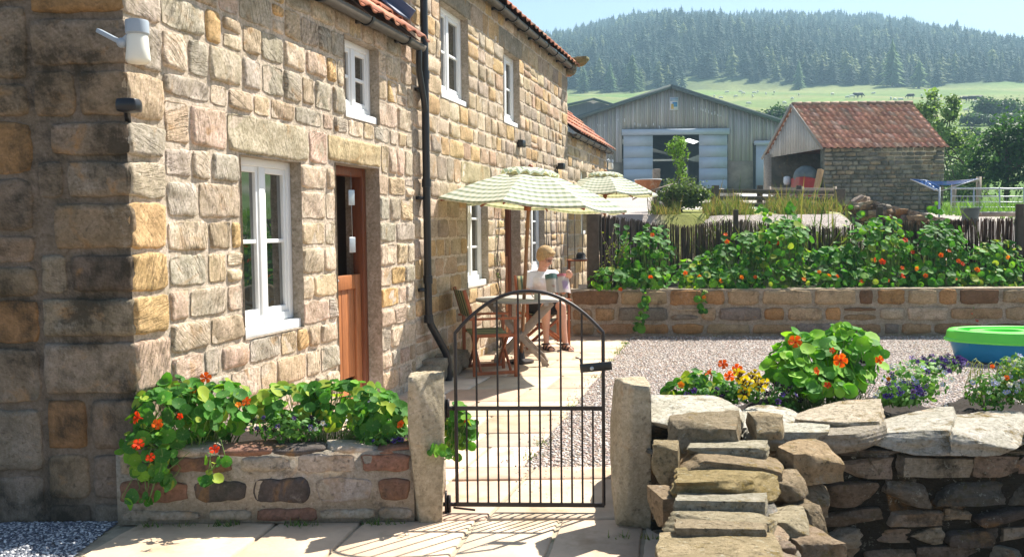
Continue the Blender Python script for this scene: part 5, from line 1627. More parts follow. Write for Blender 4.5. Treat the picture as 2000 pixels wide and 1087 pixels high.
# mug
mg = at(1050, 578, 10.05); mc = np.array([mg[0], mg[1], TH + .001])
mug = empty('mug', mc, 'pale stoneware mug on the table beside the magazine', 'mug')
mb = MB(); mb.lathe([(0, 0), (.036, 0), (.040, .008), (.040, .095), (.036, .095), (.035, .012), (0, .01)], mc, 24, a0=0); mb.build('body', M['mug'], mug, smooth=True, angle=50)
mb = MB(); an = np.linspace(-1.4, 1.4, 9); mb.tube([mc + np.array([-.038 - .026 * math.cos(a), 0, .05 + .03 * math.sin(a)]) for a in an], .006, 7); mb.build('handle', M['mug'], mug, smooth=True)

# ------------------------------------------------------------------ the person
fdir = np.array([math.cos(PA), math.sin(PA), 0]); sdir = np.array([-fdir[1], fdir[0], 0])   # sdir: her left
def Q(f, s, z): return PC + fdir * f + sdir * s + UP * z
def capsule(mb, a, b, ra, rb, n=7, seg=12):
    a = np.asarray(a, float); b = np.asarray(b, float)
    t = np.linspace(0, 1, n); pts = a + (b - a) * t[:, None]
    mb.tube(pts, ra + (rb - ra) * t, seg); mb.ell(a, (ra,) * 3, seg=12, rings=8); mb.ell(b, (rb,) * 3, seg=12, rings=8)
def chain(mb, P, R_, seg=12):
    for i in range(len(P) - 1): capsule(mb, P[i], P[i + 1], R_[i], R_[i + 1], 5, seg)
def remeshed(mb, name, mat, parent, vox, smooth_it=2, root_label=None):
    o = mb.build(name, mat, None)
    r = o.modifiers.new('Remesh', 'REMESH'); r.mode = 'VOXEL'; r.voxel_size = vox; r.use_smooth_shade = True
    s = o.modifiers.new('Smooth', 'SMOOTH'); s.iterations = smooth_it; s.factor = .5
    dg = bpy.context.evaluated_depsgraph_get(); me = bpy.data.meshes.new_from_object(o.evaluated_get(dg))
    o.modifiers.clear(); o.data = me; me.materials.clear(); me.materials.append(mat)
    if parent is not None:
        o.parent = parent; o.location = Vector(WORLD[o.name] - WORLD[parent.name])
    return o

hipR = Q(.0, -.095, .50); hipL = Q(.0, .095, .50)
kneeR = Q(.40, -.085, .545); kneeL = Q(.42, .11, .55)
ankR = Q(.36, -.075, .10); ankL = Q(.45, .15, .10)
pelvis = Q(-.02, 0, .50); waist = Q(-.05, 0, .68); chest = Q(-.04, 0, .87); neckb = Q(-.02, 0, .985); 
head = Q(.055, .03, 1.155)
shR = Q(-.03, -.165, .925); shL = Q(-.03, .165, .925)
elR = Q(.06, -.235, .70); elL = Q(.12, .24, .72)
haL = at(1110, 540, 11.2); haR = at(1076, 574, 11.16)
mag_c = (haL + haR) / 2
mb = MB()
chain(mb, [pelvis, waist, chest, neckb], [.125, .115, .12, .065])
mb.ell(Q(-.04, 0, .84), (.14, .17, .14), R=np.stack([fdir, sdir, UP], 1))
chain(mb, [neckb, Q(.01, .01, 1.07)], [.058, .052])
capsule(mb, shR, shL, .062, .062)
chain(mb, [hipR, (hipR + kneeR) / 2 + UP * .02, kneeR], [.095, .085, .062]); chain(mb, [hipL, (hipL + kneeL) / 2 + UP * .02, kneeL], [.095, .085, .062])
for kn, an_ in ((kneeR, ankR), (kneeL, ankL)):
    m = kn * .68 + an_ * .32 - fdir * .02
    chain(mb, [kn, m, kn * .3 + an_ * .7 - fdir * .01, an_], [.060, .058, .040, .034])
    ft = np.array([fdir[0] + .15, fdir[1], 0]); ft /= np.linalg.norm(ft)
    chain(mb, [an_ - ft * .03 - UP * .055, an_ + ft * .07 - UP * .062, an_ + ft * .16 - UP * .075], [.034, .034, .024])
    chain(mb, [an_, an_ + ft * .02 - UP * .045], [.036, .034])
    sd_ = np.cross(UP, ft)
    for q in range(5): capsule(mb, an_ + ft * .16 + sd_ * (-.028 + .014 * q) - UP * .080, an_ + ft * (.185 - .004 * abs(q - 1)) + sd_ * (-.03 + .015 * q) - UP * .086, .010, .008, 3, 8)
for sh_, el, ha in ((shR, elR, haR), (shL, elL, haL)):
    chain(mb, [sh_, el], [.052, .042]); d = (ha - el) / np.linalg.norm(ha - el)
    wr = ha - d * .05
    chain(mb, [el, el * .6 + wr * .4, wr], [.042, .039, .026])
    # palm and five curled fingers
    side = np.cross(d, UP); side /= np.linalg.norm(side); side = side if sh_ is shL else -side
    pn = np.cross(side, d)
    for q in range(4):
        o_ = side * (-.027 + .018 * q)
        capsule(mb, wr + o_ * .5, wr + d * .075 + o_, .013, .012, 3, 8)
        ln = (.036, .042, .039, .030)[q]
        j0 = wr + d * .08 + o_; j1 = j0 + d * ln * .75 + pn * ln * (.35 + .1 * q); j2 = j1 + pn * ln * .75 + d * ln * .1; j3 = j2 + pn * ln * .4 - d * ln * .35
        chain(mb, [j0, j1, j2, j3], [.0105, .0098, .009, .008], 8)
    t0 = wr + d * .022 - side * .025; t1 = t0 + d * .03 - side * .022 + pn * .012; t2 = t1 + d * .028 + pn * .016; chain(mb, [t0, t1, t2], [.013, .011, .009], 8)
# head: skull, jaw, nose, ears, looking down towards the magazine
hf = np.array([.74, -.62, -.42]); hf /= np.linalg.norm(hf); hs = np.cross(UP, hf); hs /= np.linalg.norm(hs); hu = np.cross(hf, hs)
HR = np.stack([hf, hs, hu], 1)
def HQ(a, b, c): return head + HR @ np.array([a, b, c])
mb.ell(HQ(-.012, 0, .03), (.098, .078, .094), HR, 20, 14); mb.ell(HQ(.022, 0, -.035), (.068, .060, .078), HR, 16, 12)
mb.ell(HQ(.052, 0, -.088), (.028, .030, .022), HR); capsule(mb, HQ(.086, 0, .012), HQ(.106, 0, -.028), .008, .013, 4, 8)
mb.ell(HQ(.074, 0, .028), (.016, .05, .010), HR); mb.ell(HQ(.06, .04, -.028), (.022, .022, .022), HR); mb.ell(HQ(.06, -.04, -.028), (.022, .022, .022), HR)
for sgn in (-1, 1): mb.ell(HQ(-.005, sgn * .078, -.008), (.018, .010, .030), HR)
chain(mb, [HQ(-.03, 0, -.04), Q(.0, .01, 1.03)], [.056, .056])
person = remeshed(mb, 'person', M['skin'], None, .0058, 2)
tag(person, 'person with short blonde hair, white top and black shorts reading a magazine by the table', 'person')
def pb(mb, name, mat, vox=.006, it=3): return remeshed(mb, name, mat, person, vox, it)
# hair: short layered crown
mb = MB(); rs = np.random.RandomState(6)
mb.ell(HQ(-.030, 0, .060), (.112, .104, .100), HR, 20, 14); mb.ell(HQ(-.062, 0, .0), (.074, .092, .088), HR); mb.ell(HQ(.042, .012, .096), (.050, .074, .030), HR); mb.ell(HQ(.0, .082, .03), (.05, .03, .06), HR); mb.ell(HQ(.0, -.082, .03), (.05, .03, .06), HR)
for k in range(240):
    d = rs.normal(size=3); d /= np.linalg.norm(d)
    if d[0] > .40 and d[2] < .70: continue
    if d[2] < -.55: continue
    p = np.array([-.030 + d[0] * .108, d[1] * .100, .045 + d[2] * .102])
    tdir = np.array([.35, rs.uniform(-.3, .3), -.35 - .3 * rs.rand()]); q2 = p + tdir * rs.uniform(.03, .055) + d * rs.uniform(.0, .014)
    capsule(mb, HQ(*p), HQ(*q2), .011, .004, 4, 7)
pb(mb, 'hair', M['hair'], .0035, 0)
# white short sleeved top
mb = MB()
chain(mb, [Q(-.02, 0, .53), waist, chest, Q(-.03, 0, .93)], [.145, .136, .134, .09]); mb.ell(Q(-.035, 0, .84), (.158, .190, .145), R=np.stack([fdir, sdir, UP], 1))
mb.ell(Q(.05, .055, .83), (.075, .075, .07)); mb.ell(Q(.05, -.055, .83), (.075, .075, .07))
capsule(mb, shR, shL, .072, .072)
chain(mb, [shR, shR * .42 + elR * .58], [.070, .066]); chain(mb, [shL, shL * .42 + elL * .58], [.070, .066])
for k in range(5): capsule(mb, Q(.08 - .01 * k, -.12 + .04 * k, .60 + .03 * k), Q(.07, .06 + .01 * k, .57 + .025 * k), .018, .016)
pb(mb, 'top', M['shirt'])
mb = MB()
chain(mb, [Q(-.03, 0, .50), Q(-.02, 0, .58)], [.150, .145])
for h_, k_ in ((hipR, kneeR), (hipL, kneeL)): chain(mb, [h_, h_ * .25 + k_ * .75 + UP * .008], [.112, .092])
pb(mb, 'shorts', M['shorts'])
for an_ in (ankR, ankL):
    mb = MB(); ft = np.array([fdir[0] + .15, fdir[1], 0]); ft /= np.linalg.norm(ft); sd_ = np.cross(UP, ft)
    Rf = np.stack([ft, sd_, UP], 1)
    mb.ell(an_ + ft * .07 - UP * .092, (.145, .050, .012), Rf, 18, 7)
    for (f0, w_, h_) in ((.0, .043, .05), (.07, .045, .042), (.13, .045, .024)):
        arc = [an_ + ft * f0 + sd_ * (w_ * math.cos(a)) + UP * (-.09 + (h_ + .015) * math.sin(a)) for a in np.linspace(0, math.pi, 9)]
        mb.tube(arc, .013, 7)
    mb.tube([an_ - ft * .035 + sd_ * (.04 * math.cos(a)) - ft * (.022 * math.sin(a)) - UP * .03 for a in np.linspace(0, math.pi, 8)], .014, 7)
    mb.tube([an_ + sd_ * .04 * math.cos(a) + ft * .04 * math.sin(a) - UP * .02 for a in np.linspace(0, math.pi, 8)], .011, 7)
    mb.build('sandal', M['leather'], person, smooth=True)
mb = MB()
for s_ in (-1, 1):
    mb.tube([HQ(.090, s_ * (.032 + .022 * math.cos(a)), .002 + .017 * math.sin(a)) for a in np.linspace(0, 2 * math.pi, 15)], .0022, 6)
    mb.tube([HQ(.088, s_ * .054, .006), HQ(.0, s_ * .082, .004)], .002, 6)
mb.tube([HQ(.094, -.010, .004), HQ(.097, 0, .008), HQ(.094, .010, .004)], .002, 6)
mb.build('glasses', M['eyewhite'], person, smooth=True)
for s_ in (-1, 1):
    mb = MB(); mb.ell(HQ(.076, s_ * .031, .003), (.010, .013, .006), HR); mb.build('eye', M['shorts'], person, smooth=True)
mb = MB(); mb.ell(HQ(.084, 0, -.055), (.007, .020, .006), HR); mb.build('mouth', M['lips'], person, smooth=True)
# the magazine: two bent leaves meeting at the fold, held between the hands
up_m = np.array([-.10, .45, 1.0]); up_m /= np.linalg.norm(up_m)
w_m = (haL - haR); w_m[2] = 0; w_m /= np.linalg.norm(w_m); nm_ = np.cross(w_m, up_m)
if nm_[1] > 0: nm_ = -nm_
mc_ = at(1090, 553, 11.14)
mb = MB(); rs = np.random.RandomState(9)
for s_ in (-1, 1):
    for (th, cc) in ((.004, None), (.0, (.66, .62, .58))):
        V = []; Cc = []
        for i in range(9):
            for j in range(10):
                u = i / 8 * .165; v = (j / 9 - .5) * .255
                bow = .035 * math.sin(math.pi * min(i / 8 * .9, 1)) 
                p = mc_ + w_m * (s_ * u * .92) - nm_ * (u * .35) * .6 + nm_ * (bow + th) + up_m * v
                V.append(p)
                if cc is None:
                    c_ = (.40, .35, .31) if s_ < 0 else (.52, .45, .42)
                    if s_ < 0 and j > 6: c_ = (.07, .14, .13)
                    if s_ > 0 and 2 < i < 7 and 1 < j < 6: c_ = (.34, .24, .36)
                    if s_ > 0 and j > 7: c_ = (.40, .12, .15)
                    if s_ < 0 and 2 < i < 5 and 2 < j < 4: c_ = (.3, .18, .15)
                    Cc.append(c_)
                else: Cc.append(cc)
        f = [(i * 10 + j, i * 10 + j + 1, (i + 1) * 10 + j + 1, (i + 1) * 10 + j) for i in range(8) for j in range(9)]
        mb.add(V, f, Cc)
tag(mb.build('magazine', M['paper'], None, smooth=True), 'open magazine with a printed cover held up by the person in white', 'magazine')

# ------------------------------------------------------------------ passage things
sh0 = at(1132, 508, 14.6)
sf = empty('side_table', sh0 * np.array([1, 1, 0]) + UP * .1, 'small brown wooden side table in the passage behind the seated person', 'table')
mb = MB(); 
for k in range(4): mb.box(sh0 + np.array([0, -.12 + .08 * k, 0]), (.42, .07, .025))
mb.build('tabletop', M['teak'], sf, bevel=.002)
for sx in (-.17, .17):
    for sy in (-.1, .1):
        mb = MB(); mb.beam(sh0 + np.array([sx, sy, -.01]), np.array([sh0[0] + sx * 1.1, sh0[1] + sy, .10]), .03, .03); mb.build('leg', M['teak'], sf)
mb = MB(); h0 = sh0 + UP * .013
mb.lathe([(0, .12), (.05, .115), (.075, .08), (.08, .02), (.15, .008), (.155, .0), (0, .0)], h0 + np.array([.02, 0, 0]), 24)
tag(mb.build('hat', M['shorts'], None, smooth=True), 'black hat lying on the small side table in the passage', 'hat')
# tall thin iron railing leaning by the wall in the passage
g0 = at(1066, 500, 13.4); g1 = at(1146, 500, 14.6)
rl = empty('iron_railing', (g0 + g1) / 2 * np.array([1, 1, 0]) + UP * .05, 'tall thin iron railing standing in the passage under the far parasol', 'railing')
pxs = [1068, 1077, 1088, 1096, 1109, 1123, 1138, 1147]
tp = []
for i, px in enumerate(pxs):
    Yr = 13.4 + (px - 1066) / 80 * 1.2; a = at(px, 520, Yr); t = at(px, 408, Yr); mb = MB()
    mb.tube([np.array([a[0], a[1], .05]), np.array([a[0], a[1], t[2]])], .007, 6); mb.build('bar', M['blackiron'], rl); tp.append(np.array([a[0], a[1], t[2]]))
for tt in (tp, [p * np.array([1, 1, 0]) + UP * .3 for p in tp]):
    mb = MB(); mb.tube(tt, .008, 6); mb.build('rail', M['blackiron'], rl)

# ------------------------------------------------------------------ sandpit with lid
Ys = 9.75
def sp(px, py, z): return G(px, py, z)
o2 = [(-.52, .02), (-.47, .22), (-.30, .36), (.05, .42), (.42, .38), (.62, .2), (.66, -.1), (.52, -.32), (.2, -.42), (-.12, -.36), (-.36, -.2)]
cx = np.array([5.50, 9.98, 0]); sps = 1.0
from math import cos, sin
def smoothpoly(pts, it=3):
    p = np.array(pts, float)
    for _ in range(it): p = np.stack([p * .75 + np.roll(p, -1, 0) * .25, p * .25 + np.roll(p, -1, 0) * .75], 1).reshape(-1, 2)
    return p
ol = smoothpoly(o2) * 1.08
def ring(s, z): return np.c_[ol * s, np.full(len(ol), z)] + cx
def loft(mb, rings, closed_end=True):
    m = len(rings[0]); V = np.concatenate(rings)
    f = [(i * m + j, i * m + (j + 1) % m, (i + 1) * m + (j + 1) % m, (i + 1) * m + j) for i in range(len(rings) - 1) for j in range(m)]
    if closed_end: f.append(tuple((len(rings) - 1) * m + j for j in range(m)))
    mb.add(V, f)
sandpit = empty('sandpit', cx, 'blue plastic shell shaped sandpit with a bright green lid on the gravel', 'sandpit')
mb = MB(); loft(mb, [ring(.70, .0), ring(.82, .012), ring(.86, .03), ring(.90, .13), ring(.91, .14), ring(.97, .26), ring(1.0, .27), ring(.97, .28)]); mb.build('base', M['blueplastic'], sandpit, smooth=True, angle=40)
mb = MB(); loft(mb, [ring(.99, .225), ring(1.06, .225), ring(1.065, .245), ring(1.03, .26), ring(1.01, .33), ring(.97, .35), ring(.84, .355), ring(.81, .35), ring(.78, .30), ring(.62, .295), ring(.58, .34), ring(.34, .345), ring(.30, .31), ring(.01, .31)])
mb.build('lid', M['greenplastic'], sandpit, smooth=True, angle=40)
RS = np.random.RandomState(123)
def GT(px, py, Y0=60, Y1=700):
    r = ray(px, py); Yv = np.arange(Y0, Y1, .5)
    P = CAMP + np.outer(Yv / r[1], r); h = H(P[:, 0], P[:, 1])
    i = np.argmax(P[:, 2] <= h); return np.array([P[i, 0], P[i, 1], h[i]])
# ------------------------------------------------------------------ barn
YB = 66.0
def BP(px, py, dy=0.0): p = at(px, py, YB); return np.array([p[0], YB + dy, p[2]])
barn = empty('barn', (12, YB, 4.05), 'large grey timber clad farm barn with blue grey sliding doors standing open', 'barn')
gz = 4.05
ap = BP(1311, 168); el = BP(1086, 240); er = BP(1532, 240)
el[2] = er[2] = (el[2] + er[2]) / 2; ap[0] = (el[0] + er[0]) / 2 if abs(ap[0] - (el[0] + er[0]) / 2) < .3 else ap[0]
def roofz(x): return el[2] + (ap[2] - el[2]) * (1 - abs(x - ap[0]) / (ap[0] - el[0] if x < ap[0] else er[0] - ap[0]))
dL = BP(1217, 300)[0]; dR = BP(1419, 300)[0]; oL = BP(1274, 300)[0]; oR = BP(1364, 300)[0]; dT = BP(1300, 257)[2]; zs = BP(1300, 316)[2]
sL = BP(1471, 300)[0]; sT = BP(1471, 280)[2]
mb = MB(); rs = np.random.RandomState(2); x = el[0] + .05
while x < er[0] - .05:
    w = .15; zt_ = roofz(x + w / 2) - .12; zb_ = zs
    if dL - .1 < x + w / 2 < dR + .1: zb_ = dT
    elif x + w / 2 > sL: zb_ = sT
    c = np.array((.40, .385, .36)) * rs.uniform(.78, 1.2) * np.array([1, 1, rs.uniform(.92, 1.06)])
    if zt_ > zb_: mb.box((x + w / 2, YB + (.016 if int(round(x / w)) % 2 else -.016), (zt_ + zb_) / 2), (w + .012, .03, zt_ - zb_), None, c)
    x += w
mb.build('cladding', M['barnboard'], barn)
for (a, b) in ((el[0], dL), (dR, sL)):
    mb = MB()
    mb.box(((a + b) / 2, YB + .1, (gz + zs) / 2 - .1), (b - a, .2, zs - gz + .2), None, (.34, .27, .19), 0)
    mb.build('block_wall', M['shedlow'] if 'shedlow' in M else M.setdefault('shedlow', pmat('barn_block_wall', (.30, .24, .17), .9, .4, 1.4, .4, 10, .02)), barn)
for (a, b, lab) in ((dL, oL, 0), (oR, dR, 1)):
    mb = MB(); nz_ = 5; zz = np.linspace(gz + .05, dT - .25, nz_ + 1)
    for i in range(nz_): mb.box(((a + b) / 2, YB - .22, (zz[i] + zz[i + 1]) / 2), (b - a, .05, zz[i + 1] - zz[i] - .012))
    mb.box(((a + b) / 2, YB - .18, (gz + dT) / 2 - .1), (b - a - .02, .03, dT - gz - .35))
    mb.build('door', M['barndoor'], barn)
mb = MB(); mb.box(((sL + er[0]) / 2, YB - .22, (gz + sT) / 2), (er[0] - sL - .3, .06, sT - gz - .1)); mb.build('door', M['barndoor'], barn)
mb = MB(); mb.box(((dL + dR) / 2, YB - .30, dT - .06), (dR - dL + .25, .2, .42)); mb.build('door_track', M['barndoor'], barn)
mb = MB(); mb.box(((sL + er[0]) / 2, YB - .30, sT), (er[0] - sL, .2, .3)); mb.build('door_track', M['barndoor'], barn)
# roof with translucent strips let into it
DB = 36.0
sk = MB(); rf = MB()
for sgn in (-1, 1):
    e = el if sgn < 0 else er
    E_ = np.array([e[0] + sgn * .35, YB - .3, e[2] - .10]); A_ = np.array([ap[0], YB - .3, ap[2] + .04])
    nb = 12; us = np.linspace(0, 1, 9)
    for j in range(nb):
        y0, y1 = DB * j / nb, DB * (j + 1) / nb
        for i in range(8):
            p = E_ + (A_ - E_) * us[i]; q = E_ + (A_ - E_) * us[i + 1]
            t = sk if (j % 5 == 2 and i in (2, 5)) else rf
            t.quad(p + np.array([0, y0, 0]), q + np.array([0, y0, 0]), q + np.array([0, y1, 0]), p + np.array([0, y1, 0]))
            if t is rf: t.quad(p + np.array([0, y0, -.08]), p + np.array([0, y1, -.08]), q + np.array([0, y1, -.08]), q + np.array([0, y0, -.08]))
    rf.beam(E_ - UP * .12 - np.array([0, .05, 0]), A_ - UP * .12 - np.array([0, .05, 0]), .12, .30)
r_o = rf.build('roof', M['barnroof'], barn)
T = NT('roof_light'); tr = T.n('ShaderNodeBsdfTranslucent'); tr.inputs[0].default_value = (.9, .92, .9, 1); T.l(tr.outputs[0], T.out.inputs[0]); sk.build('roof_light', T.m, r_o)
mb = MB()
DB = 35.4
for x in (el[0] + .1, er[0] - .1): mb.box((x, YB + DB / 2 + .2, (gz + el[2]) / 2), (.1, DB - .5, el[2] - gz + .05), None)
mb.box(((el[0] + er[0]) / 2, YB + DB, (gz + el[2]) / 2), (er[0] - el[0], .1, el[2] - gz)); 
mb.prism([(el[0], YB + DB, el[2]), (er[0], YB + DB, el[2]), (ap[0], YB + DB, ap[2] - .1)], (0, 0, 0), (0, .1, 0))
mb.build('side_wall', M['barnroof'], barn)
mb = MB(); mb.quad((el[0], YB + .3, gz + .03), (er[0], YB + .3, gz + .03), (er[0], YB + DB, gz + .03), (el[0], YB + DB, gz + .03)); mb.build('floor', M['barnfloor'], barn)
# small sign high on the gable
mb = MB(); c = BP(1316, 203, -.08); w, h = .62, .95
mb.box(c, (w, .03, h), None, (.62, .66, .68)); mb.box(c + np.array([0, -.022, .30]), (w * .9, .012, .22), None, (.30, .40, .50)); mb.box(c + np.array([.06, -.022, -.06]), (w * .55, .012, .34), None, (.10, .30, .50)); mb.box(c + np.array([-.12, -.024, -.20]), (w * .3, .012, .36), None, (.62, .42, .10))
mb.build('sign', M['sign'], barn)
mb = MB()  # pale chips on the boards imitate daylight showing through gaps
for (px, py) in [(1167, 244), (1172, 245), (1180, 245), (1207, 234), (1220, 235), (1240, 242), (1246, 244), (1250, 245), (1262, 246), (1355, 212), (1369, 213), (1373, 215), (1378, 216), (1384, 219), (1390, 222), (1396, 221), (1402, 225), (1408, 226), (1288, 249), (1276, 243), (1514, 258)]:
    c = BP(px, py, -.025); mb.box(c, (.06, .02, rs.uniform(.10, .28)))
mb.build('painted_daylight_fleck', M['whitestuff'], barn).__setitem__('kind', 'stuff')

# second barn roof peeking behind
b2_ = empty('barn', (4.5, 98, 5), 'weathered second barn whose low gable shows left behind the large barn', 'barn')
YC = 104.0
def BC(px, py, dy=0): p = at(px, py, YC); return np.array([p[0], YC + dy, p[2]])
mb = MB(); a, b, c = BC(1085, 214), BC(1158, 196), BC(1235, 218); lo = np.array([0, 0, 6.0])
P_ = [a, b, c, np.array([c[0], YC, 8]), np.array([a[0], YC, 8])]
mb.prism(P_, (0, 0, 0), (0, 12, 0), (.20, .20, .18)); mb.build('wall', M['barnboard'], b2_)
mb = MB(); mb.beam(a + UP * .1 - np.array([.2, .3, 0]), b + UP * .12 - np.array([0, .3, 0]), .3, .25); mb.beam(b + UP * .12 - np.array([0, .3, 0]), c + UP * .1 - np.array([0, .3, 0]), .3, .25); mb.build('roof', M['barnroof'], b2_)

# ------------------------------------------------------------------ stone shed
ER = at(1610, 287, 32.0); ER2 = at(1845, 290, 32.0); EL = at(1500, 303, 35.4)
ze = ER[2]; ub_ = (EL - ER) * np.array([1, 1, 0]); WG = np.linalg.norm(ub_); ub_ /= WG        # gable direction (away)
ul = (ER2 - ER) * np.array([1, 1, 0]); LS = np.linalg.norm(ul); ul /= LS
zb = 1.75; rz = at(1553, 206, 33.7)[2]
shed = empty('stone_shed', ER * np.array([1, 1, 0]) + UP * zb, 'small stone shed with an orange pantile roof and a boarded gable over its open end', 'shed')
O_ = ER * np.array([1, 1, 0])
rs = np.random.RandomState(61); mb = MB(); nl = np.array([ul[1], -ul[0], 0]); 
if nl[1] > 0: nl = -nl
PAL_S = [((.26, .25, .18), 4), ((.22, .22, .17), 3), ((.30, .25, .16), 2), ((.19, .19, .16), 2)]
courses(mb, lambda s, z, t=0.0: O_ + ul * s + nl * t + UP * z, ul, nl, 0, LS, [zb, ze - .03], [], PAL_S, rs, havg=.16, wr=(.18, .45), gap=.03, depth=.03, groove=0, step=.2, rough=.01)
mb.box(O_ + ul * LS / 2 - nl * .22 + UP * (zb + ze) / 2, (LS, .40, ze - zb - .02), np.stack([ul, -nl, UP], 1), (.20, .19, .14))
# far side, back side and the jamb pier
mb.box(O_ + ul * LS / 2 + ub_ * (WG - .2) + UP * (zb + ze) / 2, (LS, .4, ze - zb - .02), np.stack([ul, -nl, UP], 1), (.13, .11, .08))  # both inner walls coloured darker to deepen the shade inside
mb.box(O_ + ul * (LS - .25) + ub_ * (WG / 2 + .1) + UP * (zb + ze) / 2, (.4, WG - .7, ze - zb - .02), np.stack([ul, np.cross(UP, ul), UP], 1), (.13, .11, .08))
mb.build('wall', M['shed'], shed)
mb = MB(); mb.box(O_ + ub_ * (WG - .15) + UP * (zb + ze) / 2 - ul * .02, (.3, .3, ze - zb), np.stack([ub_, ul, UP], 1)); mb.build('door_post', M['greywood'], shed)
apx = O_ + ub_ * WG / 2 + UP * rz
# gable boards
mb = MB(); n = 22
for k in range(n):
    t0_, t1_ = k / n, (k + 1) / n; tm = (t0_ + t1_) / 2
    zt_ = ze + (rz - ze) * (1 - abs(tm - .5) * 2) - .02; zl = ze - .12 + .06 * (1 - tm)
    p = O_ + ub_ * WG * tm - ul * .04
    mb.box(p + UP * (zt_ + zl) / 2, (WG / n - .012, .03, max(zt_ - zl, .05)), np.stack([ub_, ul, UP], 1), np.array((.40, .39, .36)) * rs.uniform(.85, 1.12))
mb.build('gable_boards', M['paleboard'], shed)
mb = MB(); e1 = O_ - ul * .16 + UP * (ze - .08) - ub_ * .12; e2 = O_ - ul * .16 + ub_ * (WG + .15) + UP * (ze - .14); a_ = apx - ul * .16 + UP * .03
mb.beam(e1, a_, .03, .10, col=(.26, .25, .22)); mb.beam(e2, a_, .03, .10, col=(.26, .25, .22)); mb.build('bargeboard', M['paleboard'], shed)
slope = (apx - (O_ + UP * ze)); up1 = slope / np.linalg.norm(slope); Ls = np.linalg.norm(slope)
mb = MB(); rs = np.random.RandomState(7)
n1 = np.cross(ul, up1); n1 = n1 if n1[2] > 0 else -n1
st0 = O_ + UP * (ze + .02) - ul * .12 - up1 * .10
pantiles(mb, st0, st0 + ul * (LS + .2), up1, Ls + .12, None, [((.58, .30, .19), 6), ((.62, .35, .23), 3), ((.52, .26, .17), 2), ((.46, .31, .21), 1), ((.64, .42, .30), 1)], rs, tw=.235, tl=.27, lift=.055)
mb.quad(st0 - n1 * .01, st0 + ul * (LS + .2) - n1 * .01, st0 + ul * (LS + .2) + up1 * (Ls + .1) - n1 * .01, st0 + up1 * (Ls + .1) - n1 * .01, (.15, .08, .06))
e2_ = O_ + ub_ * WG + UP * ze; up2 = apx - e2_; up2 = up2 / np.linalg.norm(up2)
mb.quad(e2_ - ul * .12, e2_ + ul * (LS + .08), apx + ul * (LS + .08), apx - ul * .12, (.38, .18, .12))
ry = MB(); 
for k in range(13):
    a = apx - ul * .12 + ul * (LS + .2) * k / 13; b = apx - ul * .12 + ul * (LS + .2) * (k + 1.04) / 13
    ry.tube([a + UP * .02, b + UP * (.035)], [.10, .105], 10, np.array((.34, .22, .15)) * rs.uniform(.7, 1.2))
rfo = mb.build('roof', M['tile'], shed); ry.build('ridge_tile', M['tile'], rfo).__setitem__('kind', 'stuff')
# what stands inside
mc0 = at(1572, 372, 32.6) * np.array([1, 1, 0]) + UP * 2.1
mach = empty('farm_machine', mc0, 'red farm machine with a grey cover parked in the open shed', 'machine')
mb = MB(); mb.rock(mc0 + UP * .75, (.7, 1.3, .9), None, (1, 1, 1), 9, .3, .02, 2, seed=5); mb.build('body', M['redmetal'], mach, smooth=True, angle=40)
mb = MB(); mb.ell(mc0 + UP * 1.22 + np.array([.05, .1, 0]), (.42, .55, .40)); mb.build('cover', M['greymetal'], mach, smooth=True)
for sx in (-.38, .38):
    for sy in (-.45, .5):
        mb = MB(); mb.tube([mc0 + np.array([sx - .06, sy, .25]), mc0 + np.array([sx + .06, sy, .25])], .25, 18); mb.build('wheel', M['black'], mach)
c = at(1537, 351, 33.4); mb = MB(); mb.lathe([(0, 0), (.10, .02), (.13, .12), (.12, .3), (.05, .33), (0, .33)], c - UP * .2, 14)
tag(mb.build('container', M['whitestuff'], None, smooth=True), 'white container hanging in the dark of the open shed', 'container')
mb = MB(); mb.beam(at(1588, 400, 31.0), at(1603, 331, 31.2), .16, .16); tag(mb.build('timber_post', M['palewood'], None, bevel=.01), 'raw timber post leaning at the corner of the stone shed', 'post')

# ------------------------------------------------------------------ post and rail fence
YF = 27.0
pf = empty('rail_fence', (6, YF, 2.0), 'dark wooden post and rail fence between the grass bank and the farmyard', 'fence')
for (px, pt, w, Y) in ((1310, 352, .14, 27), (1397, 362, .2, 26.8), (1484, 362, .16, 27), (1560, 362, .13, 27.2), (1640, 369, .26, 26)):
    a = at(px, pt, Y); zz = float(H(a[0], a[1])); mb = MB(); mb.box((a[0], a[1], (a[2] + zz) / 2 - .05), (w, w * .8, a[2] - zz + .1)); mb.build('post', M['oldwood'], pf, bevel=.01)
for (ya, yb_) in ((372, 375), (386, 388), (399, 401)):
    mb = MB(); mb.beam(at(1306, ya, 26.9), at(1640, yb_, 26.4), .05, .12); mb.build('rail', M['oldwood'], pf)
a = at(1282, 330, 24); zz = float(H(a[0], a[1])); mb = MB(); mb.box((a[0], a[1], (a[2] + zz) / 2 - .1), (.19, .17, a[2] - zz + .2))
tag(mb.build('fence_post', M['greywood'], None, bevel=.015), 'tall grey wooden post standing at the edge of the concrete track', 'post')
# five bar gate in front of the shed
fg = empty('field_gate', at(1560, 405, 28) * np.array([1, 1, 0]) + UP * 2.1, 'old wooden five bar gate in front of the open shed', 'gate')
for k in range(5):
    mb = MB(); mb.beam(at(1502, 368 + k * 9, 28.2), at(1632, 370 + k * 9.5, 27.6), .04, .08); mb.build('rail', M['greywood'], fg)
for px in (1503, 1567, 1631):
    mb = MB(); mb.beam(at(px, 364, 28.0 - (px - 1500) / 230), at(px, 414, 28.0 - (px - 1500) / 230), .05, .09); mb.build('stile', M['greywood'], fg)
mb = MB(); mb.beam(at(1505, 408, 28.1), at(1565, 370, 27.9), .04, .07); mb.build('brace', M['greywood'], fg)
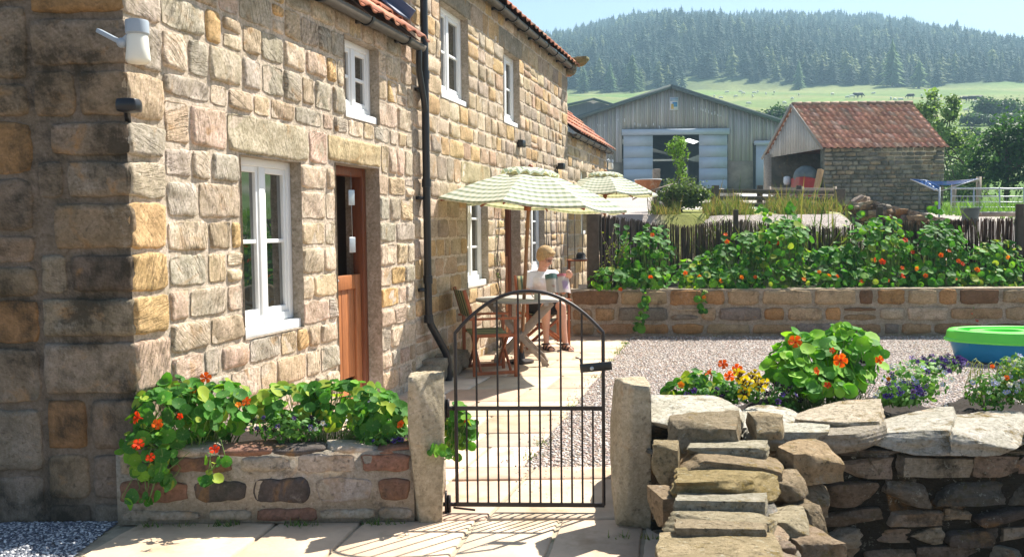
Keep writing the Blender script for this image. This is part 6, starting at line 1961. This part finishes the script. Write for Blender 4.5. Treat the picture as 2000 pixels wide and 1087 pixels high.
# boulders and pale sheet in the yard
for i, (px, py, Y, s_, cl, lab) in enumerate(((1410, 380, 30, .38, (.55, .52, .46), 'round pale boulder behind the rail fence'), (1432, 384, 30, .30, (.38, .30, .24), 'brown stone beside the round pale boulder'), (1500, 381, 30.5, .3, (.45, .36, .27), 'brown boulder behind the rail fence near the shed'))):
    mb = MB(); mb.rock(at(px, py, Y), (s_ * 1.3, s_, s_), None, cl, 11, .6, .05, 5, seed=i); tag(mb.build('boulder', M['drystone'], None, smooth=True), lab, 'boulder')
mb = MB(); mb.box(at(1478, 384, 30.2), (1.0, .5, .10), np.array(Matrix.Rotation(.15, 3, 'X'))); tag(mb.build('pale_board', M['whitestuff'], None, bevel=.02), 'pale board lying in the yard behind the rail fence', 'board')
# wheelbarrow
wb0 = at(1263, 400, 22.5); zz = float(H(wb0[0], wb0[1])); tb = at(1263, 362, 22.5)
wb = empty('wheelbarrow', (wb0[0], 22.5, zz), 'rusty wheelbarrow with a pale rimmed tray behind the far parasol', 'wheelbarrow')
mb = MB()
rg = []
for (s_, z) in ((.55, -.17), (.80, -.05), (1.0, .13), (.97, .135), (.76, -.04), (.5, -.15)):
    rg.append([tb + np.array([.34 * s_ * cos(a) * (1 + .1 * cos(a)), .28 * s_ * sin(a), z]) for a in np.linspace(0, 2 * math.pi, 24, endpoint=False)])
loft(mb, [np.array(r) for r in rg]); mb.build('tray', M['rust'], wb, smooth=True, angle=50)
mb = MB(); mb.tube([tb + np.array([.34 * cos(a) * (1 + .1 * cos(a)), .28 * sin(a), .14]) for a in np.linspace(0, 2 * math.pi, 25)], .014, 6); mb.build('rim', M['whitestuff'], wb)
for sy in (-.2, .2):
    mb = MB(); mb.tube([tb + np.array([-.35, sy * .4, -.35]), tb + np.array([0, sy, -.16]), tb + np.array([.62, sy * 1.2, .02])], .016, 6); mb.build('handle', M['greywood'], wb)
    mb = MB(); mb.tube([tb + np.array([.2, sy, -.12]), np.array([tb[0] + .26, tb[1] + sy, zz])], .014, 6); mb.build('leg', M['blackiron'], wb)
mb = MB(); mb.tube([np.array([tb[0] + .30, tb[1] - .04, zz + .16]), np.array([tb[0] + .30, tb[1] + .04, zz + .16])], .16, 18); mb.build('wheel', M['black'], wb)

# ------------------------------------------------------------------ sloping garden wall on the right
sw = empty('stone_wall', at(1700, 430, 21) * np.array([1, 1, 0]) + UP * 1.5, 'old garden wall with a sloping coping in front of the stone shed', 'wall')
mb = MB(); cpb = MB(); line = [(1655, 392, 22.6), (1672, 398, 22.2), (1700, 392, 21.6), (1760, 408, 20.6), (1830, 424, 19.4), (1880, 434, 18.6)]
rs = np.random.RandomState(18)
for (a, b) in zip(line[:-1], line[1:]):
    A_ = at(*a); B_ = at(*b); n = max(2, int(np.linalg.norm(B_ - A_) / .28))
    for k in range(n):
        p = A_ + (B_ - A_) * (k + .5) / n
        cpb.rock(p - UP * .04, (.30, .34, .10), np.stack([(B_ - A_) / np.linalg.norm(B_ - A_), np.array([0, 1.0, 0]), UP], 1), pick(PAL_DRY, rs) * 1.1, 7, .3, .05)
        z = 1.1
        while z < p[2] - .12:
            mb.rock((p[0] + rs.uniform(-.03, .03), p[1], z + .07), (.30, .3, .15), None, pick(PAL_BED, rs) * .9, 5, .25, .05); z += .13
mb.build('walling', M['drystone'], sw); cpb.build('coping', M['drystone'], sw)
mb = MB(); p = at(1668, 375, 22.8)
for k in range(6): mb.rock(p + np.array([-.05 + .11 * k * .6, 0, -.32 + .07 * k - max(0, k - 2) * .09]), (.30, .35, .10), np.array(Matrix.Rotation(-.7, 3, 'Y')), pick(PAL_DRY, rs), 7, .3, .05)
tag(mb.build('stone_pile', M['drystone'], None, smooth=True, angle=40), 'stack of leaning coping stones at the high end of the sloping garden wall', 'stones')

# ------------------------------------------------------------------ rotary clothes dryer
YD = 20.5; c0 = at(1835, 374, YD); zz = float(H(c0[0], c0[1]))
rd = empty('clothes_dryer', (c0[0], c0[1], zz), 'rotary clothes dryer with blue lines in front of the shed', 'clothes dryer')
mb = MB(); mb.tube([np.array([c0[0], c0[1], zz - .2]), c0 + UP * .1], .022, 8); mb.build('pole', M['galv'], rd)
tips = [at(1778, 350, YD), at(1911, 349, YD - .1), c0 + np.array([.1, .9, .28]), c0 + np.array([-.05, -.6, .25])]
for t in tips[:3]:
    mb = MB(); mb.beam(c0, t, .02, .02); mb.build('arm', M['galv'], rd)
mb = MB()
for k in range(9):
    f = .25 + .75 * k / 8; A_ = c0 + (tips[0] - c0) * f; B_ = c0 + (tips[2] - c0) * f; Cc = c0 + (tips[1] - c0) * f
    for (p, q) in ((A_, B_), (B_, Cc)) if k > 4 else ((A_, B_),):
        m = (p + q) / 2 - UP * .04; mb.tube([p, m, q], .007, 5)
for k in range(4): mb.tube([c0 + (tips[0] - c0) * (1 - .05 * k), c0 + (tips[0] - c0) * .45 + UP * (.13 - .03 * k), c0 + np.array([.02, 0, .10 - .02 * k])], .008, 5)
mb.build('line', M['blueline'], rd)
# galvanised gate right
fg = empty('field_gate', at(1925, 415, 27) * np.array([1, 1, 0]) + UP * 1.9, 'galvanised metal field gate with wire mesh at the right edge', 'gate')
for k, (ya, yb_) in enumerate(((368, 369), (383, 384), (394, 395), (404, 405), (414, 415))):
    mb = MB(); mb.tube([at(1858, ya, 27), at(2060, yb_, 26.4)], .028 if k == 0 else .014, 8); mb.build('rail', M['galv'], fg)
for px in (1858, 1902, 1952, 2000, 2058):
    mb = MB(); mb.tube([at(px, 366, 27 - (px - 1858) / 330), at(px, 420, 27 - (px - 1858) / 330)], .022, 8); mb.build('stile', M['galv'], fg)
mb = MB()
for px in range(1864, 2058, 6): mb.tube([at(px, 384, 26.97 - (px - 1858) / 330), at(px, 415, 26.97 - (px - 1858) / 330)], .004, 3, cap=False)
mb.build('mesh', M['galv'], fg)
# wooden rail structure behind the gate
hf_ = empty('rail_fence', at(1880, 420, 30) * np.array([1, 1, 0]) + UP * 2, 'short wooden rail fence behind the galvanised gate', 'fence')
for px, pt in ((1863, 357), (1912, 348)):
    a = at(px, pt, 30); zz = float(H(a[0], a[1])); mb = MB(); mb.box((a[0], a[1], (a[2] + zz) / 2), (.12, .12, a[2] - zz + .1)); mb.build('post', M['greywood'], hf_)
mb = MB(); mb.beam(at(1850, 356, 29.9), at(1912, 352, 29.9), .05, .10); mb.build('rail', M['greywood'], hf_)
# debris near the fence: pots and pallets
for i, (px, py, Y, s_, lab) in enumerate(((1950, 418, 18.5, (.9, .5, .10), 'pale wooden pallet behind the right end of the fence'),)):
    pp = at(px, py, Y); pal_ = empty('pallet', pp - UP * .1, lab, 'pallet')
    for k in range(6):
        mb = MB(); mb.box(pp + np.array([-.4 + .16 * k, 0, .04]), (.11, .6, .02)); mb.build('slat', M['whitestuff'], pal_)
    for k in range(3):
        mb = MB(); mb.box(pp + np.array([0, -.25 + .25 * k, -.01]), (.95, .08, .08)); mb.build('bearer', M['greywood'], pal_)
mb = MB(); pp = at(1895, 425, 17.5); mb.lathe([(0, 0), (.13, 0), (.17, .30), (.19, .30), (.19, .34), (.16, .34), (.15, .28), (0, .28)], pp - UP * .15, 18)
tag(mb.build('plant_pot', M['greymetal'], None, smooth=True, angle=40), 'grey plant pot behind the right end of the brushwood fence', 'pot')

# ------------------------------------------------------------------ trees and shrubs
def tree(base, crown, trunk_h, n, leaf, pal, label, seed, name='broadleaf_tree', nlimb=9, group=None, tr=.12, clump=.35, mat='leaf_small'):
    """crown: list of (centre, radii) in world"""
    rs = np.random.RandomState(seed); base = np.asarray(base, float)
    root = empty(name, base, label, 'tree' if 'tree' in name else 'shrub', group)
    mb = MB(); top = np.asarray(crown[0][0]) + UP * crown[0][1][2] * .3
    mb.tube([base - UP * .1, base * .6 + top * .4 + rs.normal(size=3) * .1, top], [tr, tr * .75, tr * .25], 8)
    P = []; N = []; Cc = []
    vol = np.array([np.prod(b[1]) for b in crown]) ** .7; vol = vol / vol.sum()
    for (c, r), v in zip(crown, vol):
        c = np.asarray(c); r = np.asarray(r)
        nc = max(5, int(60 * v)); per = int(n * v / nc)
        for k in range(nc):
            d = rs.normal(size=3); d /= np.linalg.norm(d); cc = c + d * r * rs.uniform(.35, 1.0) ** .5
            if k < nlimb * v + 1: 
                s_ = base + (top - base) * rs.uniform(.35, .9); mb.tube([s_, (s_ + cc) / 2 + rs.normal(size=3) * .1 + UP * .1, cc], [tr * .4, tr * .25, tr * .1], 5)
            q = rs.normal(size=(per, 3)) * r * clump * rs.uniform(.5, 1.0)
            P.append(cc + q); N.append(rs.normal(size=(per, 3)) + np.array([0, -.2, .9]) + d * .6)
            Cc.append(leafcols(per, rs, pal, .22) * rs.uniform(.7, 1.25))
    mb.build('trunk', M['bark'], root)
    P = np.concatenate(P); N = np.concatenate(N); Cc = np.concatenate(Cc)
    mb = MB(); put_leaves(mb, P, N, rs.uniform(leaf * .6, leaf * 1.3, len(P)), Cc, rs, SML); mb.build('crown', M[mat], root)
    return root
def tb_(px, py, Y, w, h, d=None):
    c = at(px, py, Y); return (c, (w / 2 / F * Y, (d or w) / 2 / F * Y, h / 2 / F * Y))
WIL = [(.17, .26, .09), (.22, .32, .11), (.13, .21, .07)]; DRK = [(.04, .10, .03), (.06, .14, .035), (.03, .08, .025)]; MID = [(.09, .17, .06), (.12, .21, .06), (.07, .14, .05)]
def gb(px, Y): a = at(px, 420, Y); return np.array([a[0], a[1], float(H(a[0], a[1]))])
tree(gb(1835, 42), [tb_(1835, 250, 42, 80, 100), tb_(1860, 320, 42, 110, 130), tb_(1815, 215, 42, 50, 60), tb_(1850, 210, 42, 50, 50), tb_(1880, 370, 41, 70, 80)], 2, 9500, .085, WIL, 'pale grey green willow standing behind the right end of the stone shed', 401, 'willow_tree', 16, clump=.28)
tree(gb(1965, 36), [tb_(1965, 300, 36, 110, 110), tb_(2010, 270, 36, 120, 130), tb_(1930, 330, 36, 70, 60), tb_(2080, 290, 36, 120, 150)], 2, 12000, .08, DRK, 'dark green tree at the right edge above the galvanised gate', 402, clump=.3)
tree(gb(1925, 48), [tb_(1925, 320, 48, 80, 70), tb_(1900, 350, 47, 60, 60)], 1.5, 4500, .08, MID, 'mid green bush between the willow and the dark tree', 403, 'hedge_bush', clump=.32)
tree(gb(1335, 23.5), [tb_(1335, 375, 23.5, 80, 50), tb_(1310, 385, 23.5, 50, 35), tb_(1365, 390, 23.3, 50, 30)], .8, 4200, .045, [(.11, .17, .05), (.15, .21, .07), (.09, .13, .05)], 'rounded grey green bush at the foot of the fence before the barn door', 404, 'bush', tr=.04, clump=.3)
tree(gb(1330, 24.5), [tb_(1330, 310, 24.5, 26, 60), tb_(1324, 285, 24.5, 34, 30), tb_(1336, 335, 24.5, 18, 40), tb_(1312, 300, 24.5, 16, 16)], 1.5, 950, .045, [(.20, .34, .05), (.16, .28, .05)], 'slender sapling with yellow green leaves in front of the open barn door', 405, 'sapling_tree', tr=.02, clump=.35)
for i, (px, py, Y, w, h, lab) in enumerate(((1525, 226, 100, 60, 30, 'dark bush on the meadow edge between the barn and the shed'), (1925, 210, 135, 40, 32, 'dark round bush in the meadow right of the willow'), (1965, 213, 135, 55, 36, 'broad dark bush in the meadow above the dark hedge'), (1900, 232, 125, 40, 16, 'left part of the low dark hedge in the meadow'), (1960, 234, 125, 90, 16, 'right part of the low dark hedge in the meadow'), (1900, 262, 90, 30, 20, 'small bush below the dark meadow hedge'))):
    g = at(px, py + h / 2, Y); tree((g[0], Y, float(H(g[0], Y))), [tb_(px, py, Y, w, h)], 1, 2600, .22, [(.045, .09, .035), (.06, .115, .04)], lab, 420 + i, 'hedge_bush', 5, clump=.32, group='bushes in the meadow')
# weeds and dry grass on the bank
def grass(name, n, fx, pal, hmin, hmax, wd, mat='straw', lean=.35):
    rs = np.random.RandomState(len(name)); P = fx(n, rs); n = len(P)
    V, tri, _ = BLADE
    Hh = rs.uniform(hmin, hmax, n) * (1 + .45 * wob(P[:, 0], P[:, 1], 1.1, 3)) * (1 + .9 * (rs.rand(n) < .06)); Hh = np.maximum(Hh, .03); a = rs.uniform(0, 6.28, n); ln = rs.normal(size=(n, 2)) * lean
    L_ = np.broadcast_to(V, (n, 5, 3)).copy(); 
    X_ = L_[..., 0] * wd; Zz = L_[..., 1] * Hh[:, None]; t2 = L_[..., 1] ** 2
    W_ = np.stack([P[:, 0:1] + X_ * np.cos(a)[:, None] + t2 * (ln[:, 0] * Hh)[:, None], P[:, 1:2] + X_ * np.sin(a)[:, None] + t2 * (ln[:, 1] * Hh)[:, None], P[:, 2:3] + Zz], -1)
    mb = MB(); mb.add(W_.reshape(-1, 3), (np.array(tri)[None] + (np.arange(n) * 5)[:, None, None]).reshape(-1, 3), np.repeat(leafcols(n, rs, pal, .25), 5, 0))
    return tag(mb.build(name, M[mat], None), kind='stuff')
def f1(n, rs):
    y = rs.uniform(20.6, 25.0, n); x = rs.uniform(2.6, 10.5, n); u = x / y
    k = (u > .150 + .004 * rs.rand(n)) & (u < .36 + .02 * rs.rand(n)) & (wob(x, y, 1.6, 4) > -.35 + .8 * rs.rand(n)); x, y = x[k], y[k]
    m = 1600; ye_ = rs.uniform(15.2, 21, m); ue = rs.uniform(.150, .175, m); x = np.r_[x, ue * ye_]; y = np.r_[y, ye_]; return np.stack([x, y, H(x, y)], 1)
grass('bank_grass', 24000, f1, [(.24, .20, .09), (.28, .23, .11), (.15, .18, .05), (.22, .16, .08), (.11, .16, .045), (.13, .17, .05)], .08, .30, .20)
def f2(n, rs):
    y = rs.uniform(22, 34, n); x = rs.uniform(13, 22, n); k = (x / y > .48); x, y = x[k], y[k]; return np.stack([x, y, H(x, y)], 1)
grass('garden_grass', 7000, f2, [(.12, .24, .05), (.16, .28, .06)], .1, .35, .3)
def f3(n, rs):
    y = rs.uniform(13.9, 15.3, n); x = rs.uniform(3.0, 9.5, n); return np.stack([x, y, H(x, y) - .02], 1)
grass('rough_weeds', 5200, f3, [(.12, .20, .05), (.24, .22, .09), (.10, .16, .04)], .1, .42, .25)
def f4(n, rs):
    y = rs.uniform(150, 300, n); x = rs.uniform(0, 170, n); return np.stack([x, y, H(x, y) - .05], 1)

# ------------------------------------------------------------------ animals on the meadow
def quadruped(name, L_, col, mat, label, cat, group, seed):
    mb = MB()
    s = L_
    chain(mb, [np.array([-.38, 0, .62]) * s, np.array([0, 0, .60]) * s, np.array([.32, 0, .63]) * s], [.20 * s, .24 * s, .20 * s], 10)
    chain(mb, [np.array([.38, 0, .66]) * s, np.array([.58, 0, .50]) * s, np.array([.70, 0, .30]) * s], [.12 * s, .085 * s, .06 * s], 8)
    for x in (-.36, .34):
        for y in (-.11, .11):
            kx = x + (.05 if x < 0 else -.01); chain(mb, [np.array([x, y, .5]) * s, np.array([kx - .06 * (x < 0), y, .27]) * s, np.array([x, y, .02]) * s], [.075 * s, .045 * s, .03 * s], 7)
    mb.tube([np.array([-.55, 0, .66]) * s, np.array([-.60, 0, .40]) * s], .025 * s, 6)
    for y in (-.06, .06): mb.ell(np.array([.60, y * 1.3, .52]) * s, (.02 * s, .05 * s, .025 * s), seg=6, rings=5)
    o = mb.build(name, mat, None, shift=False)
    r = o.modifiers.new('Remesh', 'REMESH'); r.mode = 'VOXEL'; r.voxel_size = .045 * s
    dg = bpy.context.evaluated_depsgraph_get(); me = bpy.data.meshes.new_from_object(o.evaluated_get(dg)); o.modifiers.clear(); o.data = me; me.materials.clear(); me.materials.append(mat)
    return tag(o, label, cat, group)
sp0 = quadruped('sheep', 1.0, None, M['wool'], 'white sheep grazing on the green meadow below the wood', 'sheep', 'sheep on the meadow', 1)
pos = [(1446, 183), (1452, 186), (1473, 185), (1480, 183), (1496, 187), (1512, 184), (1462, 207), (1408, 195), (1395, 192), (1420, 184), (1547, 197), (1560, 189), (1655, 195), (1664, 192), (1740, 196), (1748, 199), (1759, 199), (1706, 186), (1850, 206), (1862, 208), (1870, 216), (1888, 221), (1832, 200), (1905, 205), (1470, 192), (1532, 205), (1626, 188), (1800, 190), (1822, 192), (1437, 192)]
rs = np.random.RandomState(4)
for i, (px, py) in enumerate(pos):
    o = sp0 if i == 0 else sp0.copy()
    if i: COL.objects.link(o)
    g = GT(px, py, 110, 320); o.location = Vector(g); o.rotation_euler = (0, 0, rs.uniform(0, 6.28))
cw0 = quadruped('cow', 1.6, None, M['cowhide'], 'dark cow standing on the meadow below the wood', 'cow', 'dark cattle on the meadow', 2)
for i, (px, py) in enumerate([(1672, 192), (1679, 192), (1778, 194), (1882, 201), (1898, 200), (1913, 199)]):
    o = cw0 if i == 0 else cw0.copy()
    if i: COL.objects.link(o)
    g = GT(px, py, 110, 320); o.location = Vector(g); o.rotation_euler = (0, 0, rs.choice([0, 3.14]) + rs.uniform(-.3, .3))

# ------------------------------------------------------------------ the wood
def conifer_template(seed, full=False):
    rs = np.random.RandomState(seed); rnd_ = (1.0, 1.6, 2.6, 1.3, 2.0)[seed % 5]; V = []; Fc = []
    def av(p): V.append(p); return len(V) - 1
    nl = 13 if full else 9
    for i in range(nl):
        t = i / (nl - 1); z0 = .12 + .84 * t; r = (.20 * (1 - t ** rnd_) ** .8 + .018) * rs.uniform(.85, 1.15); drop = .075 + .03 * (1 - t)
        k = (11 if full else 7) if t < .7 else 5; off = rs.uniform(0, 6.3)
        c = av((0, 0, z0 + .07))
        for j in range(k):
            a0 = off + 2 * math.pi * (j + rs.uniform(-.2, .2)) / k; wd = 2 * math.pi / k * .55; rr = r * rs.uniform(.65, 1.25); dz = drop * rs.uniform(.6, 1.3)
            a = av((cos(a0 - wd) * rr * .45, sin(a0 - wd) * rr * .45, z0 - dz * .35)); b = av((cos(a0) * rr, sin(a0) * rr, z0 - dz)); d = av((cos(a0 + wd) * rr * .45, sin(a0 + wd) * rr * .45, z0 - dz * .35))
            Fc.append((c, a, b)); Fc.append((c, b, d))
    for j in range(4):
        a = 2 * math.pi * j / 4; b = 2 * math.pi * (j + 1) / 4; q = [av((cos(a) * .016, sin(a) * .016, 0)), av((cos(b) * .016, sin(b) * .016, 0)), av((0, 0, .9))]; Fc.append(tuple(q))
    return np.array(V), np.array(Fc)
TM = [conifer_template(s) for s in range(5)]
rs = np.random.RandomState(99)
pts = []
Yv = np.arange(302, 690, 4.0)
for y in Yv:
    xs_ = np.arange(-.01 * y, .63 * y, 4.0)
    for x in xs_:
        xx = x + rs.uniform(-3.2, 3.2); yy = y + rs.uniform(-3.2, 3.2)
        edge = 306 + 8 * wob(np.array(xx), np.array(yy), 50, 12) * -1 + 4
        if yy < edge: continue
        if yy > 660 + 10 * wob(np.array(xx), np.array(yy), 40, 2): continue
        pts.append((xx, yy))
pts = np.array(pts)
# leave out the trees hidden by the slope in front never happens: all rows rise
mb = MB(); hz = H(pts[:, 0], pts[:, 1])
patch = wob(pts[:, 0], pts[:, 1], 120, 31)
for ti, (V, Fc) in enumerate(TM):
    m = np.where(np.arange(len(pts)) % 5 == ti)[0]; n = len(m)
    hh = rs.uniform(5.5, 9.5, n) * (1 + .12 * wob(pts[m, 0], pts[m, 1], 30, 8)); a = rs.uniform(0, 6.28, n); wd = hh * rs.uniform(1.15, 1.9, n)
    hh = np.where(rs.rand(n) < .06, hh * 1.25, hh)
    X_ = V[:, 0] * wd[:, None]; Y_ = V[:, 1] * wd[:, None]; Z_ = V[:, 2] * hh[:, None]
    W_ = np.stack([X_ * np.cos(a)[:, None] - Y_ * np.sin(a)[:, None] + pts[m, 0:1], X_ * np.sin(a)[:, None] + Y_ * np.cos(a)[:, None] + pts[m, 1:2], Z_ + hz[m][:, None] - .3], -1)
    base = np.array((.018, .040, .026)) * rs.uniform(.6, 1.45, (n, 1)); pl_ = (patch[m] > .75) & (rs.rand(n) < .5); base[pl_] = np.array((.12, .15, .06)) * rs.uniform(.7, 1.2, (pl_.sum(), 1))
    mb.add(W_.reshape(-1, 3), (Fc[None] + (np.arange(n) * len(V))[:, None, None]).reshape(-1, 3), np.repeat(base, len(V), 0))
tag(mb.build('conifer_wood', M['needle'], None), kind='stuff')
# single trees in front of the wood
def conifer(px, py, Y, h, label, seed, col=(.05, .10, .035)):
    V, Fc = conifer_template(seed, True); g = at(px, py, Y); z = float(H(g[0], Y)); b = np.array([g[0], Y, z])
    root = empty('conifer_tree', b, label, 'tree', 'single conifers before the wood')
    rs = np.random.RandomState(seed); nt_ = 12
    mb = MB(); mb.tube([b, b + UP * h * .9], [.28, .06], 6); mb.build('trunk', M['bark'], root)
    mb = MB(); Vf = V[:-nt_] * np.array([h * 1.25, h * 1.25, h]) + b
    mb.add(Vf, Fc[:-4], np.array(col) * rs.uniform(.8, 1.2)); mb.build('crown', M['needle'], root)
conifer(1235, 186, 285, 13, 'lone tall conifer in front of the wood above the barn roof', 701, (.06, .11, .04))
conifer(1250, 178, 296, 8, 'small conifer just right of the lone tall conifer', 702, (.09, .14, .05))
conifer(1192, 178, 300, 10, 'conifer at the wood edge above the left slope of the barn roof', 703)
conifer(1140, 178, 300, 9, 'conifer at the wood edge beside the cottage eaves', 704)
conifer(1560, 182, 300, 10, 'conifer at the wood edge above the shed roof ridge', 705, (.08, .14, .05))
conifer(1742, 182, 300, 16, 'taller pale conifer at the wood edge right of the shed', 706, (.09, .15, .05))
conifer(1795, 180, 298, 10, 'pale young conifer at the wood edge above the willow', 707, (.1, .17, .05))

# ------------------------------------------------------------------ haze
mb = MB(); mb.box((50, 530, 90), (1310, 1170, 196))
T = NT('haze'); pv = T.n('ShaderNodeVolumePrincipled'); pv.inputs['Color'].default_value = (.50, .78, .96, 1); pv.inputs['Density'].default_value = .00080; pv.inputs['Anisotropy'].default_value = .1
T.l(pv.outputs[0], T.out.inputs['Volume'])
tag(mb.build('haze', T.m, None), kind='stuff')
# ------------------------------------------------------------------ light
SUN_EL = D2R(51); sh = np.array([.74, .67]); sh /= np.linalg.norm(sh)
sd = np.array([sh[0] * math.cos(SUN_EL), sh[1] * math.cos(SUN_EL), math.sin(SUN_EL)])
L = bpy.data.lights.new('sun', 'SUN'); L.energy = 5.0; L.angle = D2R(.55); L.color = (1, .95, .86)
so = bpy.data.objects.new('sun', L); COL.objects.link(so); so.location = (20, 20, 40)
so.rotation_euler = Vector(-sd).to_track_quat('-Z', 'Y').to_euler()
w = bpy.data.worlds.new('World'); scene.world = w; w.use_nodes = True
nt = w.node_tree; nt.nodes.clear()
sky = nt.nodes.new('ShaderNodeTexSky'); sky.sky_type = 'NISHITA'; sky.sun_disc = False
sky.sun_elevation = SUN_EL; sky.sun_rotation = math.atan2(sh[0], sh[1]); sky.air_density = 1.0; sky.dust_density = 1.2; sky.ozone_density = 1.5
bg = nt.nodes.new('ShaderNodeBackground'); bg.inputs['Strength'].default_value = .068
ow = nt.nodes.new('ShaderNodeOutputWorld')
nt.links.new(sky.outputs[0], bg.inputs[0]); nt.links.new(bg.outputs[0], ow.inputs[0])
scene.view_settings.view_transform = 'Standard'; scene.view_settings.look = 'None'
scene.view_settings.gamma = 1; scene.view_settings.use_curve_mapping = False
scene.view_settings.exposure = 1.36
scene.cycles.max_bounces = 6; scene.cycles.diffuse_bounces = 3; scene.cycles.transparent_max_bounces = 8
